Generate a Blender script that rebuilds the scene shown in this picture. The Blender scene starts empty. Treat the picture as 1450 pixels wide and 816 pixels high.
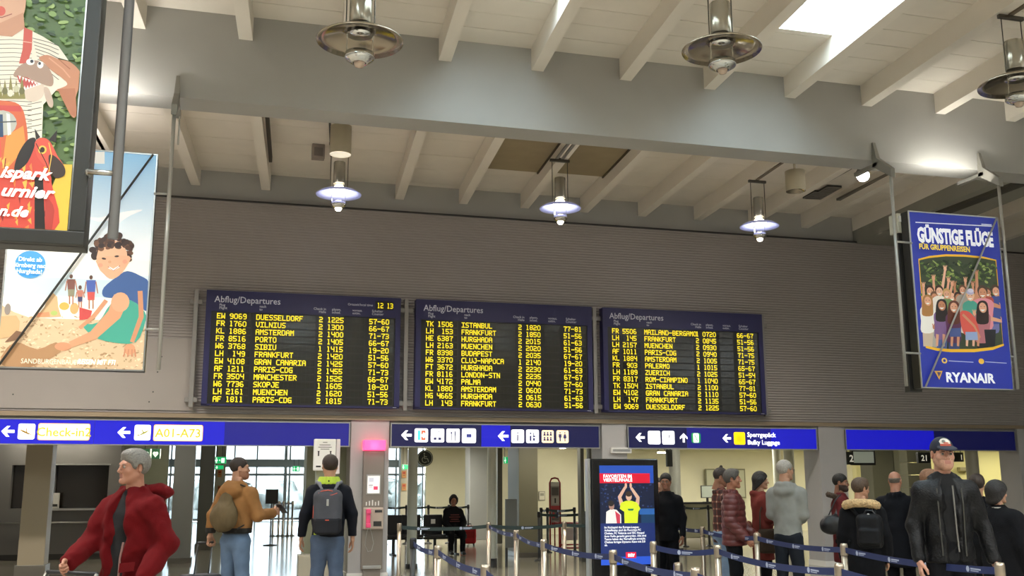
import bpy, bmesh, math, random, time
import numpy as np
from mathutils import Vector, Matrix
T0 = time.time()
random.seed(7)
SC = bpy.context.scene
COL = SC.collection
PI = math.pi

# ---------------------------------------------------------------- camera
# calibrated from the vanishing points of the photograph (1450 x 816)
FPX, CXP, CYP, EYE = 1460.0, 725.0, 408.0, 1.5
_vx = np.array([5375., 262., FPX]); _vx /= np.linalg.norm(_vx)
_vz = np.array([-25., -7623., FPX]); _vz /= np.linalg.norm(_vz)
_vx -= (_vx @ _vz) * _vz; _vx /= np.linalg.norm(_vx)
_vy = np.cross(_vz, _vx)
RW = np.array([_vx, _vy, _vz])           # world = RW @ camera(right, down, forward)
CAMP = np.array([0., 0., EYE])
cam_data = bpy.data.cameras.new('camera')
cam_data.sensor_width = 36.0
cam_data.lens = 36.0 * FPX / 1450.0
cam_data.clip_start = 0.05; cam_data.clip_end = 500
cam = bpy.data.objects.new('camera', cam_data); COL.objects.link(cam)
m = Matrix.Identity(4)
for i in range(3):
    m[i][0] = RW[i, 0]; m[i][1] = -RW[i, 1]; m[i][2] = -RW[i, 2]; m[i][3] = CAMP[i]
cam.matrix_world = m
SC.camera = cam

def ray(px, py): return RW @ np.array([(px - CXP) / FPX, (py - CYP) / FPX, 1.0])
def onY(px, py, Y):
    d = ray(px, py); p = CAMP + d * (Y / d[1]); return float(p[0]), float(p[1]), float(p[2])
def onZ(px, py, Z):
    d = ray(px, py); p = CAMP + d * ((Z - EYE) / d[2]); return float(p[0]), float(p[1]), float(p[2])
def XY(px, Y): return onY(px, 670, Y)[0]
def ZY(px, py, Y): return onY(px, py, Y)[2]

# ---------------------------------------------------------------- world, light, exposure
SC.view_settings.view_transform = 'Standard'
SC.view_settings.look = 'None'
SC.view_settings.gamma = 1.0
SC.view_settings.exposure = 0.0
SC.view_settings.use_curve_mapping = False
world = bpy.data.worlds.new('overcast_sky'); SC.world = world
world.use_nodes = True
bg = world.node_tree.nodes['Background']
bg.inputs[0].default_value = (0.80, 0.90, 1.0, 1)
bg.inputs[1].default_value = 26.0
SC.cycles.use_denoising = True
try:
    SC.cycles.denoiser = 'OPENIMAGEDENOISE'
except Exception: pass
SC.cycles.max_bounces = 7
SC.cycles.diffuse_bounces = 4
SC.cycles.sample_clamp_indirect = 6.0

def area(name, loc, rot, sx, sy, power, color=(1, 1, 1), portal=False):
    l = bpy.data.lights.new(name, 'AREA'); l.shape = 'RECTANGLE'; l.size = sx; l.size_y = sy
    l.energy = power; l.color = color
    if portal: l.cycles.is_portal = True
    o = bpy.data.objects.new(name, l); o.location = loc; o.rotation_euler = rot; COL.objects.link(o); return o
def point(name, loc, power, color, r=0.05):
    l = bpy.data.lights.new(name, 'POINT'); l.energy = power; l.color = color; l.shadow_soft_size = r
    o = bpy.data.objects.new(name, l); o.location = loc; COL.objects.link(o); return o
def spot(name, loc, target, power, color, angle=60, blend=.5, r=.04):
    l = bpy.data.lights.new(name, 'SPOT'); l.energy = power; l.color = color; l.spot_size = math.radians(angle)
    l.spot_blend = blend; l.shadow_soft_size = r
    o = bpy.data.objects.new(name, l); o.location = loc
    o.rotation_euler = (Vector(target) - Vector(loc)).to_track_quat('-Z', 'Y').to_euler(); COL.objects.link(o); return o

# unseen fill spots added to the hall: down for bounce, up onto the ceiling
HALL_FILL = [(x, y) for y in (-4.5, 2.0) for x in (-6.0, -2.5, 1.0, 4.5, 8.0, 11.5, 15.0)] + [(x, 8.6) for x in (-6.0, -2.5)] + [(x, 14.7) for x in (-6.0, -2.3)]
for x, y in HALL_FILL:
    spot('hall_fill_down', (x, y, 5.5), (x, y, 0), (760 if x < 9 else 400), (1, .95, .90), 150, .9, .12)
    spot('hall_fill_up', (x, y, 5.75), (x, y, 9), 85, (1, .95, .90), 165, .9, .25)
# hall dimensions (metres); X along the departures wall, Y into the picture
WALL = 17.5; CEIL = 6.78; RAF = 6.50; BEAM0, BEAM1, BEAMZ = 11.42, 11.82, 5.74
HX0, HX1, HY0 = -9.0, 18.5, -7.0
RSP, RX0, RSK = 1.157, 0.02, 0.075       # rafter spacing, first rafter at the beam, skew
IN_Z = 2.62                              # low ceiling of the check-in zone
# ---------------------------------------------------------------- materials
def lin(c):
    if isinstance(c, str):
        c = c.lstrip('#'); c = tuple(int(c[i:i+2], 16) / 255 for i in (0, 2, 4))
    return tuple(((v / 12.92) if v <= .04045 else ((v + .055) / 1.055) ** 2.4) for v in c[:3])
_M = {}
def mat(name, color='#808080', rough=.6, metal=0., emit=0., ecol=None, noise=0., nscale=8., bump=0., bscale=60., spec=.5, alpha=1., trans=0., coat=0., sheen=0.):
    if name in _M: return _M[name]
    mt = bpy.data.materials.new(name); mt.use_nodes = True; nt = mt.node_tree; b = nt.nodes['Principled BSDF']
    c = lin(color)
    b.inputs['Base Color'].default_value = (*c, 1); b.inputs['Roughness'].default_value = rough
    b.inputs['Metallic'].default_value = metal; b.inputs['Specular IOR Level'].default_value = spec
    if trans: b.inputs['Transmission Weight'].default_value = trans
    if coat: b.inputs['Coat Weight'].default_value = coat
    if sheen: b.inputs['Sheen Weight'].default_value = sheen
    if alpha < 1: b.inputs['Alpha'].default_value = alpha
    if emit:
        b.inputs['Emission Color'].default_value = (*lin(ecol or color), 1); b.inputs['Emission Strength'].default_value = emit
    tc = nt.nodes.new('ShaderNodeTexCoord')
    if noise:
        n = nt.nodes.new('ShaderNodeTexNoise'); n.inputs['Scale'].default_value = nscale; n.inputs['Detail'].default_value = 4
        nt.links.new(tc.outputs['Object'], n.inputs['Vector'])
        r = nt.nodes.new('ShaderNodeMapRange'); r.inputs[1].default_value = .25; r.inputs[2].default_value = .75
        r.inputs[3].default_value = 1 - noise; r.inputs[4].default_value = 1 + noise
        nt.links.new(n.outputs['Fac'], r.inputs[0])
        v = nt.nodes.new('ShaderNodeVectorMath'); v.operation = 'SCALE'; v.inputs[0].default_value = c
        nt.links.new(r.outputs[0], v.inputs['Scale']); nt.links.new(v.outputs[0], b.inputs['Base Color'])
    if bump:
        n = nt.nodes.new('ShaderNodeTexNoise'); n.inputs['Scale'].default_value = bscale; n.inputs['Detail'].default_value = 3
        nt.links.new(tc.outputs['Object'], n.inputs['Vector'])
        bp = nt.nodes.new('ShaderNodeBump'); bp.inputs['Strength'].default_value = bump; bp.inputs['Distance'].default_value = .01
        nt.links.new(n.outputs['Fac'], bp.inputs['Height']); nt.links.new(bp.outputs[0], b.inputs['Normal'])
    _M[name] = mt; return mt
def glass_mat(name, tint='#eef4f4', gloss=.06):
    """thin clear pane: mostly see-through with a sharp reflection"""
    if name in _M: return _M[name]
    mt = bpy.data.materials.new(name); mt.use_nodes = True; nt = mt.node_tree; nt.nodes.remove(nt.nodes['Principled BSDF'])
    t = nt.nodes.new('ShaderNodeBsdfTransparent'); t.inputs[0].default_value = (*lin(tint), 1); g_ = nt.nodes.new('ShaderNodeBsdfGlossy'); g_.inputs['Roughness'].default_value = .02
    mx = nt.nodes.new('ShaderNodeMixShader'); mx.inputs[0].default_value = .05; nt.links.new(t.outputs[0], mx.inputs[1]); nt.links.new(g_.outputs[0], mx.inputs[2])
    nt.links.new(mx.outputs[0], nt.nodes['Material Output'].inputs['Surface']); _M[name] = mt; return mt
def print_mat(name, emit, rough=.4, sat=1., val=1.):
    """flat print: colours come from the 'ink' attribute of its own faces"""
    if name in _M: return _M[name]
    mt = bpy.data.materials.new(name); mt.use_nodes = True; nt = mt.node_tree; b = nt.nodes['Principled BSDF']
    a = nt.nodes.new('ShaderNodeAttribute'); a.attribute_name = 'ink'
    hs = nt.nodes.new('ShaderNodeHueSaturation'); hs.inputs['Saturation'].default_value = sat; hs.inputs['Value'].default_value = val; nt.links.new(a.outputs['Color'], hs.inputs['Color'])
    nt.links.new(hs.outputs[0], b.inputs['Base Color']); b.inputs['Roughness'].default_value = rough
    if emit:
        nt.links.new(hs.outputs[0], b.inputs['Emission Color']); b.inputs['Emission Strength'].default_value = emit
    _M[name] = mt; return mt

# ---------------------------------------------------------------- object helpers
def tag(o, label=None, cat=None, group=None, kind=None):
    if label: o['label'] = label
    if cat: o['category'] = cat
    if group: o['group'] = group
    if kind: o['kind'] = kind
    return o
def empty(name, loc=(0, 0, 0), rz=0., label=None, cat=None, group=None):
    o = bpy.data.objects.new(name, None); o.empty_display_size = .2; COL.objects.link(o)
    o.location = loc; o.rotation_euler = (0, 0, rz); return tag(o, label, cat, group)
def link(name, me, mats, parent=None, smooth=False):
    for mm in (mats if isinstance(mats, (list, tuple)) else [mats]): me.materials.append(mm)
    o = bpy.data.objects.new(name, me); COL.objects.link(o)
    if parent: o.parent = parent
    if smooth: me.shade_smooth()
    return o
def copy_tree(o, parent=None):
    c = o.copy(); COL.objects.link(c); c.parent = parent
    for ch in list(o.children): copy_tree(ch, c)
    return c
class MB:
    """collects boxes, tubes and lathes into one mesh"""
    def __init__(s): s.v = []; s.f = []; s.mi = []; s.cur = 0; s.sm = []
    def add(s, v, f, smooth=False):
        n = len(s.v); s.v += [tuple(p) for p in v]; s.f += [tuple(i + n for i in q) for q in f]; s.mi += [s.cur] * len(f); s.sm += [smooth] * len(f)
    def m(s, i): s.cur = i; return s
    def box(s, x0, x1, y0, y1, z0, z1, skew=0., yref=0.):
        v = [(x + skew * (y - yref), y, z) for z in (z0, z1) for y in (y0, y1) for x in (x0, x1)]
        s.add(v, [(0, 2, 3, 1), (4, 5, 7, 6), (0, 1, 5, 4), (2, 6, 7, 3), (0, 4, 6, 2), (1, 3, 7, 5)]); return s
    def bbox(s, x0, x1, y0, y1, z0, z1, b=.01):
        """bevelled box (edges cut on all 12 edges)"""
        bm = bmesh.new(); bmesh.ops.create_cube(bm, size=1)
        bmesh.ops.scale(bm, vec=(x1 - x0, y1 - y0, z1 - z0), verts=bm.verts)
        bmesh.ops.bevel(bm, geom=bm.edges[:], offset=b, segments=2, profile=.6, affect='EDGES')
        bmesh.ops.translate(bm, vec=((x0 + x1) / 2, (y0 + y1) / 2, (z0 + z1) / 2), verts=bm.verts)
        bm.verts.ensure_lookup_table()
        s.add([v.co[:] for v in bm.verts], [[v.index for v in f.verts] for f in bm.faces]); bm.free(); return s
    def tube(s, pts, r, n=10, cap=True):
        pts = [Vector(p) for p in pts]; rs = r if isinstance(r, (list, tuple)) else [r] * len(pts)
        vs = []; fs = []; ref = None
        for i, p in enumerate(pts):
            t = (pts[min(i + 1, len(pts) - 1)] - pts[max(i - 1, 0)]).normalized()
            if ref is None: ref = Vector((0, 0, 1)) if abs(t.z) < .9 else Vector((1, 0, 0))
            u = t.cross(ref).normalized(); w = u.cross(t).normalized(); ref = w
            for k in range(n):
                a = 2 * PI * k / n; vs.append(p + (u * math.cos(a) + w * math.sin(a)) * rs[i])
        for i in range(len(pts) - 1):
            for k in range(n):
                a = i * n + k; b = i * n + (k + 1) % n; fs.append((a, b, b + n, a + n))
        if cap: fs.append(tuple(range(n))[::-1]); fs.append(tuple(range(len(vs) - n, len(vs))))
        s.add(vs, fs, n >= 8); return s
    def lathe(s, prof, c=(0, 0, 0), n=24):
        vs = [(c[0] + r * math.cos(2 * PI * k / n), c[1] + r * math.sin(2 * PI * k / n), c[2] + z) for r, z in prof for k in range(n)]
        fs = [(i * n + k, i * n + (k + 1) % n, (i + 1) * n + (k + 1) % n, (i + 1) * n + k) for i in range(len(prof) - 1) for k in range(n)]
        s.add(vs, fs, True); return s
    def prism(s, pts, y0, y1):
        """outline in x,z given thickness in y"""
        n = len(pts); v = [(x, y0, z) for x, z in pts] + [(x, y1, z) for x, z in pts]
        s.add(v, [tuple(range(n)), tuple(range(2 * n - 1, n - 1, -1))] + [(i, i + n, (i + 1) % n + n, (i + 1) % n) for i in range(n)]); return s
    def build(s, name, mats, parent=None):
        me = bpy.data.meshes.new(name); me.from_pydata(s.v, [], s.f)
        me.polygons.foreach_set('material_index', s.mi); me.polygons.foreach_set('use_smooth', s.sm)
        bm = bmesh.new(); bm.from_mesh(me); bmesh.ops.recalc_face_normals(bm, faces=bm.faces); bm.to_mesh(me); bm.free()
        me.update(); return link(name, me, mats, parent)

class Art:
    """flat print in board coordinates: u right, v up, in metres; drawn on the plane y = 0 facing -Y.
    Later shapes lie a hair in front of earlier ones."""
    def __init__(s, w, h): s.w = w; s.h = h; s.v = []; s.f = []; s.c = []; s.k = 0; s.clip = (0, w, 0, h)
    def poly(s, pts, col):
        x0, x1, y0, y1 = s.clip
        # clip against the rectangle (Sutherland-Hodgman)
        for ax, lim, sg in ((0, x0, 1), (0, x1, -1), (1, y0, 1), (1, y1, -1)):
            out = []
            for i in range(len(pts)):
                a = pts[i - 1]; b = pts[i]; ia = (a[ax] - lim) * sg >= 0; ib = (b[ax] - lim) * sg >= 0
                if ia != ib:
                    t = (lim - a[ax]) / (b[ax] - a[ax]); out.append((a[0] + t * (b[0] - a[0]), a[1] + t * (b[1] - a[1])))
                if ib: out.append(b)
            pts = out
            if len(pts) < 3: return s
        s.k += 1; y = -0.000014 * s.k; n = len(s.v)
        s.v += [(p[0], y, p[1]) for p in pts]; s.f.append(tuple(range(n, n + len(pts)))); s.c.append((*lin(col), 1) if isinstance(col, str) else (*col, 1)); return s
    def P(s, pts, col): return s.poly([(u * s.w, (1 - v) * s.h) for u, v in pts], col)      # normalised, v down
    def R(s, u0, v0, u1, v1, col): return s.P([(u0, v0), (u1, v0), (u1, v1), (u0, v1)], col)
    def E(s, u, v, ru, rv, col, rot=0, n=18, a0=0, a1=360):
        pts = []; rot = math.radians(rot)
        for k in range(n + (0 if a1 - a0 == 360 else 1)):
            a = math.radians(a0 + (a1 - a0) * k / n); x = ru * s.w * math.cos(a); y = rv * s.h * math.sin(a)
            pts.append((u * s.w + x * math.cos(rot) - y * math.sin(rot), (1 - v) * s.h + x * math.sin(rot) + y * math.cos(rot)))
        return s.poly(pts, col)
    def RR(s, u0, v0, u1, v1, r, col):
        """rounded rectangle, r in metres"""
        x0, x1, y0, y1 = u0 * s.w, u1 * s.w, (1 - v1) * s.h, (1 - v0) * s.h; pts = []
        for cx, cy, a in ((x1 - r, y1 - r, 0), (x0 + r, y1 - r, 90), (x0 + r, y0 + r, 180), (x1 - r, y0 + r, 270)):
            for k in range(5): t = math.radians(a + 22.5 * k); pts.append((cx + r * math.cos(t), cy + r * math.sin(t)))
        return s.poly(pts, col)
    def L(s, pts, wd, col):
        """stroked polyline; wd in metres or list"""
        q = [(u * s.w, (1 - v) * s.h) for u, v in pts]; ws = wd if isinstance(wd, (list, tuple)) else [wd] * len(q)
        lft = []; rgt = []
        for i, p in enumerate(q):
            a = q[max(i - 1, 0)]; b = q[min(i + 1, len(q) - 1)]; dx, dy = b[0] - a[0], b[1] - a[1]; l = math.hypot(dx, dy) or 1
            nx, ny = -dy / l * ws[i] / 2, dx / l * ws[i] / 2; lft.append((p[0] + nx, p[1] + ny)); rgt.append((p[0] - nx, p[1] - ny))
        for i in range(len(q) - 1): s.poly([lft[i], lft[i + 1], rgt[i + 1], rgt[i]], col)
        return s
    def build(s, name, material, parent, loc):
        me = bpy.data.meshes.new(name); me.from_pydata(s.v, [], s.f)
        at = me.attributes.new('ink', 'FLOAT_COLOR', 'FACE'); at.data.foreach_set('color', [x for c in s.c for x in c])
        o = link(name, me, material, parent); o.location = loc; return o

def text(name, body, size, material, parent, loc, align='LEFT', bold=0., shear=0., wscale=1., spacing=1., rot=(PI / 2, 0, 0), line=1.):
    c = bpy.data.curves.new(name, 'FONT'); c.body = body; c.size = size; c.align_x = align; c.offset = bold * size
    c.shear = shear; c.space_character = spacing; c.space_line = line; c.resolution_u = 2
    c.extrude = 0.
    t = bpy.data.objects.new(name, c)
    COL.objects.link(t)
    dg = bpy.context.evaluated_depsgraph_get()
    me = bpy.data.meshes.new_from_object(t.evaluated_get(dg)); bpy.data.objects.remove(t); bpy.data.curves.remove(c)
    me.materials.clear()
    if wscale != 1: me.transform(Matrix.Diagonal((wscale, 1, 1, 1)))
    o = link(name, me, material, parent); o.location = loc; o.rotation_euler = rot; return o
# ---------------------------------------------------------------- materials of the hall
m_ceil = mat('cream_painted_boards', '#ddd5c9', .7, noise=.035, nscale=3, bump=.05)
m_raf = mat('cream_painted_rafter', '#dfd7cb', .6, noise=.03, nscale=2)
m_beam = mat('grey_painted_concrete', '#a09e99', .6, noise=.05, nscale=1.3, bump=.06, bscale=90)
m_clad = mat('grey_corrugated_metal', '#9c9590', .42, noise=.03, nscale=1.0, spec=.4)
m_clad_plain = mat('grey_smooth_panel', '#958d86', .5, noise=.03, nscale=2)
m_col = mat('light_grey_column_paint', '#b0adab', .5, noise=.03, nscale=3)
m_alu = mat('brushed_aluminium', '#b9b9b6', .32, .9)
m_steel = mat('satin_steel', '#b5b2ab', .28, 1.)
m_chrome = mat('chrome', '#d8d8d6', .12, 1.)
m_darkm = mat('dark_grey_metal', '#3c3b39', .45, .3)
m_black = mat('black_plastic', '#17171a', .5)
m_white = mat('white_plastic', '#e4e2dc', .5)
m_int = mat('pale_yellow_wall', '#cdc9ab', .6, noise=.03, nscale=2)
m_int2 = mat('pale_green_wall', '#9b9d84', .55, noise=.03, nscale=2)
m_icol = mat('grey_pillar', '#90918c', .5, noise=.03, nscale=2)
m_icol_d = mat('dark_grey_pillar', '#5f5f57', .5, noise=.03, nscale=2)
m_icol_w = mat('white_round_pillar', '#c5c6b8', .4)
m_iceil = mat('white_low_ceiling', '#b5b3a0', .7)

def floor_mat():
    mt = bpy.data.materials.new('polished_terrazzo'); mt.use_nodes = True; nt = mt.node_tree; b = nt.nodes['Principled BSDF']
    tc = nt.nodes.new('ShaderNodeTexCoord'); n = nt.nodes.new('ShaderNodeTexNoise'); n.inputs['Scale'].default_value = 30; n.inputs['Detail'].default_value = 6
    r = nt.nodes.new('ShaderNodeValToRGB'); r.color_ramp.elements[0].color = (*lin('#8f897b'), 1); r.color_ramp.elements[1].color = (*lin('#b0a998'), 1)
    r.color_ramp.elements[0].position = .35; r.color_ramp.elements[1].position = .65
    nt.links.new(tc.outputs['Object'], n.inputs['Vector']); nt.links.new(n.outputs['Fac'], r.inputs[0])
    br = nt.nodes.new('ShaderNodeTexBrick'); br.offset = 0; br.inputs['Scale'].default_value = 1; br.inputs['Brick Width'].default_value = .6
    br.inputs['Row Height'].default_value = .6; br.inputs['Mortar Size'].default_value = .004
    br.inputs['Mortar'].default_value = (.7, .7, .7, 1); br.inputs['Color1'].default_value = (1, 1, 1, 1); br.inputs['Color2'].default_value = (.96, .96, .96, 1)
    nt.links.new(tc.outputs['Object'], br.inputs['Vector'])
    mx = nt.nodes.new('ShaderNodeMix'); mx.data_type = 'RGBA'; mx.blend_type = 'MULTIPLY'; mx.inputs[0].default_value = 1
    nt.links.new(r.outputs[0], mx.inputs[6]); nt.links.new(br.outputs['Color'], mx.inputs[7]); nt.links.new(mx.outputs[2], b.inputs['Base Color'])
    b.inputs['Roughness'].default_value = .13; b.inputs['Specular IOR Level'].default_value = .7
    return mt
m_floor = floor_mat()

FAR = 48.0      # glazed front of the building, deep behind the check-in zone
fl = MB().box(HX0, 40, HY0, FAR + .3, -.2, 0).build('floor', m_floor); tag(fl, kind='structure')
pav = MB().box(-40, 60, FAR + .3, 120, -.25, -.05).build('trim_1', mat('outdoor_paving', '#8d8f90', .8)); tag(pav, kind='structure')

# ---------------------------------------------------------------- ceiling: boards, rafters, main beams
ceil = bpy.data.objects.new('ceiling', None); COL.objects.link(ceil); tag(ceil, kind='structure')
def rx(k, y): return RX0 + RSP * k + RSK * (y - BEAM0)
K0, K1 = -10, 16
# skylights: (bay, y0, y1)
SKY = [(5, 7.6, 10.10), (2, 6.0, 9.95), (-1, 3.5, 6.5), (8, 3.5, 6.5), (2, -2.5, 1.0), (5, -2.5, 1.0), (8, -2.5, 1), (-1, -2.5, 1), (-5, 3.5, 7.5), (11, 3.5, 6.5)]
def skyrects(k): return [(a, b) for kk, a, b in SKY if kk == k]
def panel_mesh(x0, x1, y0, y1, dz=0.):
    g = .005; xm0 = rx(0, y0); mb = MB()
    # a board with a shadow gap around its lower face
    mb.box(x0, x1, y0, y1, CEIL + .02, CEIL + .05, RSK, y0)
    mb.box(x0 + g, x1 - g, y0 + g, y1 - g, CEIL + dz, CEIL + .02, RSK, y0)
    return mb
rng = random.Random(3)
rest = MB()
for k in range(K0, K1):
    ys = []
    y = BEAM0 - .405
    segs = []
    yy = BEAM0
    while yy > HY0:
        segs.append((max(yy - .405, HY0), yy)); yy -= .405
    yy = BEAM1
    while yy < WALL + .3: segs.append((yy, min(yy + .80, WALL + .4))); yy += .80
    for a, b in segs:
        parts = [(a, b)]
        for s0, s1 in skyrects(k):
            np_ = []
            for p, q in parts:
                if q <= s0 or p >= s1: np_.append((p, q)); continue
                if p < s0: np_.append((p, s0))
                if q > s1: np_.append((s1, q))
            parts = np_
        for p, q in parts:
            if q - p < .02: continue
            x0 = rx(k, p) + .06; x1 = rx(k + 1, p) - .06
            vis = (-3 <= k <= 11) and (p > 7.6)
            if vis and q - p > .1:
                o = panel_mesh(x0, x1, p, q, rng.uniform(0, .003)).build('ceiling_panel', m_ceil, ceil)
            else: rest.box(x0, x1, p, q, CEIL, CEIL + .05, RSK, p)
o = rest.build('ceiling_boards', m_ceil, ceil); tag(o, kind='stuff')
for k in range(K0, K1 + 1):
    for (a, b) in ((HY0, BEAM0), (BEAM1, WALL + .1)):
        x = rx(k, a)
        o = MB().box(x - .077, x + .077, a, b, RAF, CEIL + .06, RSK, a).build('rafter', m_raf, ceil)
# skylight upstands and glazing bars
m_well = mat('white_skylight_upstand', '#e8e6e0', .6)
m_bar = mat('grey_glazing_bar', '#9a9c9c', .4, .5)
for n, (k, a, b) in enumerate(SKY):
    x0 = rx(k, a) + .077; x1 = rx(k + 1, a) - .077
    e = empty('window_%d' % (n + 1)); tag(e, kind='structure')
    mb = MB()
    mb.box(x0 - .04, x0, a, b, CEIL + .05, CEIL + .35, RSK, a); mb.box(x1, x1 + .04, a, b, CEIL + .05, CEIL + .35, RSK, a)
    mb.box(x0, x1, a - .04, a, CEIL + .05, CEIL + .35, RSK, a); mb.box(x0, x1, b, b + .04, CEIL + .05, CEIL + .35, RSK, a)
    mb.build('upstand', m_well, e)
    mb = MB(); mb.box(x0 + .74 * (x1 - x0), x0 + .74 * (x1 - x0) + .02, a, b, CEIL + .3, CEIL + .34, RSK, a)
    mb.box(x0, x1, (a + b) / 2 - .015, (a + b) / 2 + .015, CEIL + .3, CEIL + .34, RSK, a); mb.build('glazing_bar', m_bar, e)
    MB().box(x0, x1, a, b, CEIL + .32, CEIL + .325, RSK, a).build('pane', glass_mat('clear_pane'), e)
    area('skylight_portal', ((x0 + x1) / 2 + RSK * (b - a) / 2, (a + b) / 2, CEIL + .36), (0, 0, 0), x1 - x0 + .2, b - a, 1, portal=True)
# roof deck above the boards (keeps daylight to the skylights)
# main beams
def beam(y0, y1, zb, name='main_beam'):
    b = .03
    mb = MB(); mb.prism([(0, 0)] * 0 or [(HX0, zb), (HX1, zb), (HX1, CEIL + .3), (HX0, CEIL + .3)], y0, y1)
    return mb.build(name, m_beam, ceil)
beam(BEAM0, BEAM1, BEAMZ)
# cross beam at right and the haunch where it meets the main beam
xb = 11.55
o = MB().box(xb, xb + 1.0, BEAM1, WALL + .1, 6.22, CEIL + .2, RSK, BEAM1).build('cross_beam', mat('grey_cross_beam', '#8f8d82', .6, noise=.04, nscale=1.5), ceil)
hb = MB(); hb.add([(xb - .7, BEAM1 - .003, BEAMZ), (xb + .9, BEAM1 - .003, BEAMZ), (xb + .9, BEAM1 + .9, 6.22), (xb, BEAM1 + .9, 6.22), (xb - .7, BEAM1 - .003, 6.4), (xb + .9, BEAM1, 6.6), (xb + .9, BEAM1 + .9, 6.6), (xb, BEAM1 + .9, 6.6)],
       [(0, 1, 2, 3), (4, 7, 6, 5), (0, 3, 7, 4), (1, 5, 6, 2), (2, 6, 7, 3), (0, 4, 5, 1)])
hb.build('haunch', m_beam, ceil)

# ---------------------------------------------------------------- departures wall (corrugated) with its openings
wall = bpy.data.objects.new('wall_back', None); COL.objects.link(wall); tag(wall, kind='structure')
# concrete band above the cladding
MB().box(HX0, HX1, WALL + .12, WALL + .4, 6.15, CEIL + .1).build('concrete_band', m_beam, wall)
MB().box(HX0, HX1, WALL - .03, WALL + .14, 6.235, 6.262).build('cladding_cap', m_darkm, wall)
# corrugated sheets: real ribs, one object per sheet
def corr(x0, x1, z0, z1, y, material, pitch=.0475, d=.017):
    n = int(round((z1 - z0) / pitch)); v = []; f = []
    for i in range(n):
        z = z0 + i * (z1 - z0) / n; h = (z1 - z0) / n
        for (dz, dy) in ((0, 0), (.12 * h, d), (.42 * h, d), (.54 * h, 0)):
            v += [(x0, y - dy, z + dz), (x1, y - dy, z + dz)]
    v += [(x0, y, z1), (x1, y, z1)]
    for i in range(len(v) // 2 - 1): f.append((2 * i, 2 * i + 1, 2 * i + 3, 2 * i + 2))
    mb = MB(); mb.add(v, f); return mb
xs = [HX0, -5.6, -1.9, 1.55, 5.0, 8.45, 11.9, 15.4, HX1]
for i in range(len(xs) - 1):
    z0 = 2.66
    corr(xs[i] + .004, xs[i + 1] - .004, z0, 6.24, WALL, m_clad).build('cladding_sheet', m_clad, wall)
MB().box(HX0, HX1, WALL + .001, WALL + .12, 2.6, 6.25).build('cladding_backing', m_clad, wall)
# smooth lower panel at the left end
o = MB(); o.box(-5.6, -.50, WALL - .03, WALL - .012, 2.70, 3.86); o.build('smooth_panel', m_clad_plain, wall)
for x, z in ((-1.05, 3.55), (-1.1, 3.3), (-1.15, 2.98), (-1.2, 2.82), (-3.2, 3.55), (-3.2, 2.9)): MB().box(x, x + .02, WALL - .034, WALL - .029, z, z + .02).build('panel_screw', m_darkm, wall)
o = MB(); o.box(HX0, HX1, WALL - .05, WALL + .1, 2.585, 2.61); o.box(HX0, HX1, WALL - .03, WALL + .1, 2.61, 2.655); o.build('ledge', mat('warm_grey_ledge', '#9b8a72', .4, .3), wall)
# header boxes between the openings, soffit of the openings
MB().box(HX0, HX1, WALL + .02, WALL + .55, 2.53, 2.6).build('lintel', m_beam, wall)
MB().box(HX0, HX1, WALL + .16, WALL + .55, 2.16, 2.54).build('lintel_core', m_col, wall)
cols = [(-7.2, -6.5), (2.03, 2.68), (6.49, 6.97), (10.86, 11.43), (15.38, 16.0)]
for a, b in cols:
    mb = MB(); mb.bbox(a, b, WALL - .02, WALL + .55, 0.0, 2.59, .012); c = mb.build('column', m_col, wall)
    mb = MB(); mb.box(a - .012, b + .012, WALL - .034, WALL + .56, 0, .10); mb.build('skirting', m_white, c)
# side and rear walls of the hall
o = MB().box(HX0 - .3, HX0, HY0, FAR, 0, 9).build('wall_left', m_beam); tag(o, kind='structure')
o = MB().box(HX1, HX1 + .3, HY0, WALL + .5, 0, 9).build('wall_right', m_beam); tag(o, kind='structure')
o = MB().box(HX0, HX1, HY0 - .3, HY0, 0, 7.2).build('wall_front', m_beam); tag(o, kind='structure')
# area('rear_window_portal', (4, HY0 - .35, 1.6), (PI / 2, 0, 0), 22, 1.4, 1, portal=True)
# ---------------------------------------------------------------- check-in zone behind the openings
IX0, IX1 = -14.0, 40.0
m_iwhite = mat('white_screen_wall', '#c9c9bd', .5)
lc = bpy.data.objects.new('ceiling_low', None); lc.name = 'trim_2'; COL.objects.link(lc); tag(lc, kind='structure')
MB().box(IX0, 4.6, WALL + .5, 24.2, IN_Z, 3.1).build('low_ceiling', m_iceil, lc)
MB().box(4.6, IX1, WALL + .5, 31.6, IN_Z, 3.1).build('low_ceiling', m_iceil, lc)
MB().box(IX0, IX1, WALL + .4, FAR, 6.3, 6.5).build('high_ceiling', m_iceil, lc)
MB().box(IX0, IX1, 24.2, 24.4, 3.1, 6.4).build('bulkhead', m_iwhite, lc)
o = MB().box(IX0 - .2, IX0, WALL, FAR, 0, 6.4).build('wall_side', m_int); tag(o, kind='structure'); o.name = 'wall_left_inner'
o = MB().box(IX1, IX1 + .2, WALL, FAR, 0, 6.4).box(HX1, IX1, WALL + .1, WALL + .3, 0, 6.4).build('wall_right_inner', m_int); tag(o, kind='structure')
def xat(px, Y, py=700): return onY(px, py, Y)[0]
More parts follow.
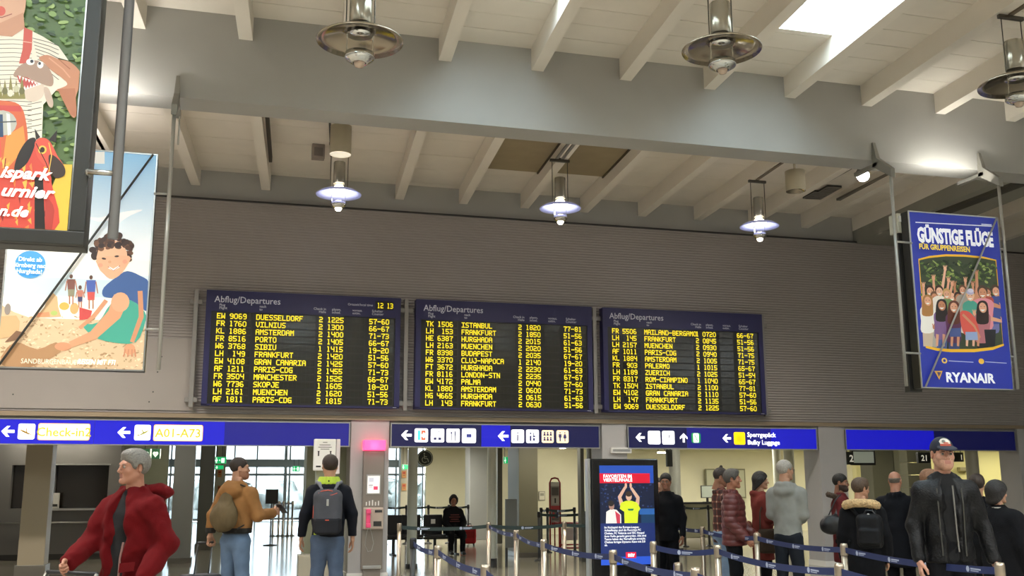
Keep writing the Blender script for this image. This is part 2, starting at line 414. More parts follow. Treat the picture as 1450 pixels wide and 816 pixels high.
# far yellow walls on the right half; they end left of the grey pillar so the glazed front shows beyond
def iwall(name, px0, px1, Y, material, z1=IN_Z, z0=0, th=.2):
    o = MB().box(xat(px0, Y), xat(px1, Y), Y, Y + th, z0, z1).build(name, material); tag(o, kind='structure'); return o
wy = MB().box(xat(603, 31.4), xat(724, 31.4), 31.4, 31.6, 0, IN_Z).box(xat(724, 31.4), xat(1215, 31.4), 31.4, 31.6, 0, IN_Z).build('wall_far', m_int); tag(wy, kind='structure')
wz = MB().box(xat(1215, 26), xat(1500, 26), 26, 26.2, 0, IN_Z).build('wall_counter', mat('bright_yellow_wall', '#d2cb8e', .6)); tag(wz, kind='structure')
MB().box(4.6, 4.62, 24.4, 31.4, IN_Z, 6.3).box(4.6, IX1, 31.4, 31.6, 3.1, 6.3).build('bulkhead', m_iwhite, lc)

# booth with a dark ticket window at the left
bY = 24.0
b = empty('ticket_booth', (xat(90, bY), bY, 0), 0, 'grey ticket booth with a wide dark window behind the left pillar', 'booth')
bx0, bx1 = xat(-30, bY) - xat(90, bY), xat(168, bY) - xat(90, bY)
wz0, wz1 = ZY(100, 720, bY), ZY(100, 659, bY); wx0, wx1 = xat(76, bY) - xat(90, bY), xat(152, bY) - xat(90, bY)
lx0, lx1 = xat(14, bY) - xat(90, bY), xat(70, bY) - xat(90, bY)
m_booth = mat('grey_booth_panel', '#6f6d6a', .45); m_dkglass = mat('dark_window_glass', '#1d1813', .15, noise=.2, nscale=1)
MB().box(bx0, bx1, 0, .5, wz1, IN_Z).build('fascia', m_booth, b)
MB().box(bx0, bx1, 0, .5, 0, wz0).build('front_panel', m_booth, b)
for q0, q1 in ((bx0, lx0), (lx1, wx0), (wx1, bx1)): MB().box(q0, q1, 0, .5, wz0, wz1).build('window_post', m_booth, b)
MB().box(lx0, wx1, .2, .24, wz0, wz1).build('dark_window', m_dkglass, b)
MB().box(wx0 - .03, wx1 + .03, -.03, 0, wz1, wz1 + .03).build('window_frame', m_alu, b); MB().box(wx0 - .03, wx1 + .03, -.14, 0, wz0 - .04, wz0).build('window_sill', m_alu, b)
MB().tube([(bx0, -.1, ZY(100, 740, bY)), (bx1, -.1, ZY(100, 740, bY))], .02).build('bumper_rail', m_alu, b)
MB().box(bx0, bx1, -.02, 0, .0, .12).build('plinth', m_darkm, b)
q = empty('leaflet_box', (xat(77, bY), bY - .1, wz0), 0, 'small white leaflet box on the sill of the dark ticket window', 'box')
MB().bbox(-.12, .12, -.08, .05, 0, .32, .01).build('box_body', m_white, q); MB().box(-.1, .1, -.085, -.08, .04, .09).build('slot', m_darkm, q)

# pillars
def pillar(label, px0, px1, py, Y, material, dep=.5, base=None, z1=IN_Z, rnd=False, group=None):
    x0, x1 = onY(px0, py, Y)[0], onY(px1, py, Y)[0]; cx = (x0 + x1) / 2; w = (x1 - x0) / 2
    e = empty('round_pillar' if rnd else 'pillar', (cx, Y, 0), 0, label, 'pillar', group)
    if rnd: MB().lathe([(w, 0), (w, z1)], (0, w, 0), 24).build('shaft', material, e)
    else: MB().bbox(-w, w, 0, dep, 0, z1, .008).build('shaft', material, e)
    if base:
        if rnd: MB().lathe([(w + .02, 0), (w + .02, base), (w, base)], (0, w, 0), 24).build('base_cladding', m_darkm, e)
        else: MB().bbox(-w - .03, w + .03, -.03, dep + .03, 0, base, .006).build('base_cladding', mat('steel_kickplate', '#6f6b62', .3, .6), e)
    return e
pillar('beige square pillar with a metal base in front of the ticket booth', 27, 65, 760, 18.6, mat('beige_pillar', '#8c8069', .5), .45, .26)
pillar('wide grey pillar right of the man in the red jacket', 242, 272, 740, 22.2, m_icol, .5, .1)
pillar('dark olive pillar left of the man in the orange jacket', 280, 301, 720, 26.5, m_icol_d, .6, .15, 6.3)
pillar('pale pillar with orange notices under the left green exit sign', 303, 318, 700, 29.5, mat('pale_pillar', '#b9b39a', .5), .4, None, 6.3)
pillar('white pillar with orange notices by the left edge of the middle opening', 567, 577, 700, 30.5, mat('pale_pillar', '#b9b39a', .5), .4, None, 6.3)
pillar('slim white round pillar left of the wheelchair sign', 578, 592, 720, 19.4, m_icol_w, rnd=True, base=.08)
pillar('blue-grey pillar right of the seated person', 665, 690, 720, 29.0, m_icol, .6)
pillar('slim white round pillar with a dark base beside the exit sign', 692, 704, 740, 19.2, m_icol_w, rnd=True, base=.16)
pillar('dark narrow pillar behind the slim white round pillar', 704.5, 711.5, 720, 27.0, m_icol_d, .4)
pillar('big olive square pillar in the centre of the middle opening', 735, 762, 740, 21.6, mat('olive_pillar', '#77725b', .5), .9, .1)
pillar('grey frame post at the right end of the middle opening', 823, 828, 720, 20, m_icol_d, .2)
pillar('second grey frame post at the right end of the middle opening', 836, 839, 720, 20, m_icol_d, .2)
pillar('white round pillar behind the man in the black coat', 953, 968, 720, 22, m_icol_w, rnd=True, base=.1)
pillar('left white round pillar behind the man in the grey hoodie', 1100, 1110, 700, 27, m_icol_w, rnd=True)
pillar('right white round pillar behind the man in the grey hoodie', 1117, 1130, 700, 24.5, m_icol_w, rnd=True)
pillar('grey pillar behind the bald man in the dark coat', 1238, 1268, 700, 22, mat('olive_grey_pillar', '#77765f', .5), .5)
pillar('pale pillar right of the bald man in the dark coat', 1269, 1292, 700, 22.1, mat('pale_green_pillar', '#a6a68a', .5), .4)
pillar('grey round pillar in the bright counter area at right', 1378, 1393, 690, 22.5, mat('grey_round_pillar', '#8c8a80', .4), rnd=True)
# olive wall piece with door beside the booth
o = MB().box(xat(168, 25.5), xat(236, 25.5), 25.5, 25.7, 0, IN_Z + .5).build('wall_partition', m_int2); tag(o, kind='structure')
# pier right behind the wall beside the phone column
o = MB().box(XY(434, 18.25), 2.06, 18.25, 18.9, 0, IN_Z).build('wall_pier', m_int2); tag(o, kind='structure')
# louvred stone panel beside sign 21
lp = empty('louvre_panel', (xat(1296, 21), 21, 0), 0, 'olive louvred panel under the number 21 sign', 'panel')
x1 = xat(1322, 21) - xat(1296, 21)
for i in range(9): MB().box(-.15, x1, 0, .3, i * .285 + .01, i * .285 + .275).build('louvre', mat('olive_grey_pillar', '#77765f', .5), lp)

# glazed front at the far end
m_frame = mat('grey_window_frame', '#a5aaae', .4, .3)
fg = empty('window_30', (0, FAR, 0)); tag(fg, kind='structure')
fx0, fx1 = IX0, 12.0
for px in (-5, 14, 60, 110, 160, 205, 240, 285, 330, 362, 403, 409, 441, 470, 520, 560, 598):
    x = xat(px, FAR); w = .13 if px in (403, 441) else .07
    MB().box(x - w / 2, x + w / 2, -.1, .05, 0, 6.3).build('mullion', m_frame, fg)
for z, h in ((0.02, .1), (ZY(410, 674, FAR), .1), (ZY(410, 662, FAR), .35), (6.15, .15)):
    MB().box(fx0, fx1, -.08, .04, z, z + h).build('transom', m_frame, fg)
pxs = [onY(p_, 700, FAR)[0] for p_ in (-5, 14, 60, 110, 160, 205, 240, 285, 330, 362, 403, 409, 441, 470, 520, 560, 598)]
for a_, b_ in zip(pxs, pxs[1:]):
    for z0_, z1_ in ((.1, ZY(410, 674, FAR)), (ZY(410, 674, FAR) + .1, ZY(410, 662, FAR)), (ZY(410, 662, FAR) + .35, 6.15)): MB().box(a_ + .03, b_ - .03, -.01, .0, z0_, z1_).build('pane', glass_mat('tinted_pane', '#a4a8a8'), fg)
MB().box(IX0, pxs[0], -.05, .2, 0, 6.4).build('solid_wall', m_int, fg)
MB().box(fx1, IX1, 0, .3, 0, 6.4).build('solid_wall', m_int, fg)
m_glass = mat('clear_glazing', '#e8f2f4', .02, trans=1., spec=.3)
area('front_glazing_portal', ((IX0 + 12) / 2, FAR + .25, 3.2), (-PI / 2, 0, 0), 12 - IX0, 6.2, 1, portal=True)
# bushes outside
m_leaf = mat('pale_winter_bushes', '#dde0da', .9, noise=.12, nscale=1.5)
hb = MB(); r2 = random.Random(5)
for i in range(60):
    x = -22 + i * .75; z = r2.uniform(1.0, 2.0); bm = bmesh.new(); bmesh.ops.create_icosphere(bm, subdivisions=2, radius=1)
    for v in bm.verts: v.co = Vector((v.co.x * 1.1 * r2.uniform(.8, 1.2), v.co.y, v.co.z * z)) + Vector((x, 75 + r2.uniform(-2, 2), .2))
    bm.verts.ensure_lookup_table(); hb.add([v.co[:] for v in bm.verts], [[v.index for v in f.verts] for f in bm.faces], True); bm.free()
o = hb.build('hedge', m_leaf); tag(o, 'pale hedge of bushes outside the glazed front', 'hedge', kind='stuff')

# ------------- signs and fittings inside
def flatbox(name, label, cat, px0, px1, py0, py1, Y, th, material, parts=None, group=None, hang=None):
    """a wall or hanging box given by its outline at depth Y; origin lower left front"""
    x0, _, z0 = onY(px0, py1, Y); x1, _, z1 = onY(px1, py0, Y)
    e = empty(name, (x0, Y, z0), 0, label, cat, group); w, h = x1 - x0, z1 - z0
    MB().bbox(0, w, 0, th, 0, h, min(.008, th / 3)).build('housing', material, e)
    if hang:
        for q_ in (.2, .8): MB().tube([(w * q_, th / 2, h), (w * q_, th / 2, hang - z0)], .008, 6).build('hanger', m_darkm, e)
    return e, w, h
pe = print_mat('lit_print', 1.2); pm = print_mat('matt_print', 0.0, .6); pl = print_mat('softly_lit_print', .55)
def exit_sign(label, px0, px1, py0, py1, Y, kind='exit', hang=IN_Z):
    e, w, h = flatbox('emergency_sign', label, 'sign', px0, px1, py0, py1, Y, .05, m_white, hang=hang)
    a = Art(w, h); a.R(0.02, 0.04, .98, .96, '#12a05a')
    if kind == 'aed':
        a.R(0, 0, 1, 1, '#20442a'); a.R(.46, 0, .54, 1, '#d8dccc'); a.R(0, 0, .04, 1, '#d8dccc'); a.R(.96, 0, 1, 1, '#d8dccc')
        for c in (.26, .74): a.E(c - .06, .45, .08, .17, '#cfe0cc'); a.E(c + .06, .45, .08, .17, '#cfe0cc'); a.P([(c - .13, .52), (c + .13, .52), (c, .85)], '#cfe0cc'); a.P([(c, .4), (c + .05, .5), (c, .5), (c + .02, .7), (c - .05, .53), (c, .53)], '#20442a')
    else:
        a.E(.22, .22, .05, .1, '#eafff0'); a.P([(.12, .45), (.3, .35), (.34, .6), (.26, .62), (.28, .9), (.2, .9), (.18, .62), (.1, .62)], '#eafff0')
        if kind == 'exit': a.R(.6, .2, .85, .85, '#eafff0'); a.P([(.42, .5), (.52, .35), (.52, .65)], '#eafff0')
    a.build('legend', pe, e, (0, -.012, 0)); return e
exit_sign('green twin emergency sign with white hearts over the man in red', 199, 228, 636, 650, 23.95, 'aed')
exit_sign('green exit sign above the man in the orange jacket', 302, 321, 647, 657, 28.0, hang=6.3)
exit_sign('small green sign beneath the left exit sign', 304, 317, 659, 665, 28.1, 'small', hang=6.3)
exit_sign('green exit sign at the right of the slim white pillar', 713, 723, 647, 657, 25.5, 'small')
exit_sign('small green exit sign at the left of the middle opening', 569, 578, 658, 665, 29.5, 'small', hang=6.3)
exit_sign('pale green exit sign on the glazed doors', 414, 425, 660, 668, 46, hang=6.3)
for lab, px, py, Y in (('orange notice high on the pale pillar at left', 311, 671, 29.45), ('orange notice low on the pale pillar at left', 311, 693, 29.45), ('orange notice high on the white pillar', 572, 672, 30.45), ('orange notice low on the white pillar', 572, 690, 30.45)):
    e, w, h = flatbox('notice', lab, 'notice', px - 3.2, px + 3.2, py - 5, py + 5, Y, .02, m_white)
    a = Art(w, h); a.R(0, 0, 1, 1, '#c98c50'); a.R(.2, .15, .8, .45, '#a8361c'); a.R(.25, .6, .75, .68, '#5a2d18'); a.build('print', pm, e, (0, -.008, 0))
# wheelchair roundel
x, _, z = onY(602, 649, 24.4); e = empty('wheelchair_sign', (x, 24.4, z), 0, 'round dark sign with a wheelchair symbol hanging in the middle opening', 'sign')
MB().add([(.2 * math.cos(t), y, .2 * math.sin(t)) for y in (0, .03) for t in np.linspace(0, 2 * PI, 25)[:-1]], [tuple(range(24)), tuple(range(47, 23, -1))] + [(i, i + 24, (i + 1) % 24 + 24, (i + 1) % 24) for i in range(24)]) 
mb = MB(); mb.prism([(.19 * math.cos(t), .19 * math.sin(t)) for t in np.linspace(0, 2 * PI, 29)[:-1]], 0, .03); mb.build('disc', mat('dark_sign_face', '#2b2d28', .5), e)
a = Art(.38, .38); g = '#b9bca8'
a.E(.5, .5, .46, .46, g, n=28); a.E(.5, .5, .42, .42, '#2b2d28', n=28); a.E(.44, .22, .05, .05, g); a.L([(.44, .3), (.46, .52), (.66, .54), (.72, .74)], .02, g); a.L([(.45, .4), (.62, .42)], .015, g)
a.L([(.38, .45), (.3, .56), (.34, .72), (.48, .78), (.6, .72)], .016, g); a.build('legend', pm, e, (-.19, -.003, -.19))
MB().tube([(0, .015, .19), (0, .015, IN_Z - z)], .008, 6).build('hanger', m_darkm, e)
# notice on the olive pillar, notice near phone pier handled below
e, w, h = flatbox('notice', 'small framed paper notice on the wall left of the red framed totem', 'notice', 763, 772, 696, 709, 31.36, .03, mat('grey_notice_frame', '#8a877a', .5))
a = Art(w, h); a.R(.1, .08, .9, .92, '#c9c4ae'); a.R(.2, .2, .8, .5, '#8f8c7c'); a.build('print', pm, e, (0, -.008, 0))
# red framed hoop totem
Y = 24.6; x0 = xat(778.5, Y); x1 = xat(793, Y); z1 = ZY(786, 677, Y); w = x1 - x0
e = empty('information_totem', ((x0 + x1) / 2, Y, 0), 0, 'tall narrow totem in a red tube hoop in front of the yellow wall', 'totem')
m_red = mat('red_tube', '#8e1d1d', .4)
MB().tube([(-w / 2, 0, 0.02), (-w / 2, 0, z1 - .12), (-w / 2 + .05, 0, z1 - .02), (0, 0, z1), (w / 2 - .05, 0, z1 - .02), (w / 2, 0, z1 - .12), (w / 2, 0, 0.02)], .022, 8).build('hoop', m_red, e)
MB().box(-w / 2 + .02, w / 2 - .02, -.012, .012, .5, z1 - .1).build('board', mat('grey_totem_board', '#9d968c', .5), e)
a = Art(w - .04, z1 - .6); a.R(0.02, .01, .98, .09, '#cfcac0'); a.R(.1, .12, .9, .3, '#5c5650'); a.R(.1, .33, .9, .5, '#b5aea2'); a.R(.42, .36, .58, .47, '#2a2320'); a.R(0, .53, 1, .62, '#b03a3a'); a.R(.1, .65, .9, .85, '#6a625a'); a.R(.2, .68, .4, .8, '#c8383a'); a.R(.6, .68, .8, .8, '#2c2c60'); a.R(.05, .9, .95, .99, '#a22727')
a.build('print', pm, e, (-(w - .04) / 2, -.02, .5))
MB().box(-w / 2 - .1, w / 2 + .5, -.2, .2, 0, .02).build('foot', m_red, e)
# red basket frame beside it
xr = xat(803, 24.3); e = empty('luggage_gauge', (xr, 24.3, 0), 0, 'low red tube luggage gauge beside the red framed totem', 'frame')
W_ = .26
for s in (-1, 1): MB().tube([(s * W_, -.15, 0.02), (s * W_, -.15, .62), (s * W_, .2, .62), (s * W_, .2, 0.02)], .018, 8).build('side_hoop', m_red, e)
for q_ in ((-.15, .6), (-.15, .1), (.2, .6)): MB().tube([(-W_, *q_), (W_, *q_)], .018, 8).build('cross_bar', m_red, e)
MB().box(-.2, .2, -.17, -.155, .2, .5).build('sign_plate', mat('pale_pink_plate', '#b5a7a0', .5), e)
# grey cabinet board standing at px 716-732
Y = 19.2; e = empty('sign_board', (xat(724, Y), Y, 0), 0, 'upright grey display board seen edge-on beside the olive pillar', 'display board')
x0, x1 = xat(716, Y) - xat(724, Y), xat(732, Y) - xat(724, Y)
MB().bbox(x0, x1, 0, .06, .35, ZY(724, 707, Y), .008).build('board', mat('grey_board', '#6f706a', .45), e); MB().box(x0, x0 + .04, 0, .05, 0, .35).box(x1 - .04, x1, 0, .05, 0, .35).build('leg', m_darkm, e)

# downlights in the low ceiling (real lamps)
m_lamp = mat('lit_lamp_glass', '#fff6e0', .4, emit=14, ecol='#fff4dc')
for i, (px, py) in enumerate(((22, 632.6), (78, 641), (118, 646), (252, 633), (281, 640), (582, 635.3), (797, 641))):
    x, y, z = onZ(px, py, IN_Z)
    lab = ('recessed ceiling lamp under the check-in sign at far left', 'recessed ceiling lamp left over the ticket booth', 'recessed ceiling lamp right over the ticket booth', 'recessed ceiling lamp over the grey pillar', 'recessed ceiling lamp next to the dark olive pillar', 'recessed ceiling lamp under the eating sign', 'recessed ceiling lamp in front of the yellow wall')[i]
    if y > (24.2 if x < 4.6 else 31.6): y = 23.5 if x < 4.6 else 30; x = onY(px, py, y)[0]
    e = empty('downlight', (x, y, IN_Z), 0, lab, 'ceiling lamp')
    MB().lathe([(.14, -.012), (.17, -.012), (.18, 0)], n=20).build('trim_ring', m_white, e)
    MB().lathe([(0.001, -.03), (.09, -.03), (.13, -.012), (.14, -.01)], n=20).build('lamp_glass', m_lamp, e)
    point('downlight_lamp', (x, y, IN_Z - .12), 8 if y < 24.3 and x < 4 else 20, (1, .93, .8), .08)
# further rows of the same downlights, hidden by the signs from here, light the zone
for x in (-9, -5, -1): area('low_ceiling_fill', (x, 21, IN_Z - .01), (0, 0, 0), 1.2, 1.2, 9, (1, .95, .86))
for x in (3, 6.5, 10, 14, 18): area('low_ceiling_fill', (x, 20.5, IN_Z - .01), (0, 0, 0), .6, .6, 26, (1, .95, .84))
for x in (5.4, 11, 15, 19, 24): area('low_ceiling_fill', (x, 28, IN_Z - .01), (0, 0, 0), 1.2, 1.2, 150, (1, .96, .86))
for x in (19, 22): area('low_ceiling_fill', (x, 24.5, IN_Z - .01), (0, 0, 0), .8, .8, 75, (1, .94, .76))

# hanging dark number signs
def number_sign(label, txt, px0, px1, py0, py1, Y):
    e, w, h = flatbox('number_sign', label, 'sign', px0, px1, py0, py1, Y, .08, mat('dark_sign_face', '#2b2d28', .5), hang=IN_Z)
    if txt: text('number', txt, h * .75, mat('cream_sign_letters', '#e8e4d0', .5, emit=.5), e, (w / 2 if len(txt) > 1 else w * .75, -.004, h * .22), 'CENTER', .02)
    return e
number_sign('dark hanging sign with the number 21 left of the man in the cap', '21', 1301, 1317, 641, 656, 19.6)
number_sign('dark hanging sign with the digit 1 right of the man in the cap', '1', 1352, 1364, 641, 654, 20.2)
number_sign('narrow dark sign with a lit digit at the left of the hanging screen', '2', 1200, 1207, 640, 658, 19.7)
number_sign('narrow dark hanging sign behind the man in the black coat', '', 945, 952, 637, 661, 20.5)
e, w, h = flatbox('hanging_screen', 'pale hanging screen with a dark frame at the left of the right opening', 'screen', 1207, 1239, 638, 659, 19.8, .08, m_darkm, hang=IN_Z)
MB().box(.04, w - .05, -.012, -.002, .05, h - .03).build('display', mat('pale_screen_glow', '#a9b0a0', .3, emit=.3), e)
e, w, h = flatbox('wall_poster', 'pale framed board on the far wall above the woman in red', 'board', 1037, 1055, 664, 706, 31.2, .04, mat('olive_frame', '#6c6a50', .5))
MB().box(.05, w - .05, -.012, -.002, .05, h - .05).build('panel', mat('pale_board_face', '#a8a88e', .5), e)
e, w, h = flatbox('wall_poster', 'narrow pale board on the far wall above the plaid shirt', 'board', 1000, 1012, 664, 700, 31.2, .04, mat('olive_frame', '#6c6a50', .5))
MB().box(.04, w - .04, -.012, -.002, .04, h - .04).build('panel', mat('pale_board_face', '#a8a88e', .5), e)
e, w, h = flatbox('strip_light', 'bright strip lamp over the man in the black coat', 'ceiling lamp', 930, 945, 640.2, 642.2, 24, .08, m_white, hang=IN_Z); MB().box(.02, w - .02, -.01, .0, .0, h).build('tube', m_lamp, e)
e, w, h = flatbox('wall_shelf', 'beige strip shelf on the bright wall right of the man in the cap', 'shelf', 1360, 1377, 662, 667, 25.8, .15, mat('beige_shelf', '#8f8660', .5))
e, w, h = flatbox('card_terminal', 'small black device at the right edge of the right opening', 'device', 1431, 1437, 706, 724, 19.0, .1, m_black)
MB().tube([(w / 2, .05, 0), (w / 2, .05, -ZY(1434, 724, 19.0) + .01)], .02).build('stand', m_darkm, e); MB().box(.01, w - .01, -.004, 0, h * .5, h * .9).build('display', m_dkglass, e)
# counter dark worktop behind the queue
e = empty('checkin_counter', (xat(985, 28), 28, 0), 0, 'low check-in counter with a dark top behind the plaid shirt', 'counter')
x1 = xat(1035, 28) - xat(985, 28)
MB().bbox(-.6, x1, 0, .6, 0, .95, .01).build('body', mat('olive_counter', '#84826c', .5), e); MB().box(-.65, x1 + .05, -.06, .66, .95, 1.0).build('worktop', m_black, e)
e = empty('computer_monitor', (xat(1004, 28.1), 28.2, 1.0), 0, 'small dark monitor on the far check-in counter', 'monitor')
MB().bbox(-.2, .2, 0, .04, .12, .48, .008).build('casing', m_black, e); MB().box(-.03, .03, 0, .04, 0, .12).box(-.12, .12, -.06, .1, 0, .015).build('stand', m_black, e)
MB().box(-.18, .18, -.006, -.001, .14, .46).build('display', mat('pale_screen_glow', '#a9b0a0', .3, emit=.3), e)

# black bench seats in a row
m_seat = mat('black_seat_shell', '#16161a', .4)
sy = 23.4
seat_spec = [(555, 'black waiting seat at the left end of the row'), (582, 'black waiting seat, second from the left end of the row'), (613, 'black waiting seat with a white sticker on its back, left of the seated person'), (642, 'black waiting seat under the seated person in black')]
for px, lab in seat_spec:
    e = empty('waiting_seat', (xat(px, sy, 740), sy, 0), 0, lab, 'seat', 'black waiting seats in the middle opening')
    MB().bbox(-.215, .215, -.45, 0, .38, .44, .02).build('seat', m_seat, e)
    mb = MB(); mb.bbox(-.215, .215, -.02, .05, .42, .86, .02); mb.build('backrest', m_seat, e)
    MB().box(-.25, .25, -.27, -.2, .33, .38).build('rail', m_darkm, e)
    MB().box(-.03, .03, -.26, -.21, .03, .34).box(-.04, .04, -.45, .05, 0.0, .03).build('leg', m_darkm, e)
    for s in (-1, 1): MB().box(s * .235 - .015, s * .235 + .015, -.4, 0, .58, .61).box(s * .235 - .012, s * .235 + .012, -.1, -.05, .36, .58).build('armrest', m_black, e)
    if 'sticker' in lab: MB().box(-.05, .05, -.024, -.021, .66, .76).build('sticker', m_white, e)
# ---------------------------------------------------------------- blue wayfinding signs
m_blue = mat('blue_sign_panel', '#1a1a78', .35, emit=.30, ecol='#1612a0')
m_blue_hot = mat('bright_blue_sign_panel', '#1a1a9a', .35, emit=.75, ecol='#0c0cc0')
m_blue_dk = mat('navy_sign_panel', '#15173f', .35, emit=.12, ecol='#15188a')
pw = print_mat('backlit_sign_print', 1.1)
SY = WALL - .075
zb, zt = 2.155, 2.525
def sign(label, x0, x1, panels, items):
    e = empty('wayfinding_sign', (x0, SY, zb), 0, label, 'sign')
    w = x1 - x0; h = zt - zb
    MB().box(0, w, .01, .09, 0, h).build('housing', m_darkm, e)
    MB().box(0, w, -.008, .01, -.018, 0).box(0, w, -.008, .01, h, h + .018).box(-.018, 0, -.008, .01, -.018, h + .018).box(w, w + .018, -.008, .01, -.018, h + .018).build('frame', m_alu, e)
    for a, b, mm in panels: MB().box(a * w + .002, b * w - .002, 0, .01, 0.001, h - .001).build('panel', mm, e)
    X = lambda px: (XY2(px) - x0)
    for it in items:
        k, p0, p1 = it[0], X(it[1]), X(it[2]); ww = p1 - p0
        hh = min(ww, h * .72) if k not in ('lit',) else h * .70
        a = Art(ww, hh); WH = '#ffffff'
        sym = it[3] if len(it) > 3 else None
        if k == 'left': a.P([(0, .5), (.42, .06), (.66, .06), (.4, .38), (1, .38), (1, .62), (.4, .62), (.66, .94), (.42, .94)], WH)
        elif k == 'up': a.P([(.5, 0), (.94, .42), (.94, .66), (.62, .4), (.62, 1), (.38, 1), (.38, .4), (.06, .66), (.06, .42)], WH)
        elif k in ('sq', 'lit', 'tan', 'yel', 'grn'):
            base = {'sq': WH, 'lit': '#fff3d2', 'tan': '#f3d9b0', 'yel': '#f5c800', 'grn': '#0f7a3c'}[k]
            if k == 'lit': a.RR(0, 0, 1, 1, .03, '#f0a830'); a.RR(.012, .035, .988, .965, .03, base)
            else: a.RR(0, 0, 1, 1, .03, base)
            D = '#2b2a52'
            if sym == 'bank':
                for q in ((.25, .15, .42, .85),): a.R(*q, '#39c5d4')
                for q in ((.5, .15, .82, .3), (.5, .15, .62, .42), (.5, .6, .62, .85), (.5, .7, .82, .85), (.74, .15, .82, .38), (.74, .62, .82, .85)): a.R(*q, '#e0563a')
            elif sym == 'shop':
                a.R(.22, .65, .42, .82, D); a.R(.55, .65, .78, .82, D); a.R(.22, .48, .45, .53, D); a.R(.55, .48, .8, .53, D); a.L([(.6, .4), (.55, .3), (.62, .22), (.6, .15)], .012, D)
            elif sym == 'fork':
                a.L([(.38, .9), (.38, .35)], .012, D); a.E(.38, .3, .07, .07, D); a.L([(.66, .9), (.66, .5)], .012, D); a.P([(.63, .5), (.6, .25), (.66, .1), (.7, .3), (.69, .5)], D)
            elif sym == 'card': a.R(.32, .38, .68, .62, '#3b3f80'); a.R(.32, .44, .68, .48, '#1f2258')
            elif sym == 'info': a.E(.5, .24, .06, .06, D); a.R(.45, .38, .55, .85, D)
            elif sym == 'luggage':
                a.R(.28, .45, .42, .85, D); a.E(.35, .28, .07, .07, D); a.R(.54, .62, .7, .84, D); a.L([(.55, .6), (.6, .2), (.68, .2)], .012, D); a.R(.55, .44, .72, .56, D)
            elif sym == 'crowd':
                for r_ in (.32, .72):
                    for c_ in (.24, .5, .76): a.E(c_, r_ - .13, .07, .07, D); a.P([(c_ - .12, r_ + .12), (c_ - .06, r_ - .06), (c_ + .06, r_ - .06), (c_ + .12, r_ + .12)], D)
            elif sym == 'wc':
                for c_, f in ((.3, 0), (.7, 1)):
                    a.E(c_, .2, .06, .06, D)
                    a.P([(c_ - .12, .3), (c_ + .12, .3), (c_ + .12, .55), (c_ + .06, .6), (c_ + .05, .88), (c_ - .05, .88), (c_ - .06, .6), (c_ - .12, .55)] if not f else [(c_ - .08, .3), (c_ + .08, .3), (c_ + .15, .62), (c_ + .04, .64), (c_ + .04, .88), (c_ - .04, .88), (c_ - .04, .64), (c_ - .15, .62)], D)
            elif sym == 'plane':
                c1 = '#7a5a10'; a.P([(.12, .38), (.3, .42), (.45, .5), (.8, .68), (.9, .74), (.6, .68), (.3, .55), (.14, .44)], c1); a.P([(.46, .28), (.52, .26), (.55, .56), (.48, .52)], c1)
            elif sym == 'plane_up':
                c1 = '#7a7a20'; a.P([(.14, .66), (.35, .62), (.55, .48), (.85, .34), (.9, .36), (.7, .52), (.42, .66), (.2, .72)], c1); a.P([(.4, .3), (.47, .3), (.62, .5), (.54, .54)], c1)
            elif sym == 'dots': a.E(.5, .4, .04, .04, '#b8bccb'); a.L([(.35, .62), (.5, .7), (.65, .62)], .008, '#b8bccb')
            elif sym == 'arrow2': a.P([(.5, .3), (.66, .36), (.6, .5)], D); a.L([(.62, .38), (.48, .6)], .012, D)
            elif sym == 'case': a.R(.3, .35, .72, .75, '#e0b400'); a.L([(.42, .35), (.42, .26), (.6, .26), (.6, .35)], .01, '#e0b400')
        if k == 'grn': a.RR(.2, .04, .8, .96, .02, '#f4fff4'); a.P([(.3, .2), (.4, .2), (.7, .8), (.6, .8)], '#2c8a4c')
        a.build({'left': 'arrow', 'up': 'arrow'}.get(k, 'pictogram'), pw, e, (p0, -.001, (h - hh) / 2))
        if k == 'lit': text('lettering', sym, hh * .74, mat('yellow_green_letters', '#c9bd2c', .5, emit=.45), e, ((p0 + p1) / 2, -.0025, (h - hh) / 2 + hh * .24), 'CENTER', .012)
    return e
def XY2(px): return onY(px, 618, SY)[0]
s1x0 = -6.45
w1 = XY2(494) - s1x0; f = lambda px: (XY2(px) - s1x0) / w1
sign('blue sign with Check-in2 and A01-A73 in lit boxes over the left opening', s1x0, XY2(494), [(0, f(133), m_blue_hot), (f(133), f(318), m_blue_hot), (f(318), 1, m_blue)],
     [('left', 1, 20), ('sq', 25, 49, 'plane'), ('lit', 53, 127, 'Check-in2'), ('left', 166, 184), ('sq', 190, 213, 'plane_up'), ('lit', 217, 287, 'A01-A73')])
sign('blue sign with eight white pictograms over the middle opening', XY2(554.5), XY2(848), [(0, .42, m_blue_dk), (.42, .56, m_blue_hot), (.56, 1, m_blue_dk)],
     [('left', 568, 583), ('sq', 587, 606, 'bank'), ('sq', 610, 629, 'shop'), ('sq', 632, 651, 'fork'), ('sq', 654, 674, 'card'), ('left', 705, 720), ('sq', 724, 742, 'info'), ('sq', 745, 763, 'luggage'), ('tan', 767, 784, 'crowd'), ('tan', 788, 805, 'wc')])
e3 = sign('blue sign reading Sperrgepäck and Bulky Luggage over the third opening', XY2(890), XY2(1155.5), [(0, .3, m_blue_dk), (.3, .75, m_blue), (.75, 1, m_blue_hot)],
     [('left', 900, 913), ('sq', 917.5, 935, 'dots'), ('sq', 937.5, 955, 'arrow2'), ('up', 962, 974), ('grn', 979, 992), ('left', 1023, 1035), ('yel', 1039, 1055, 'case')])
tx = XY2(1058) - XY2(890)
m_wl = mat('white_sign_letters', '#ffffff', .5, emit=1.2)
text('lettering', 'Sperrgepäck', .118, m_wl, e3, (tx, -.002, .215), bold=.02)
text('lettering', 'Bulky Luggage', .118, m_wl, e3, (tx, -.002, .075), bold=.02)
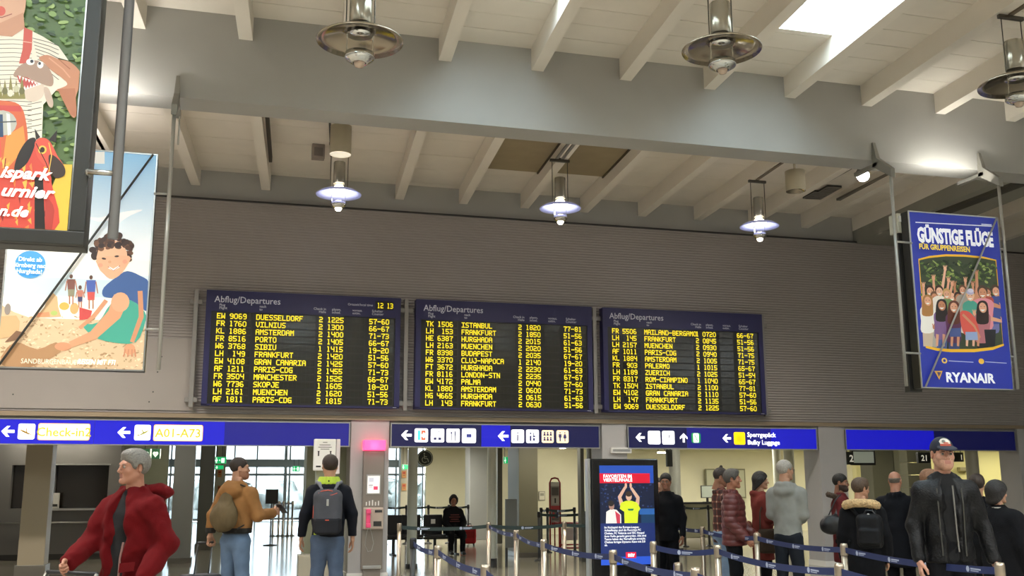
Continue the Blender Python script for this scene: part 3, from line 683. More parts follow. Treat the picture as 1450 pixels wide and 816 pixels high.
sign('blank blue sign, bright left half and navy right half, over the right opening', XY2(1198), XY2(1436.5), [(0, .51, m_blue_hot), (.51, 1, m_blue_dk)], [])

# ---------------------------------------------------------------- departure boards
FONT = {'A': '01110 10001 10001 11111 10001 10001 10001', 'B': '11110 10001 10001 11110 10001 10001 11110', 'C': '01111 10000 10000 10000 10000 10000 01111', 'D': '11110 10001 10001 10001 10001 10001 11110',
 'E': '11111 10000 10000 11110 10000 10000 11111', 'F': '11111 10000 10000 11110 10000 10000 10000', 'G': '01111 10000 10000 10111 10001 10001 01111', 'H': '10001 10001 10001 11111 10001 10001 10001',
 'I': '11111 00100 00100 00100 00100 00100 11111', 'J': '00111 00001 00001 00001 10001 10001 01110', 'K': '10001 10010 10100 11000 10100 10010 10001', 'L': '10000 10000 10000 10000 10000 10000 11111',
 'M': '10001 11011 10101 10101 10001 10001 10001', 'N': '10001 11001 11001 10101 10011 10011 10001', 'O': '01110 10001 10001 10001 10001 10001 01110', 'P': '11110 10001 10001 11110 10000 10000 10000',
 'R': '11110 10001 10001 11110 10100 10010 10001', 'S': '01111 10000 10000 01110 00001 00001 11110', 'T': '11111 00100 00100 00100 00100 00100 00100', 'U': '10001 10001 10001 10001 10001 10001 01110',
 'V': '10001 10001 10001 10001 10001 01010 00100', 'W': '10001 10001 10001 10101 10101 11011 10001', 'X': '10001 01010 00100 00100 00100 01010 10001', 'Z': '11111 00001 00010 00100 01000 10000 11111', '-': '00000 00000 00000 11111 00000 00000 00000',
 '0': '01110 10001 10001 10001 10001 10001 01110', '1': '01100 00100 00100 00100 00100 00100 01110', '2': '11110 00001 00001 01110 10000 10000 11111', '3': '11110 00001 00001 01110 00001 00001 11110',
 '4': '10001 10001 10001 01111 00001 00001 00001', '5': '11111 10000 10000 11110 00001 00001 11110', '6': '01110 10000 10000 11110 10001 10001 01110', '7': '11111 00001 00010 00100 00100 00100 00100',
 '8': '01110 10001 10001 01110 10001 10001 01110', '9': '01110 10001 10001 01111 00001 00001 01110'}
m_yel = mat('yellow_flap_characters', '#d8c21c', .5, emit=.95, ecol='#e6cf1e')
m_navy = mat('navy_board_housing', '#222050', .45)
m_flapbk = mat('black_board_field', '#16150f', .35)
m_flap = mat('dark_flap', '#2a2a24', .16, spec=.6)
m_hdr = mat('pale_board_letters', '#b8b8c4', .5, emit=.15)
CW = .0218
def glyphs(mb, s, x, z, cw, h, bd=.0):
    px = cw * .82 / 5; py = h / 7
    for i, ch in enumerate(s):
        g = FONT.get(ch)
        if not g: continue
        runs = {}; done = []
        for r, row in enumerate(g.split() + ['00000']):
            here = {}; c = 0
            while c < 5:
                if row[c] == '1':
                    c2 = c
                    while c2 < 5 and row[c2] == '1': c2 += 1
                    here[(c, c2)] = runs.get((c, c2), r); c = c2
                else: c += 1
            done += [(k_, r0, r) for k_, r0 in runs.items() if k_ not in here]; runs = here
        for (c, c2), r0, r1 in done:
            xa = x + i * cw + c * px - px * .15; xb_ = x + i * cw + c2 * px + px * .15; za = z + (7 - r0) * py; zb_ = z + (7 - r1) * py - py * .3
            mb.add([(xa, 0, zb_), (xb_, 0, zb_), (xb_, 0, za), (xa, 0, za)], [(0, 1, 2, 3)])
BY = WALL - .20
def board(label, x0, rows, clock=None):
    W_, H_ = 3.20, 1.885; z0 = 2.775
    e = empty('departure_board', (x0, BY, z0), 0, label, 'departure board', 'departure boards on the corrugated wall')
    MB().bbox(0, W_, .01, .17, 0, H_, .008).build('housing', m_navy, e)
    mb = MB(); mb.box(0, W_, -.012, .012, H_ * .815, H_).box(0, W_ * .028, -.012, .012, .012, H_ * .815).box(W_ * .972, W_, -.012, .012, .012, H_ * .815).box(0, W_, -.012, .012, 0, .03)
    mb.build('bezel', m_navy, e)
    MB().box(W_ * .028, W_ * .972, .004, .009, .03, H_ * .815).build('flap_field', m_flapbk, e)
    x = lambda u: u * W_
    cols_ = [(.055, 2), (.118, 5), (.250, 14), (.570, 1), (.613, 4), (.72, 4), (.832, 6)]
    pitch = .0655 * H_; ch = .047 * H_
    cells = MB()
    for r in range(12):
        zc = H_ * (1 - .222) - r * pitch
        for u, n in cols_:
            for i in range(n):
                xa = x(u) + i * CW * W_; cells.box(xa + .001, xa + CW * W_ - .004, -.001, .004, zc - ch / 2 - .006, zc - .001).box(xa + .001, xa + CW * W_ - .004, -.001, .004, zc + .001, zc + ch / 2 + .006)
    o = cells.build('flap_cells', m_flap, e); tag(o, kind='stuff')
    for r, (cd, num, dest, hal, tm, ctr) in enumerate(rows):
        zc = H_ * (1 - .222) - r * pitch - ch / 2; mb = MB()
        for nm, s, u in (('airline_code', cd, .055), ('flight_number', num.rjust(4), .118), ('destination', dest, .250), ('hall_number', hal, .570), ('departure_time', tm, .613), ('counter_number', ctr, .832)):
            mb = MB(); glyphs(mb, s, x(u) + .004, zc, CW * W_, ch); o = mb.build(nm, m_yel, e); o.location = (0, -.0035, 0)
    text('title', 'Abflug/Departures', .152, m_hdr, e, (x(.04), -.0145, H_ * .895), bold=.006, wscale=.93)
    for s, u, al in (('Flug\nFlight', .065, 'LEFT'), ('nach\nto', .265, 'LEFT'), ('Check in\nHalle', .605, 'RIGHT'), ('planm.\nsched.', .635, 'LEFT'), ('voraus.\nestim.', .742, 'LEFT'), ('Schalter\nCounter', .845, 'LEFT')):
        text('column_heading', s, .058, m_hdr, e, (x(u), -.0145, H_ * .862), al, bold=.01, line=.85)
    MB().box(W_ * .965, W_ * .985, -.014, -.011, .012, .02).build('maker_plate', m_hdr, e)
    if clock:
        text('clock_heading', 'Ortszeit/local time', .056, m_hdr, e, (x(.85), -.0145, H_ * .915), 'RIGHT', bold=.01)
        MB().box(x(.862), x(.96), -.014, -.011, H_ * .885, H_ * .965).build('clock_window', m_flapbk, e)
        for k_, s_ in ((0, clock[:2]), (3, clock[3:])): mb = MB(); glyphs(mb, s_, x(.873) + k_ * CW * W_ * .8, H_ * .902, CW * W_ * .8, ch); o = mb.build('clock_digits', m_yel, e); o.location = (0, -.0155, 0)
        MB().lathe([(0.001, 0), (.012, 0)], n=10).build('dot', m_yel, e).location = (x(.045), -.0035, 0)
    return e
R1 = [('EW', '9069', 'DUESSELDORF', '2', '1225', '57-60'), ('FR', '1760', 'VILNIUS', '2', '1300', '66-67'), ('KL', '1886', 'AMSTERDAM', '2', '1400', '71-73'), ('FR', '8516', 'PORTO', '2', '1405', '66-67'), ('W6', '3768', 'SIBIU', '1', '1415', '19-20'), ('LH', '149', 'FRANKFURT', '2', '1420', '51-56'),
      ('EW', '4108', 'GRAN CANARIA', '2', '1425', '57-60'), ('AF', '1211', 'PARIS-CDG', '2', '1455', '71-73'), ('FR', '3504', 'MANCHESTER', '2', '1525', '66-67'), ('W6', '7736', 'SKOPJE', '1', '1605', '18-20'), ('LH', '2161', 'MUENCHEN', '2', '1620', '51-56'), ('AF', '1811', 'PARIS-CDG', '2', '1815', '71-73')]
R2 = [('TK', '1506', 'ISTANBUL', '2', '1820', '77-81'), ('LH', '153', 'FRANKFURT', '2', '1850', '51-56'), ('HE', '6387', 'HURGHADA', '2', '2015', '61-63'), ('LH', '2163', 'MUENCHEN', '2', '2020', '51-56'), ('FR', '8398', 'BUDAPEST', '2', '2035', '67-67'), ('W6', '3370', 'CLUJ-NAPOCA', '1', '2140', '19-20'),
      ('FT', '3672', 'HURGHADA', '2', '2230', '61-63'), ('FR', '8116', 'LONDON-STN', '2', '2235', '67-67'), ('EW', '4172', 'PALMA', '2', '0440', '57-60'), ('KL', '1880', 'AMSTERDAM', '2', '0600', '71-73'), ('HG', '4665', 'HURGHADA', '2', '0615', '61-63'), ('LH', '143', 'FRANKFURT', '2', '0630', '51-56')]
R3 = [('FR', '5506', 'MAILAND-BERGAMO', '1', '0720', '66-67'), ('LH', '145', 'FRANKFURT', '2', '0845', '51-56'), ('LH', '2157', 'MUENCHEN', '2', '0930', '51-56'), ('AF', '1011', 'PARIS-CDG', '2', '0940', '71-75'), ('KL', '1884', 'AMSTERDAM', '2', '1005', '71-75'), ('FR', '903', 'PALERMO', '1', '1015', '65-67'),
      ('LH', '1189', 'ZUERICH', '2', '1025', '51-54'), ('FR', '8317', 'ROM-CIAMPINO', '1', '1040', '65-67'), ('TK', '1504', 'ISTANBUL', '2', '1100', '77-81'), ('EW', '4102', 'GRAN CANARIA', '2', '1110', '57-60'), ('LH', '147', 'FRANKFURT', '2', '1135', '51-56'), ('EW', '9069', 'DUESSELDORF', '2', '1225', '57-60')]
bx = [onY(px, 500, BY)[0] for px in (288.2, 588.3, 854.1)]
board('left departure board with the clock 12 13 at its upper right', bx[0], R1, '12 13')
board('middle departure board starting with the flight to Istanbul', bx[1], R2)
board('right departure board starting with the flight to Mailand-Bergamo', bx[2], R3)
# aluminium mounting frames between the boards
m_rail = mat('grey_mounting_rail', '#8f8b86', .4, .5)
for i, (x, lab) in enumerate(((bx[0] - .16, 'grey mounting rail left of the left departure board'), (bx[1] - .15, 'grey mounting rail between the left and middle departure boards'), (bx[2] - .12, 'grey mounting rail between the middle and right departure boards'), (bx[2] + 3.26, 'grey mounting rail right of the right departure board'))):
    e = empty('mounting_rail', (x, BY + .12, 2.75), 0, lab, 'rail')
    MB().bbox(-.035, .035, -.04, .03, 0, 1.92, .006).build('upright', m_rail, e)
    if i in (1, 2): w2 = .12
    else: w2 = .1
    for z in (.12, 1.72): MB().bbox(-w2, w2, -.03, .03, z - .04, z + .04, .006).build('bracket', m_rail, e)
    for q_ in (.3, 1.5): MB().box(-.02, .02, .03, .08, q_, q_ + .06).build('wall_bolt', m_darkm, e)

# ---------------------------------------------------------------- pendant lamps
m_lglass = mat('lamp_reflector_glass', '#c8ccd0', .12, .6)
m_lcyl = mat('lamp_glass_cylinder', '#b7b3a8', .15, .7)
def pendant(label, x, y, ztop, dia, lit, mount='rafter', group='pendant lamps hanging from the rafters'):
    e = empty('pendant_lamp', (x, y, ztop), 0, label, 'lamp', group)
    r = dia / 2; rd = mat('dark_lamp_metal', '#57534c', .35, .7)
    MB().bbox(-.16, .16, -.022, .022, -.045, 0, .008).tube([(0, 0, 0), (0, 0, .04)], .02).build('cross_bar', rd, e)
    for s in (-1, 1):
        MB().tube([(s * .125, 0, -.03), (s * .125, 0, -.72)], .006, 6).build('suspension_rod', rd, e)
    kk = dia / .66
    MB().lathe([(.082 * kk, -.30), (.086 * kk, -.31), (.086 * kk, -.62), (.082 * kk, -.63), (.078 * kk, -.62), (.078 * kk, -.31), (.082 * kk, -.30)], n=24).build('glass_cylinder', m_lcyl, e)
    MB().lathe([(.001, -.65), (.05, -.655), (.075, -.68), (.06, -.70)], n=20).build('top_cap', m_lamp if lit else m_chrome, e)
    prof = [(.09, -.70), (r * .45, -.715), (r * .8, -.745), (r, -.79), (r - .004, -.80), (r * .78, -.757), (r * .43, -.727), (.09, -.712), (.09, -.70)]
    MB().lathe(prof, n=40).build('reflector_disc', mat('lit_reflector', '#a9aed6', .25, .4, emit=.28, ecol='#b4baf0') if lit else m_chrome_l, e)
    MB().lathe([(.001, -.722), (.11, -.722), (.12, -.735), (.001, -.74)], n=20).build('upper_mirror', m_lamp if lit else m_chrome, e)
    for s in (-1, 1): MB().tube([(s * .098 * kk, 0, -.71), (s * .098 * kk, 0, -.93)], .005, 6).build('lower_rod', m_chrome, e)
    MB().lathe([(r_ * kk, z_) for r_, z_ in ((.05, -.90), (.108, -.905), (.108, -.93), (.113, -.935), (.113, -.955), (.106, -.967), (.065, -.997), (.055, -1.0), (.05, -1.0))], n=28).build('lamp_ring', m_chrome, e)
    MB().lathe([(.05, -.985), (.048, -1.01), (.035, -1.035), (.001, -1.045)], n=20).build('bulb', m_lamp if lit else mat('unlit_bulb', '#c0aa98', .2, .3), e)
    if lit:
        spot('pendant_down_light', (x, y, ztop - 1.06), (x, y, 0), 420, (1, .93, .84), 150, .9, .06)
        point('pendant_bulb', (x, y, ztop - .86), 14, (.95, .93, 1.), .05)
        spot('pendant_up_light', (x, y, ztop - .66), (x, y, ztop + 2), 30, (1, .9, .8), 120, .8, .03)
    if mount == 'arm':
        MB().box(-.025, -.005, -.02, 1.0, 0, .02).box(.01, .03, -.02, 1.0, 0, .02).build('feed_rail', rd, e)
    return e
m_chrome_l = mat('brushed_reflector', '#b5ab9c', .17, 1.)
bl = [onY(480, 262, 14.7)[0], 4.82, 8.35]
pendant('lit pendant lamp under a white cylinder above the left departure board', bl[0], 14.7, RAF - .02, .66, True, '')
pendant('lit pendant lamp in front of the brown ceiling panels', bl[1], 14.62, RAF - .02, .64, True, '')
pendant('lit pendant lamp above the right departure board', bl[2], 14.85, RAF - .02, .64, True, '')
pendant('unlit chrome pendant lamp cut by the top edge, left of centre', .99, 8.0 + .6, RAF - .34, .77, False, '')
pendant('unlit chrome pendant lamp right of centre at the top edge', 4.52, 8.6, RAF - .02, .78, False, '')
pendant('unlit chrome pendant lamp at the right edge', 7.99, 8.6, RAF - .02, .79, False, '')
# twin feed rails fixed under the rafters, running to each lamp
def feed(label, x, y0, y1, z=RAF):
    e = empty('feed_rail', (x, y0, z), 0, label, 'rail'); d = RSK * (y1 - y0)
    for s in (-1, 1): MB().box(s * .045 - .022, s * .045 + .022, 0, y1 - y0, -.022, 0, RSK, 0).build('track', m_rail, e)
    return e
def thinrail(label, a, b, w=.05, h=.04, material=None, name='cable_duct'):
    e = empty(name, a, 0, label, 'rail'); v = Vector(b) - Vector(a)
    mb = MB(); n = v.cross(Vector((0, 0, 1))).normalized() * w / 2; u = Vector((0, 0, h))
    P = [Vector((0, 0, 0)) - n, Vector((0, 0, 0)) + n, v + n, v - n]
    mb.add([tuple(p) for p in P] + [tuple(p + u) for p in P], [(0, 1, 2, 3), (4, 7, 6, 5), (0, 4, 5, 1), (1, 5, 6, 2), (2, 6, 7, 3), (3, 7, 4, 0)]); mb.build('duct', material or m_darkm, e); return e
feed('pale twin rail carrying the lamp in front of the brown panels', 4.82 - RSK * 2.8, 14.62 - 2.8, 14.7, RAF)
thinrail('thin rail leading to the pendant lamp above the right board', (8.12, 11.9, RAF - .02), (8.35, 14.85, RAF - .02), .05, .03, mat('brown_rail', '#6d5f4e', .5), 'cable_duct')
thinrail('thin rail leading to the pendant lamp at the right edge', (7.78, 5.5, RAF - .02), (7.99, 8.6, RAF - .02), .05, .03, mat('brown_rail', '#6d5f4e', .5), 'cable_duct')
a = onZ(1110, 291, RAF + .1); b = onZ(1205, 238, RAF + .1)
thinrail('long black track on the ceiling left of the bright spotlight', (a[0], a[1], RAF + .1), (b[0], b[1], RAF + .1), .10, .05, m_black)
a = onZ(1190, 286, RAF + .1); b = onZ(1262, 250, RAF + .1)
thinrail('dim grey track on the ceiling below the bright spotlight', (a[0], a[1], RAF + .12), (b[0], b[1], RAF + .12), .16, .04, mat('grey_track', '#6a645a', .6))
a = onZ(1332, 302, 6.2); b = onZ(1446, 259, 6.2)
thinrail('dark cable tray above the blue poster at right', (a[0], a[1], 6.17), (b[0], b[1], 6.17), .22, .05, mat('dark_tray', '#46433a', .6))
a = onZ(378, 167, RAF); b = onZ(383, 230, RAF)
thinrail('black cable duct beside a rafter above the left board', (a[0], a[1], RAF - .0), (b[0], b[1], RAF - .0), .05, .10, mat('black_duct', '#2b251d', .6))
a = onZ(467, 176, RAF); b = onZ(469, 222, RAF)
thinrail('thin black duct beside the white cylinder lamp', (a[0], a[1], RAF), (b[0], b[1], RAF), .03, .06, mat('black_duct', '#2b251d', .6))
a = onZ(128, 178, RAF); b = onZ(147, 213, RAF)
thinrail('dark duct behind the large poster frame', (a[0], a[1], RAF), (b[0], b[1], RAF), .05, .06, mat('brown_duct', '#5c4c3c', .6))

# white cylinder downlights
def cyl(label, px, py, y, r, h, ztop, dim=False):
    x, _, z = onY(px, py, y); e = empty('cylinder_lamp', (x, y, z), 0, label, 'lamp', 'cylinder lamps under the ceiling')
    c = mat('cream_lamp_cylinder', '#b5ab93', .5)
    MB().lathe([(r, 0), (r, h), (.001, h)], n=28).build('cylinder', c, e); MB().lathe([(r, 0), (r - .012, 0), (r - .02, .03), (.001, .05)], n=28).build('reflector', m_chrome_l if dim else mat('glowing_lens', '#e8dfcc', .3, emit=.6), e)
    if z + h < CEIL: MB().tube([(0, 0, h), (0, 0, CEIL - z + .01)], .02).build('stem', c, e)
    return e
cyl('cream cylinder lamp on the ceiling above the left board', 482, 219, 13.6, .145, .40, CEIL)
cyl('cream cylinder lamp on the ceiling left of the bright spotlight', 1127, 271, 13.6, .15, .32, CEIL, True)

# brown acoustic panels on the ceiling, vent grilles, small fittings
m_ac = mat('brown_acoustic_panel', '#938468', .7, noise=.08, nscale=3)
for k, y1, lab in ((3, 16.1, 'left brown acoustic panel between two rafters'), (4, 16.05, 'right brown acoustic panel between two rafters')):
    y0 = BEAM1 + .02; x0 = rx(k, y0) + .1; x1 = rx(k + 1, y0) - .1
    e = empty('acoustic_panel', (x0, y0, CEIL - .06), 0, lab, 'ceiling panel')
    MB().box(0, x1 - x0, 0, y1 - y0, 0, .05, RSK, 0).build('board', m_ac, e)
    MB().add([(.3, 2.3, -.008), (.36, 2.3, -.008), (.75, 3.3, -.008), (.7, 3.3, -.008), (.3, 2.3, .002), (.36, 2.3, .002), (.75, 3.3, .002), (.7, 3.3, .002)], [(0, 1, 2, 3), (0, 4, 5, 1), (2, 6, 7, 3)]) 
    MB().box(-.03, 0, 0, y1 - y0, -.03, .06, RSK, 0).box(x1 - x0, x1 - x0 + .03, 0, y1 - y0, -.03, .06, RSK, 0).build('edge_trim', mat('dark_edge', '#4a4030', .6), e)
def grille(label, pxs, z, pitch=.06):
    q = [onZ(px, py, z) for px, py in pxs]; cx = sum(p[0] for p in q) / 4; cy = sum(p[1] for p in q) / 4
    w = abs(q[1][0] - q[0][0]); h = abs(q[2][1] - q[1][1])
    e = empty('vent_grille', (cx, cy, z), math.atan(-RSK), label, 'vent')
    MB().box(-w / 2, w / 2, -h / 2, h / 2, 0, .03).build('backing', m_darkm, e)
    MB().box(-w / 2, w / 2, -h / 2, -h / 2 + .02, -.012, 0).box(-w / 2, w / 2, h / 2 - .02, h / 2, -.012, 0).box(-w / 2, -w / 2 + .02, -h / 2, h / 2, -.012, 0).box(w / 2 - .02, w / 2, -h / 2, h / 2, -.012, 0).build('frame', m_rail, e)
    n = int(h / .08)
    for i in range(n): MB().box(-w / 2 + .02, w / 2 - .02, -h / 2 + .02 + i * .08, -h / 2 + .055 + i * .08, -.01, 0).build('slat', m_rail, e)
grille('dark ceiling vent grille nearer the wall, left of the spotlight', [(1143, 281), (1165, 284), (1172, 274), (1150, 268)], CEIL - .04)
grille('paler ceiling vent grille next to the dark one', [(1160, 274), (1180, 275), (1186, 266), (1172, 261)], CEIL - .04)
x, y, z = onZ(451, 214, CEIL - .12); e = empty('emergency_lamp', (x, y, z), 0, 'small grey box fitting on the ceiling left of the cream cylinder lamp', 'fitting')
MB().bbox(-.10, .10, 0, .12, -.12, .12, .01).build('housing', mat('grey_fitting', '#8b8078', .5), e); MB().box(-.07, .07, -.006, 0, -.08, .06).build('lens', mat('dim_lens', '#6f655f', .3), e)
x, y, z = onZ(983, 243, CEIL); e = empty('smoke_detector', (x, y, CEIL), 0, 'small pale detector on the ceiling right of the brown panels', 'detector')
MB().lathe([(.001, -.05), (.05, -.05), (.07, 0)], n=16).build('body', m_white, e); MB().box(-.11, -.07, -.02, .02, -.03, 0).build('clip', m_darkm, e); MB().box(.07, .11, -.02, .02, -.03, 0).build('clip', m_darkm, e)

# the bright spotlight
x, y, z = onY(1222, 249, 13.0); e = empty('spotlight', (x, y, z), 0, 'bright round spotlight shining at the camera under the main beam', 'lamp')
MB().lathe([(.085, .0), (.09, .01), (.09, .16), (.06, .2), (.001, .2)], n=24).build('can', m_darkm, e).rotation_euler = (math.radians(-62), 0, math.radians(-28))
o = MB().lathe([(.001, -.05), (.06, -.035), (.09, -.005), (.09, 0)], n=24).build('lens', mat('spotlight_lens', '#ffffff', .3, emit=60, ecol='#ffffff'), e); o.rotation_euler = (math.radians(-62), 0, math.radians(-28))
MB().tube([(0, .1, .1), (0, .1, CEIL - z)], .02).build('stem', m_darkm, e)
spot('spotlight_beam', (x - .05, y - .12, z - .06), (2.5, 5, 1), 160, (1, .97, .93), 90, .6, .08)
# ---------------------------------------------------------------- hanging light-box posters
class PArt(Art):
    """print drawn on a poster plane; q() converts photograph coordinates on that plane to poster metres"""
    def __init__(s, x0, z0, w, h, Y): Art.__init__(s, w, h); s.x0 = x0; s.z0 = z0; s.Y = Y
    def q(s, px, py): x, _, z = onY(px, py, s.Y); return (x - s.x0, z - s.z0)
    def pp(s, pts, col): return s.poly([s.q(*p) for p in pts], col)
    def pe(s, px, py, rx_, ry_, col, rot=0, n=16):
        c = s.q(px, py); k = abs(s.q(px + 10, py)[0] - c[0]) / 10; k2 = abs(s.q(px, py + 10)[1] - c[1]) / 10; r = math.radians(-rot)
        return s.poly([(c[0] + k * rx_ * math.cos(t) * math.cos(r) - k2 * ry_ * math.sin(t) * math.sin(r), c[1] + k * rx_ * math.cos(t) * math.sin(r) + k2 * ry_ * math.sin(t) * math.cos(r)) for t in [2 * PI * i / n for i in range(n)]], col)
    def pl(s, pts, w, col):
        q = [s.q(*p) for p in pts]; k = abs(s.q(pts[0][0] + 10, pts[0][1])[0] - q[0][0]) / 10
        ws = w if isinstance(w, (list, tuple)) else [w] * len(q)
        return s.L([(a / s.w, 1 - b / s.h) for a, b in q], [k * i for i in ws], col)
def smoothpts(pts, n=4):
    out = []; N = len(pts)
    for i in range(N):
        p0, p1, p2, p3 = pts[i - 1], pts[i], pts[(i + 1) % N], pts[(i + 2) % N]
        for k in range(n):
            t = k / n
            out.append(tuple(.5 * ((2 * p1[j]) + (-p0[j] + p2[j]) * t + (2 * p0[j] - 5 * p1[j] + 4 * p2[j] - p3[j]) * t * t + (-p0[j] + 3 * p1[j] - 3 * p2[j] + p3[j]) * t ** 3) for j in (0, 1)))
    return out
m_pole = mat('bright_poster_pole', '#b4b1aa', .3, .35)
m_case = mat('black_poster_case', '#2c2c28', .4, .2)
def leafy(a, x0, x1, y0, y1, n, cols_, seed, r0=2, r1=6, test=None):
    rr = random.Random(seed)
    for i in range(n):
        x, y = rr.uniform(x0, x1), rr.uniform(y0, y1)
        if test and not test(x, y): continue
        a.pe(x, y, rr.uniform(r0, r1), rr.uniform(r0 * .5, r1 * .5), rr.choice(cols_), rr.uniform(-50, 50), 9)

# --- big poster in the left foreground
PY = 5.3
xr = onY(122, 0, PY)[0] - .0; xr = (onY(122, 2, PY)[0] + onY(101, 322, PY)[0]) / 2
fr = .07; zb1 = ZY(60, 326, PY)
Wp, Hp = 1.36, 2.25
e = empty('hanging_poster', (xr - Wp, PY, zb1), 0, 'large black framed poster of a striped shirt performer with a shark puppet, left foreground', 'poster')
MB().box(-fr, Wp + fr, .01, .16, -fr, Hp + fr).build('light_box', m_case, e)
mb = MB(); mb.bbox(-fr, Wp + fr, -.02, .03, -fr, 0, .006).bbox(-fr, Wp + fr, -.02, .03, Hp, Hp + fr, .006).bbox(-fr, 0, -.02, .03, 0, Hp, .006).bbox(Wp, Wp + fr, -.02, .03, 0, Hp, .006); mb.build('frame', m_case, e)
MB().box(Wp - .008, Wp, -.005, .012, 0, Hp).box(0, Wp, -.005, .012, 0, .008).build('inner_trim', m_alu, e)
a = PArt(xr - Wp, zb1, Wp - .008, Hp, PY)
a.R(0, 0, 1, 1, '#55703a')
leafy(a, -220, 125, -240, 240, 1500, ['#6c8f45', '#54703a', '#87a65a', '#3e5a30', '#9cb76a', '#466338', '#7c9a50', '#2f4727'], 4, 2.5, 8)
a.pp([(88, 234), (130, 236), (130, 330), (-260, 330), (-260, 300), (60, 300)], '#e3ba2c')
S1, S2 = '#efe6d2', '#4a4038'
shirt = [(-110, 60), (-60, 48), (0, 52), (18, 54), (36, 41), (62, 54), (84, 68), (98, 88), (84, 84), (76, 96), (107, 124), (104, 128), (80, 130), (62, 150), (60, 205), (-30, 215), (-100, 205), (-150, 160)]
a.pp(shirt, S1)
for i in range(22):
    y = 58 + i * 6.2
    a.pl([(-120, y + 4), (-30, y + 1), (20, y), (46 if i > 1 else 38, y + 1.5)], .9, S2)
for i in range(9): a.pl([(47 + i * 1.2, 56 + i * 5), (70, 62 + i * 5.2), (84, 67 + i * 6)], .9, S2)
for i in range(6): a.pl([(40, 150 + i * 8), (60, 146 + i * 8)], .9, S2)
a.pp(smoothpts([(-40, -60), (10, -70), (36, -40), (38, 0), (34, 24), (22, 40), (4, 46), (-16, 44), (-40, 20)]), '#d9a583')
a.pp([(-10, 40), (34, 20), (36, 42), (18, 54), (-8, 52)], '#c98f6c')
a.pe(2, 18, 7, 7, '#d44a32'); a.pl([(-12, 26), (4, 27), (18, 22)], 1.5, '#8c3a30'); a.pe(18, -4, 3, 2, '#4a3428')
a.pp([(35, 41), (47, 46), (46, 72), (40, 92), (28, 92), (33, 72)], '#c8452e'); a.pl([(34, 61), (47, 63)], 1.2, '#e8b8a0')
# arm and saluting hand
a.pp(smoothpts([(56, 84), (68, 80), (84, 86), (100, 90), (114, 104), (114, 122), (108, 140), (107, 168), (98, 160), (90, 134), (80, 130), (96, 122), (88, 112), (74, 102), (64, 92)]), '#c4835c')
a.pp([(82, 128), (107, 127), (110, 168), (100, 164)], '#b5704a')
a.pl([(70, 84), (90, 100), (100, 112)], 2, '#d69a76'); a.pl([(84, 86), (100, 100)], 1.5, '#a3623f')
# shark puppet
a.pp(smoothpts([(20, 108), (28, 96), (40, 90), (54, 88), (68, 96), (76, 112), (74, 124), (58, 120), (40, 112), (26, 112)]), '#a98a76')
a.pp([(25, 109), (40, 112), (57, 121), (50, 127), (36, 126), (28, 118)], '#b8342c')
a.pp(smoothpts([(34, 130), (44, 126), (60, 121), (64, 128), (60, 140), (48, 146), (38, 142)]), '#ddc9b4')
for i in range(7): a.pp([(27 + i * 4.4, 109 + i * 1.7), (31 + i * 4.4, 110 + i * 1.7), (29 + i * 4.4, 115 + i * 1.4)], '#fbf6ee')
for i in range(6): a.pp([(34 + i * 4.2, 130 - i * 1.4), (38 + i * 4.2, 129 - i * 1.5), (36 + i * 4.2, 123 - i * .8)], '#fbf6ee')
a.pp(smoothpts([(63, 126), (70, 128), (76, 145), (75, 154), (70, 152), (65, 140)]), '#c9b09c')
a.pe(44, 90, 6, 4.5, '#f6f2ea'); a.pe(46, 89, 2.4, 2.4, '#2a3340'); a.pe(58, 94, 4.5, 5, '#f6f2ea'); a.pe(57, 92, 2, 2.2, '#2a3340')
# crown and armour of the rider
for i in range(-6, 5): a.pp([(i * 8 - 4, 142), (i * 8, 108 + 6 * (i % 2)), (i * 8 + 5, 142)], '#8b8340')
for i in range(-6, 5): a.pe(i * 8, 128 + (i % 3) * 3, 4, 5, ('#c9c5a0', '#6e6a38', '#e6e2cc')[i % 3])
a.pp(smoothpts([(-40, 140), (0, 144), (28, 150), (38, 175), (40, 215), (30, 250), (-40, 250)]), '#cf5a20')
a.pp([(-30, 150), (30, 152), (32, 160), (-30, 158)], '#c8342a'); a.pp([(10, 194), (34, 180), (38, 210), (12, 240), (4, 240)], '#e8902c')
a.pe(4, 176, 21, 18, '#b9b8ac', 0); a.pp([(0, 164), (5, 164), (6, 196), (0, 196)], '#28456a'); a.pp([(10, 162), (15, 164), (17, 192), (12, 194)], '#eceae0'); a.pl([(-18, 176), (24, 174)], 2, '#3c4448')
a.pp([(-28, 206), (2, 200), (4, 235), (-30, 240)], '#e6452c')
# horse in a red and yellow cloth
a.pp(smoothpts([(5, 250), (30, 236), (44, 208), (60, 214), (72, 240), (74, 262), (76, 330), (-60, 330), (-40, 270)]), '#cf3a22')
rr = random.Random(8)
for i in range(46):
    x, y = rr.uniform(-40, 70), rr.uniform(226, 325); a.pp([(x, y), (x + rr.uniform(3, 9), y - rr.uniform(2, 6)), (x + rr.uniform(2, 6), y + rr.uniform(5, 14))], rr.choice(['#e8a632', '#f0b840', '#e07a28', '#8e1f18']))
a.pp([(50, 252), (62, 254), (65, 330), (50, 330)], '#1d1612')
a.pp(smoothpts([(26, 222), (40, 200), (52, 200), (40, 232), (22, 244)]), '#1d1612')
a.pp(smoothpts([(50, 206), (56, 198), (66, 198), (74, 206), (82, 222), (92, 238), (90, 250), (80, 254), (72, 246), (64, 236), (54, 224)]), '#d9472a')
a.pp(smoothpts([(70, 222), (80, 224), (92, 238), (92, 250), (80, 254), (72, 244)]), '#3a2b22')
a.pe(61, 214, 6, 6, '#e8c040'); a.pe(61, 214, 3.4, 4, '#2a1c14'); a.pp([(52, 200), (50, 184), (58, 196)], '#231a14'); a.pp([(70, 200), (82, 186), (80, 204)], '#231a14')
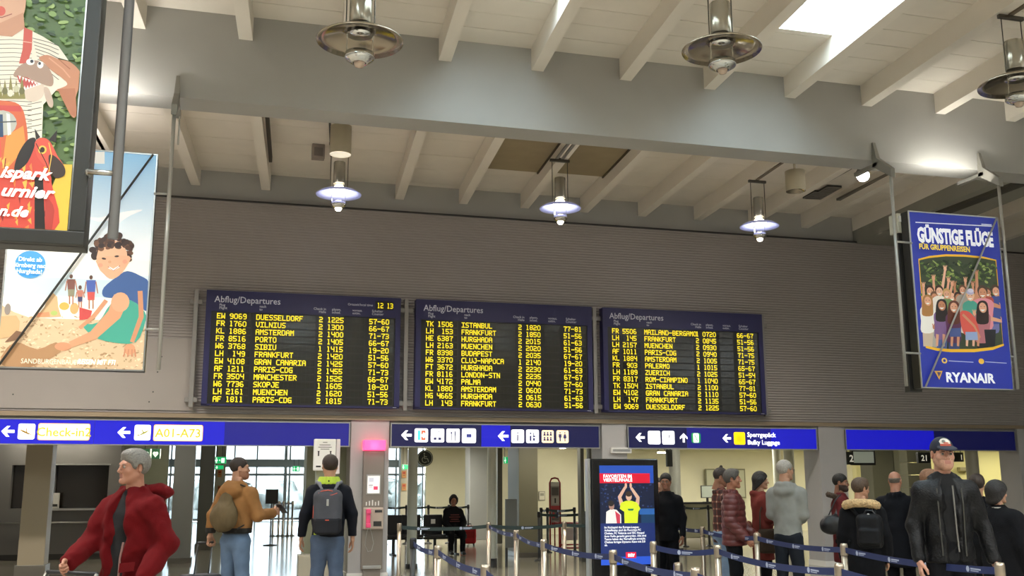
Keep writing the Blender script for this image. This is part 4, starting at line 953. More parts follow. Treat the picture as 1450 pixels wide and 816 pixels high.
a.pl([(52, 205), (66, 232), (76, 258)], 1.2, '#241a14'); a.pl([(70, 204), (74, 222), (70, 246)], 1.2, '#f0c040')
a.pp([(65, 275), (76, 292), (78, 300), (74, 330), (65, 330)], '#b32f20')
a.build('print', print_mat('poster_print_near', .15, .4, .95, .82), e, (0, .003, 0))
m_pt = mat('white_poster_letters', '#fbf8f0', .5, emit=.6)
def lab2(e, a, body, px, py, hpx, sh=.0, material=None, bold=.02, ws=1., al='LEFT', name='lettering', dy=-.045):
    c = a.q(px, py); k = abs(a.q(px, py + 10)[1] - c[1]) / 10
    return text(name, body, k * hpx * 1.38, material or m_pt, e, (c[0], dy, c[1]), al, bold, sh, ws)
lab2(e, a, 'ispark', 1, 253, 17, .35, bold=.03, ws=1.08, dy=-.03)
lab2(e, a, 'urnier', 1, 279, 17, .35, bold=.03, ws=1.12, dy=-.03)
lab2(e, a, 'n.de', -2, 307, 15, .35, bold=.03, ws=1.05, dy=-.03)
# pole of this poster and its pins
xp = (onY(183, 0, PY - .06)[0] + onY(160, 338, PY - .06)[0]) / 2; zpb = ZY(160, 338, PY - .06)
e = empty('poster_pole', (xp, PY - .06, zpb), 0, 'thick grey steel pole beside the large framed poster in the left foreground', 'pole')
MB().tube([(0, 0, 0), (0, 0, CEIL - zpb)], .025, 14).build('tube', mat('dull_steel_pole', '#84858a', .35, .6), e)
for py in (249, -60):
    z = ZY(140, py, PY) - zpb; MB().tube([(0, 0, z), (-(xp - xr) + fr, .0, z)], .014, 8).tube([(-(xp - xr) + fr, .0, z), (-(xp - xr) + fr - .0, .06, z)], .014, 8).build('pin', m_steel, e)

# --- twin hung posters at the main beam
QY = 11.12
def hung(label, x0, x1, z0, z1, side, poles, lab_poles):
    e = empty('hanging_poster', (x0, QY, z0), 0, label, 'poster'); w = x1 - x0; h = z1 - z0
    MB().bbox(-.015, w + .015, .012, .16, -.015, h + .015, .01).build('light_box', m_case, e)
    MB().box(-.015, 0, -.006, .012, -.015, h + .015).box(w, w + .015, -.006, .012, -.015, h + .015).box(0, w, -.006, .012, -.015, 0).box(0, w, -.006, .012, h, h + .015).build('frame', m_alu, e)
    mb = MB(); mb.tube([(0.02, -.035, 0.0), (w - .03, -.035, h)], .012, 8); mb.build('diagonal_brace', m_pole if x0 > 3 else mat('dark_brace', '#4a4a48', .4, .4), e)
    for (xx, lp) in zip(poles, lab_poles):
        if xx is None: continue
        p = empty('poster_pole', (xx, QY - .03, z0 + .0), 0, lp, 'pole')
        MB().tube([(0, 0, 0), (0, 0, 5.42 - z0)], .021, 12).tube([(.055, .05, 5.1 - z0), (.055, .05, 5.42 - z0)], .009, 8).build('tube', m_pole, p)
        s = 1 if xx < x0 else -1
        for z in (.42, h - .42): MB().tube([(0, 0, z), (s * (min(abs(xx - x0), abs(xx - x1)) + .0), .02, z)], .013, 8).build('pin', m_pole, p)
        mb = MB(); mb.prism([(-.02, 0), (.02, 0), (.02, .01), (-.02, .01)], 0, .01)
        # steel clamp: arm to the beam and a blade up its face
        q = MB(); z5 = 5.42 - z0; zz = BEAMZ - z0; yb = BEAM0 - QY + .03
        q.add([(-.03, -.05, z5 - .02), (.03, -.05, z5 - .02), (.03, -.05, z5 + .10), (-.03, -.05, z5 + .10), (-.03, yb - .0, zz - .09), (.03, yb, zz - .09), (.03, yb - .0, zz + .08), (-.03, yb, zz + .08)],
              [(0, 1, 2, 3), (4, 7, 6, 5), (0, 4, 5, 1), (1, 5, 6, 2), (2, 6, 7, 3), (3, 7, 4, 0)])
        q.add([(-.03, yb - .10, zz - .02), (.03, yb - .10, zz - .02), (.03, yb - .003, zz - .02), (-.03, yb - .003, zz - .02), (-.02, yb - .03, zz + .24), (.02, yb - .03, zz + .24), (.02, yb - .003, zz + .24), (-.02, yb - .003, zz + .24)],
              [(0, 1, 2, 3), (4, 7, 6, 5), (0, 4, 5, 1), (1, 5, 6, 2), (2, 6, 7, 3), (3, 7, 4, 0)])
        q.box(-.03, .03, yb - .1, BEAM1 - QY + .05, zz - .1, zz - .05)
        q.build('beam_clamp', mat('dark_steel_clamp', '#85827a', .5, .3), p)
    return e
rx0, rx1 = 8.425, 9.785; rz0, rz1 = 2.70, 4.975
e = hung('blue poster of a cheering group under big white lettering, upper right', rx0, rx1, rz0, rz1, 1, (8.17, 9.835), ('left steel pole of the blue poster at upper right', 'right steel pole of the blue poster at upper right'))
a = PArt(rx0, rz0, rx1 - rx0, rz1 - rz0, QY)
cv = lambda x, y: (1280 + x / 3.0235, 290 + y / 3.0235)
P_ = lambda pts: [cv(*p) for p in pts]
a.R(0, 0, 1, 1, '#26349c')
a.pp(P_([(50, 73), (378, 90), (378, 94), (50, 77)]), '#e8eaf4')
a.pp(P_([(62, 232), (110, 219), (180, 212), (260, 214), (340, 222), (396, 236), (426, 606), (380, 622), (300, 632), (200, 632), (140, 624), (92, 612)]), '#eab42c')
a.pp(P_([(66, 238), (110, 228), (180, 221), (260, 223), (340, 230), (392, 240), (424, 596), (380, 610), (300, 618), (200, 619), (140, 614), (96, 604)]), '#38422c')
ins = lambda x, y: cv(68, 0)[0] + 3 < x < cv(390, 0)[0] and cv(0, 242)[1] < y < cv(0, 600)[1]
leafy(a, cv(70, 0)[0], cv(396, 0)[0], cv(0, 240)[1], cv(0, 400)[1], 330, ['#2a3a1e', '#44582a', '#6a7f3a', '#93a058', '#1d2716', '#5c7434', '#2c3c20', '#25311b'], 12, 1.5, 4.5, ins)
leafy(a, cv(80, 0)[0], cv(130, 0)[0], cv(0, 470)[1], cv(0, 545)[1], 60, ['#3c5a2a', '#5a7c3c', '#2c4420'], 13, 1.5, 3.5)
a.pp(P_([(92, 545), (140, 540), (140, 612), (96, 604)]), '#b0a89c')
SK = ['#d9a080', '#c98a68', '#e3b294', '#b87a58']
def body(x, y, s, top, hair, skin, arms=(), legs=None, long=False, tw=26):
    s *= 1.22
    q = lambda X, Y_: cv(x + X * s, y + Y_ * s)
    for (ax, ay, hx, hy) in arms:
        a.pl([cv(x + ax * s, y + 34 * s), cv((x + ax * s + hx) / 2 + 3, (y + 34 * s + hy) / 2), cv(hx, hy)], [4.2 * s, 3.4 * s, 2.6 * s], skin)
        a.pe(*cv(hx, hy - 5), 2.2, 3.2, skin)
        for d in (-5, 0, 5): a.pl([cv(hx + d * .6, hy - 6), cv(hx + d * 1.5, hy - 20)], 1.1, skin)
    if legs:
        a.pp([q(-18, 95), q(20, 95), q(16, 180), q(-14, 180)], legs)
    a.pp(smoothpts([q(-8, 16), q(10, 16), q(tw, 30), q(tw - 3, 70), q(tw - 5, 110), q(-tw + 5, 110), q(-tw + 3, 70), q(-tw, 30)], 3), top)
    if long: a.pp(smoothpts([q(-16, -12), q(0, -22), q(16, -12), q(20, 30), q(16, 52), q(-16, 52), q(-20, 30)], 3), hair)
    else: a.pe(*q(0, -6), 5.2 * s, 6 * s, hair)
    a.pe(*q(1, 1), 4.0 * s, 5.4 * s, skin); a.pp([q(-8, 7), q(9, 7), q(1, 13)], '#f4ece4'); a.pe(*q(-5, -2), .7, .5, '#3a2a22'); a.pe(*q(6, -2), .7, .5, '#3a2a22')
for i, (x_, y_, c_) in enumerate(((110, 372, '#8a5a4a'), (130, 398, '#c9c2b4'), (205, 395, '#9a6a3a'), (232, 400, '#5a7a9a'), (268, 420, '#d0c8bc'), (310, 400, '#3a6a5a'), (366, 405, '#c87a7a'), (380, 420, '#6a6a9a'))):
    body(x_, y_, .95, c_, ('#3a2418', '#6a4630', '#241812')[i % 3], SK[i % 4], [((-1) ** i * 12, 0, x_ + (-1) ** i * 16, y_ - 52)] if i in (0, 3, 5) else [])
body(392, 372, 1.0, '#3c4a8a', '#4a3022', SK[0]); body(358, 378, .8, '#b0463c', '#5a3a28', SK[1]); body(250, 368, .85, '#a89a8a', '#6a4630', SK[0], [(10, 0, 262, 330)])
body(150, 372, .95, '#e8dcd0', '#3a2418', SK[2], [(0, 0, 175, 280)]); body(182, 385, .9, '#6e8a52', '#c89a62', SK[0], [(0, 0, 205, 345), (-10, 0, 190, 330)])
body(335, 378, 1.15, '#d98a94', '#4a3426', SK[1], [(-20, 0, 310, 300), (24, 0, 415, 440)], '#242228', tw=34)
body(100, 412, 1.0, '#efe8de', '#a8743e', SK[0], [(-16, 0, 82, 352)], '#c9b49c', True)
body(282, 392, 1.0, '#4a9a86', '#d8b07c', SK[2], [(14, 0, 300, 470)]); a.pe(*cv(282, 376), 5.6, 3.2, '#b9b2cc'); a.pe(*cv(284, 368), 4.2, 3, '#d6d0e2')
body(160, 432, 1.05, '#7a5a86', '#241812', SK[3], [(-10, 0, 128, 530)], '#4a5a8c', True)
body(212, 440, 1.1, '#5a2c4e', '#5c2c1c', SK[0], [], '#39456e', True); body(335, 440, 1.1, '#b06a70', '#2a1a14', SK[0], [(-12, 0, 300, 470), (16, 0, 420, 500)], '#1e1c20', True)
a.pp(smoothpts(P_([(240, 460), (275, 458), (305, 490), (322, 545), (316, 560), (296, 556), (262, 560), (244, 520)]), 3), '#d2564a')
a.pl([cv(250, 470), cv(300, 520), cv(325, 570)], [3.4, 3, 2.4], SK[1])
for x in (142, 170, 205, 232, 270, 298, 318): a.pl([cv(x, 555), cv(x - 2, 606)], [4, 3], SK[(int(x) // 7) % 4])
a.pp(P_([(196, 530), (240, 528), (244, 566), (194, 566)]), '#46568c'); a.pp(P_([(262, 545), (312, 545), (316, 580), (262, 580)]), '#8fa0c4'); a.pp(P_([(342, 535), (392, 535), (388, 606), (350, 606)]), '#1e1c22')
a.pp(P_([(60, 604), (92, 608), (140, 618), (200, 624), (300, 622), (380, 614), (426, 600), (470, 600), (480, 700), (60, 700)]), '#26349c')
a.pp(P_([(92, 604), (140, 614), (200, 619), (300, 618), (380, 610), (426, 596), (427, 604), (380, 622), (300, 632), (200, 632), (140, 626), (92, 614)]), '#eab42c')
a.pp(P_([(394, 238), (397, 236), (470, 236), (470, 610), (428, 606)]), '#26349c')
a.pe(*cv(172, 668), 4, 4, '#e6c04a'); a.pe(*cv(172, 668), 2, 2, '#26349c'); a.pe(*cv(330, 671), 4, 4, '#e6b43a')
a.pl([cv(190, 669), cv(296, 675)], .9, '#b9bedc'); a.pl([cv(346, 673), cv(438, 679)], .9, '#b9bedc'); a.pl([cv(330, 84), cv(374, 87)], 1.2, '#d8dcf0')
a.pp(P_([(128, 712), (164, 712), (150, 750), (138, 728)]), '#d9a63c'); a.pp(P_([(140, 716), (158, 718), (148, 738)]), '#5a4a6a')
a.build('print', print_mat('poster_print', .22), e, (0, .002, 0))
m_py = mat('yellow_poster_letters', '#f0d040', .5, emit=.3); m_pw2 = mat('soft_white_poster_letters', '#f4f4fa', .5, emit=.4)
lab2(e, a, 'GÜNSTIGE FLÜGE', 1297.5, 342.5, 20.5, 0, m_pw2, .048, .548, dy=-.03)
lab2(e, a, 'FÜR GRUPPENREISEN', 1299.5, 353, 7.6, 0, m_py, .035, .83, dy=-.03)
lab2(e, a, 'RYANAIR', 1337.5, 541, 13.6, 0, m_pw2, .035, 1.04, dy=-.03)
# lamp box on the back of the blue poster, and lights washing the beam
x, _, z = onY(1278, 318, QY + .2); e = empty('lamp_box', (x - .1, QY + .145, z), 0, 'white lamp box behind the upper left corner of the blue poster', 'box')
MB().bbox(0, .34, .02, .2, -.12, .14, .01).build('box_body', mat('cream_lamp_box', '#c9c6b4', .5), e); MB().box(.02, .3, .0, .02, .02, .1).build('diffuser', m_white, e)
MB().box(.02, .2, .05, .15, -2.2, -.12).build('back_channel', m_darkm, e)
area('poster_wash', (9.25, BEAM0 - .24, 5.50), (math.radians(148), 0, 0), .9, .08, 13, (1, .98, .9))
area('poster_wash', (-1.5, BEAM0 - .24, 5.50), (math.radians(148), 0, 0), .9, .08, 15, (1, .98, .92))

sx0, sx1 = -2.20, -.84
e = hung('pale beach poster of a laughing child in the sand, behind the large poster', sx0, sx1, 2.67, 4.955, -1, (None, -.685), ('', 'slim steel pole right of the beach poster'))
a = PArt(sx0, 2.67, sx1 - sx0, 4.955 - 2.67, QY)
c2 = lambda x, y: (x / 3.0235, 270 + y / 3.0235)
P2 = lambda pts: [c2(*p) for p in pts]
import colorsys
for i in range(40):        # printed sky: the picture's own gradient
    t = i / 39; col = tuple(np.array(lin('#8fc6ee')) * (1 - t) + np.array(lin('#f3f1ea')) * t); v0 = t * .50; a.R(0, v0, 1, v0 + .014, col)
a.R(0, .5, 1, 1, '#f0ece0'); a.R(0, .0, .53, .16, '#f2f0ea'); a.R(0, .57, 1, .66, '#d3dfe0'); a.R(0, .60, 1, .68, '#c3d4d6')
a.pp([(124, 215), (148, 215), (148, 232), (124, 231)], '#f4f2ec'); a.pp([(124, 240), (134, 241), (131, 250), (124, 249)], '#f0c020')
a.pp(smoothpts(P2([(365, 110), (420, 118), (470, 105), (540, 90), (610, 82), (560, 105), (520, 130), (500, 150), (470, 128), (420, 132)]), 3), '#fbfbf8')
a.pp(P2([(-30, 470), (60, 520), (130, 545), (620, 560), (620, 780), (-60, 780)]), '#d2b48c')
leafy(a, 0, 205, 448, 524, 420, ['#c3a278', '#dcc29c', '#b08e66', '#e6d2b0', '#a8845c'], 21, .8, 3.4)
a.pp(smoothpts(P2([(60, 650), (160, 680), (240, 650), (260, 690), (120, 760), (0, 740)]), 3), '#a67c52')
a.pp(P2([(-30, 540), (70, 535), (85, 560), (80, 620), (-30, 640)]), '#c79f6e'); a.pp(P2([(70, 600), (110, 610), (80, 640), (20, 650)]), '#7c5a40'); a.pe(*c2(33, 508), 4.5, 8, '#8c8076')
# buckets, castle
a.pp(P2([(205, 455), (225, 436), (245, 455), (250, 500), (262, 540), (150, 545), (190, 500)]), '#cfa876'); a.pp(P2([(150, 525), (210, 520), (215, 540), (160, 542)]), '#d98a5c')
a.pe(*c2(232, 525), 5, 3.5, '#a8b860'); a.pe(*c2(275, 495), 7, 5.5, '#d9a640'); a.pe(*c2(318, 505), 6, 8, '#cfa060'); a.pp(P2([(340, 500), (395, 515), (385, 550), (340, 555)]), '#c23a34')
# family at the waterline
for x, y, hgt, sh, leg, sk in ((305, 368, 110, '#7a4a3e', '#8a8468', '#a86a4c'), (343, 415, 80, '#b8705a', '#3c3c64', '#b8795a'), (390, 372, 125, '#3d56a0', '#c8443a', '#a86a4c')):
    a.pe(*c2(x, y), 2.4, 3, '#5a3a28'); w_ = 18 * hgt / 110
    a.pp(P2([(x - w_, y + 12), (x + w_, y + 12), (x + w_ * .8, y + hgt * .55), (x - w_ * .8, y + hgt * .55)]), sh); a.pp(P2([(x - w_ * .8, y + hgt * .5), (x + w_ * .8, y + hgt * .5), (x + w_ * .7, y + hgt * .78), (x - w_ * .7, y + hgt * .78)]), leg)
    for s_ in (-1, 1): a.pl([c2(x + s_ * w_ * .4, y + hgt * .75), c2(x + s_ * w_ * .4, y + hgt * 1.08)], 1.8, sk); a.pl([c2(x + s_ * w_, y + 18), c2(x + s_ * w_ * 1.4, y + hgt * .55)], 1.5, sk)
# the child
a.pp(smoothpts(P2([(445, 415), (500, 370), (545, 345), (600, 365), (640, 400), (640, 520), (560, 470), (470, 460), (440, 450)]), 3), '#34568c')
a.pp(smoothpts(P2([(355, 575), (420, 565), (480, 480), (560, 470), (620, 520), (620, 570), (580, 650), (480, 650), (400, 625)]), 3), '#3c9c84')
a.pl([c2(455, 470), c2(400, 540), c2(340, 590)], [6, 6, 5], '#c98a62')
a.pl([c2(520, 455), c2(490, 530), c2(400, 620), c2(300, 660)], [22, 20, 14, 9], '#cf9066'); a.pe(*c2(515, 478), 13, 14, '#d89b72'); a.pe(*c2(270, 668), 12, 6, '#c98a62')
a.pl([c2(600, 430), c2(605, 540), c2(565, 650)], [7, 7, 6], '#c4845c'); a.pe(*c2(555, 680), 8, 8, '#cf9066')
for d in (-18, -4, 10, 22): a.pl([c2(555 + d, 680), c2(552 + d * 1.3, 712)], 2, '#c07e58')
hr = random.Random(6)
for i in range(70):
    t = hr.uniform(0, 2 * PI); a.pe(*c2(483 + 88 * math.cos(t) * hr.uniform(.6, 1), 262 + 76 * math.sin(t) * hr.uniform(.6, 1)), hr.uniform(3, 6), hr.uniform(3, 6), hr.choice(['#3a2216', '#4c2e1c', '#2c1810', '#5e3a24']))
a.pe(*c2(480, 290), 22, 26, '#e0a982'); a.pp(smoothpts(P2([(418, 290), (432, 340), (470, 378), (510, 365), (545, 320), (552, 280)]), 3), '#dca27a')
for i in range(34):
    x = hr.uniform(410, 560); a.pe(*c2(x, 215 + hr.uniform(-14, 30) + abs(x - 485) * .18), hr.uniform(3, 5), hr.uniform(2.5, 5), hr.choice(['#3a2216', '#4c2e1c', '#2c1810', '#6a4228']), hr.uniform(-60, 60))
a.pe(*c2(445, 292), 3.2, 1.4, '#3a241a', 8); a.pe(*c2(500, 282), 3.2, 1.4, '#3a241a', -8); a.pl([c2(466, 330), c2(486, 340), c2(510, 326)], 3, '#fff4ec'); a.pl([c2(462, 326), c2(486, 344), c2(514, 322)], .9, '#a8524a'); a.pe(*c2(470, 306), 2.4, 2, '#cf9068'); a.pe(*c2(430, 320), 3.5, 3, '#d89070'); a.pe(*c2(535, 305), 3.5, 3, '#d89070')
a.pe(*c2(130, 317), 22, 19.5, '#2a94d6', 0, 30)
a.build('print', print_mat('poster_print_beach', .36, .4, .95, .95), e, (0, .002, 0))
lab2(e, a, 'Direkt ab\nNürnberg nach\nHurghada!', 43.5, 371, 6.2, 0, m_pt, .02, .92, 'CENTER', dy=-.03)
lab2(e, a, 'SANDBURGENBAUER', 30, 515, 7.2, 0, mat('pale_poster_letters', '#efe2cc', .5, emit=.35), 0, .82, dy=-.03); lab2(e, a, 'REISEN MIT FTI', 110, 516, 7.2, .2, m_pt, .02, .76, dy=-.03)
# ---------------------------------------------------------------- phone column
kx = onY(527, 700, WALL)[0]; ky = WALL - .03
e = empty('phone_column', (kx, ky, 0), 0, 'steel public phone column with a pink handset and glowing pink top', 'telephone')
m_kst = mat('warm_steel_panel', '#8f877f', .35, .6)
MB().bbox(-.175, .175, -.10, 0, .16, 2.08, .01).build('back_panel', m_kst, e)
MB().bbox(-.14, .14, -.10, 0, 0, .16, .006).build('foot', m_kst, e)
MB().bbox(-.185, .185, -.17, 0, 2.08, 2.25, .015).build('light_top', mat('glowing_pink_plastic', '#ff4f7a', .3, emit=2.6, ecol='#ff3d6e'), e)
point('phone_column_glow', (kx, ky - .28, 2.16), 2.2, (1, .2, .35), .08)
o = MB().bbox(-.12, .12, -.115, -.10, 1.36, 1.68, .004).build('notice_frame', m_alu, e)
a = Art(.2, .28); a.R(0, 0, 1, 1, '#e6e4e2'); a.R(.1, .1, .5, .35, '#b9bcc4'); a.R(.5, .6, .85, .8, '#c83a5a'); a.R(.1, .5, .45, .56, '#8a8a90'); a.R(.1, .62, .4, .66, '#8a8a90'); a.build('notice', pl, o, (-.10, -.117, 1.38))
mb = MB(); 
for i in range(5): mb.box(-.12 + i * .05, -.10 + i * .05, -.106, -.10, 1.18, 1.24 + (i % 3) * .015)
mb.build('small_symbols', m_white, e)
ph = MB().bbox(-.165, .165, -.19, -.10, .80, 1.15, .02).build('phone_body', mat('beige_phone_body', '#b3a496', .4), e)
mb = MB(); mb.bbox(-.125, -.055, -.25, -.19, .84, 1.11, .02).bbox(-.13, -.05, -.27, -.21, 1.05, 1.13, .015).bbox(-.13, -.05, -.27, -.21, .83, .90, .015); hs = mb.build('handset', mat('pink_handset', '#e8507e', .35), e)
MB().tube([(-.09, -.23, .83), (-.12, -.22, .7), (-.13, -.2, .55), (-.08, -.18, .45), (-.02, -.18, .46), (.01, -.18, .58), (-.02, -.18, .72), (-.05, -.17, .82)], .006, 6).build('cord', m_alu, e)
MB().box(.02, .14, -.196, -.19, 1.07, 1.11).build('display', m_darkm, ph); MB().box(.0, .13, -.196, -.19, .85, .93).build('keypad', m_darkm, ph)
MB().bbox(-.15, .15, -.13, -.10, .17, .22, .006).build('kick_bar', m_alu, e)
# service post with a white panel left of the phone column
y0 = 17.2
x0, x1 = onY(443.5, 650, y0)[0], onY(475, 650, y0)[0]; zt_, zb_ = ZY(460, 622, y0), ZY(460, 667, y0)
e = empty('service_post', ((x0 + x1) / 2, y0, 0), 0, 'white service panel on a post behind the man with the grey backpack', 'panel post')
w = (x1 - x0) / 2
MB().bbox(-w, w, -.05, .02, zb_, zt_, .02).build('panel', m_white, e)
MB().bbox(w + .005, w + .07, -.03, .3, zb_ - .05, zt_, .01).build('side_box', mat('pinkish_white_plastic', '#d5cccb', .5), e)
a = Art(2 * w, zt_ - zb_); D = '#55504c'
for v, l in ((.1, .2), (.18, .5), (.25, .6), (.31, .4)): a.R(.5 - l / 2, v, .5 + l / 2, v + .02, D)
for c_ in (.22, .76): a.R(c_ - .03, .42, c_ + .03, .54, '#26221f'); a.P([(c_ - .05, .38), (c_ + .05, .38), (c_, .46)], '#26221f')
a.R(.12, .84, .34, .89, '#26221f'); tag(a.build('print', pm, e, (-w, -.052, zb_)), kind='stuff')
MB().bbox(-.12, .2, .03, .25, .3, zt_ - .1, .01).build('post', m_int2, e); MB().bbox(-.36, .26, -.05, .32, 0, .42, .01).build('base_box', mat('beige_base_box', '#a39d8b', .5), e)
# thin white post left of the notice panel
# ---------------------------------------------------------------- digital advertising totem
TY = 13.2
x0, x1 = onY(839, 740, TY)[0], onY(934, 740, TY)[0]; zt2 = ZY(886, 650, TY)
e = empty('advertising_totem', ((x0 + x1) / 2, TY, 0), math.radians(0), 'black advertising totem with a lit screen showing football news', 'totem'); w = (x1 - x0) / 2
MB().bbox(-w, w, 0, .16, .0, zt2, .012).build('casing', mat('glossy_black_casing', '#141416', .15), e)
MB().bbox(-w - .05, -w - .008, .02, .14, 0, zt2, .006).build('side_profile', m_alu, e)
MB().bbox(-w - .1, w + .1, -.1, .3, 0, .03, .006).build('base_plate', m_darkm, e)
sx0_, sx1_ = onY(850, 740, TY)[0], onY(927, 740, TY)[0]; sz1, sz0 = ZY(888, 659.5, TY), ZY(888, 800, TY)
sw, sh = sx1_ - sx0_, sz1 - sz0; X0 = x0 + w
a = Art(sw, sh); a.R(0, 0, 1, 1, '#16264f'); a.R(0, 0, 1, .2, '#2247a0')
a.R(0, .18, 1, .585, '#141c34')
rr = random.Random(11)
for i in range(160): a.E(rr.uniform(.02, .98), rr.uniform(.19, .5), rr.uniform(.008, .025), rr.uniform(.004, .012), rr.choice(['#1c2a50', '#0e1428', '#26396a', '#3a4468', '#10182c']), n=6)
a.R(.72, .44, 1, .5, '#2a5a9a'); a.R(.75, .50, 1, .585, '#1a3a5a')
sk = '#c9a08a'
a.L([(.40, .40), (.36, .32), (.47, .22)], [.06, .05, .035], sk); a.L([(.68, .40), (.70, .33), (.58, .23)], [.06, .05, .035], sk); a.E(.48, .205, .022, .03, sk); a.E(.57, .205, .022, .03, sk)
a.P([(.38, .38), (.48, .36), (.58, .36), (.68, .38), (.74, .44), (.70, .47), (.68, .585), (.44, .585), (.44, .47), (.36, .44)], '#cbd62a'); a.E(.53, .315, .055, .045, sk); a.E(.53, .29, .06, .028, '#3a2a22'); a.P([(.5, .44), (.62, .44), (.6, .46), (.52, .46)], '#2a6a4a')
a.P([(.1, .585), (.11, .47), (.2, .44), (.3, .45), (.38, .5), (.38, .585)], '#dcd8d2'); a.P([(.27, .46), (.36, .5), (.36, .585), (.3, .585)], '#b8384a'); a.E(.21, .41, .05, .04, '#9a7466'); a.E(.2, .385, .055, .03, '#2a2220')
a.R(0, .585, 1, .92, '#1d2c62'); a.R(0, .92, 1, 1, '#2a52c0'); a.R(0, .08, .93, .18, '#c8142e')
a.R(.45, .875, .64, .935, '#d8203c')
a.build('display', print_mat('screen_print', .75), e, (sx0_ - X0, -.002, sz0))
mw = mat('lit_screen_letters', '#ffffff', .5, emit=1.0)
text('lettering', 'FAVORITEN IM\nVIERTELFINALE', .062, mw, e, (sx0_ - X0 + .05, -.012, sz0 + sh * .875), bold=.02, line=.82)
text('lettering', 'Im Rückspiel des Europa-League-\nAchtelfinales sind die Favoriten FC\nChelsea, FC Valencia und SSC Neapel\nihrer Rolle gerecht geworden. Alle drei\nTeams haben das Viertelfinale erreicht.\nChelsea fertigte Dynamo Kiew mit 5:0\nab.', .040, mw, e, (sx0_ - X0 + .05, -.012, sz0 + sh * .365), bold=.01, line=.95, wscale=.93)
text('lettering', 'ntv', .075, mw, e, (sx0_ - X0 + sw * .545, -.012, sz0 + sh * .08), 'CENTER', bold=.04)
q = empty('white_card', (onY(884, 636, 17.3)[0], 17.42, ZY(884, 638, 17.4)), 0, 'small white plate on the column above the advertising totem', 'plate'); MB().bbox(-.2, .19, 0, .06, -.05, .05, .008).build('plate', m_white, q)
MB().box(-.17, .16, -.004, 0, -.02, .02).build('label_strip', m_alu, q)

# ---------------------------------------------------------------- queue barriers
POSTH = .95
m_post = mat('brass_tinted_steel', '#b9ab98', .3, .9); m_belt = mat('navy_belt', '#1d2a58', .7); m_belt_g = mat('dark_green_belt', '#2b3a38', .7)
m_bl = mat('pale_belt_print', '#aab2c8', .7)
BP = {}
def stanchion(key, px, py, label, X=None, Y=None, dark=False, h=POSTH):
    if X is None: X, Y, _ = onZ(px, py, h)
    e = empty('barrier_post', (X, Y, 0), 0, label, 'barrier post', 'retractable belt barrier posts')
    br_ = 1. if h == POSTH else .6
    MB().lathe([(.001, 0), (.17 * br_, 0), (.175 * br_, .008), (.16 * br_, .02), (.05, .035), (.032, .05)], n=24).build('base', m_darkm if dark else m_steel, e)
    MB().lathe([(.0305, .04), (.0305, h - .11), (.001, h - .11)], n=16).build('tube', m_darkm if dark else m_post, e)
    MB().lathe([(.034, h - .11), (.036, h - .10), (.036, h - .02), (.030, h), (.001, h)], n=16).build('belt_head', m_black if dark else m_post, e)
    BP[key] = (X, Y); return e
spec = [('a', 565.5, 741.4, 'barrier post at the left end of the dark belt near the phone column', 0), ('b', 585, 762, 'dark barrier post where the nearest left belt begins', 1), ('c', 620, 773, 'brass barrier post on the nearest left belt, middle one'), ('d', 692, 740, 'barrier post at the corner in front of the slim white pillar'),
 ('e', 687.5, 800, 'brass barrier post closest to the bottom edge, left of centre'), ('f', 731, 751, 'slim barrier post next to the grey display board'), ('g', 770, 764, 'brass barrier post in front of the red framed totem'), ('h', 799, 738.5, 'tall steel barrier post right of the red framed totem'),
 ('i', 868, 779, 'brass barrier post in front of the lit football screen'), ('j', 925, 767, 'brass barrier post at the lower right corner of the advertising totem'), ('k', 939, 736, 'grey barrier post right beside the advertising totem'), ('l', 994.5, 746, 'barrier post just left of the plaid shirt'),
 ('m', 1016, 772, 'brass barrier post in front of the plaid shirt'), ('n', 985, 804, 'barrier post cut by the bottom edge below the plaid shirt'), ('o', 1071, 755, 'barrier post in front of the woman in the red coat'), ('p', 1194.6, 770, 'barrier post in front of the maroon coat with the black bag'),
 ('q', 1188, 798, 'barrier post low at the bottom edge under the maroon coat'), ('r', 1415, 797, 'barrier post beside the hand of the man in the cap')]
for s in spec: stanchion(s[0], s[1], s[2], s[3], dark=(len(s) > 4 and s[4]))
BP['rowE'] = onZ(560, 806, .95)[:2]
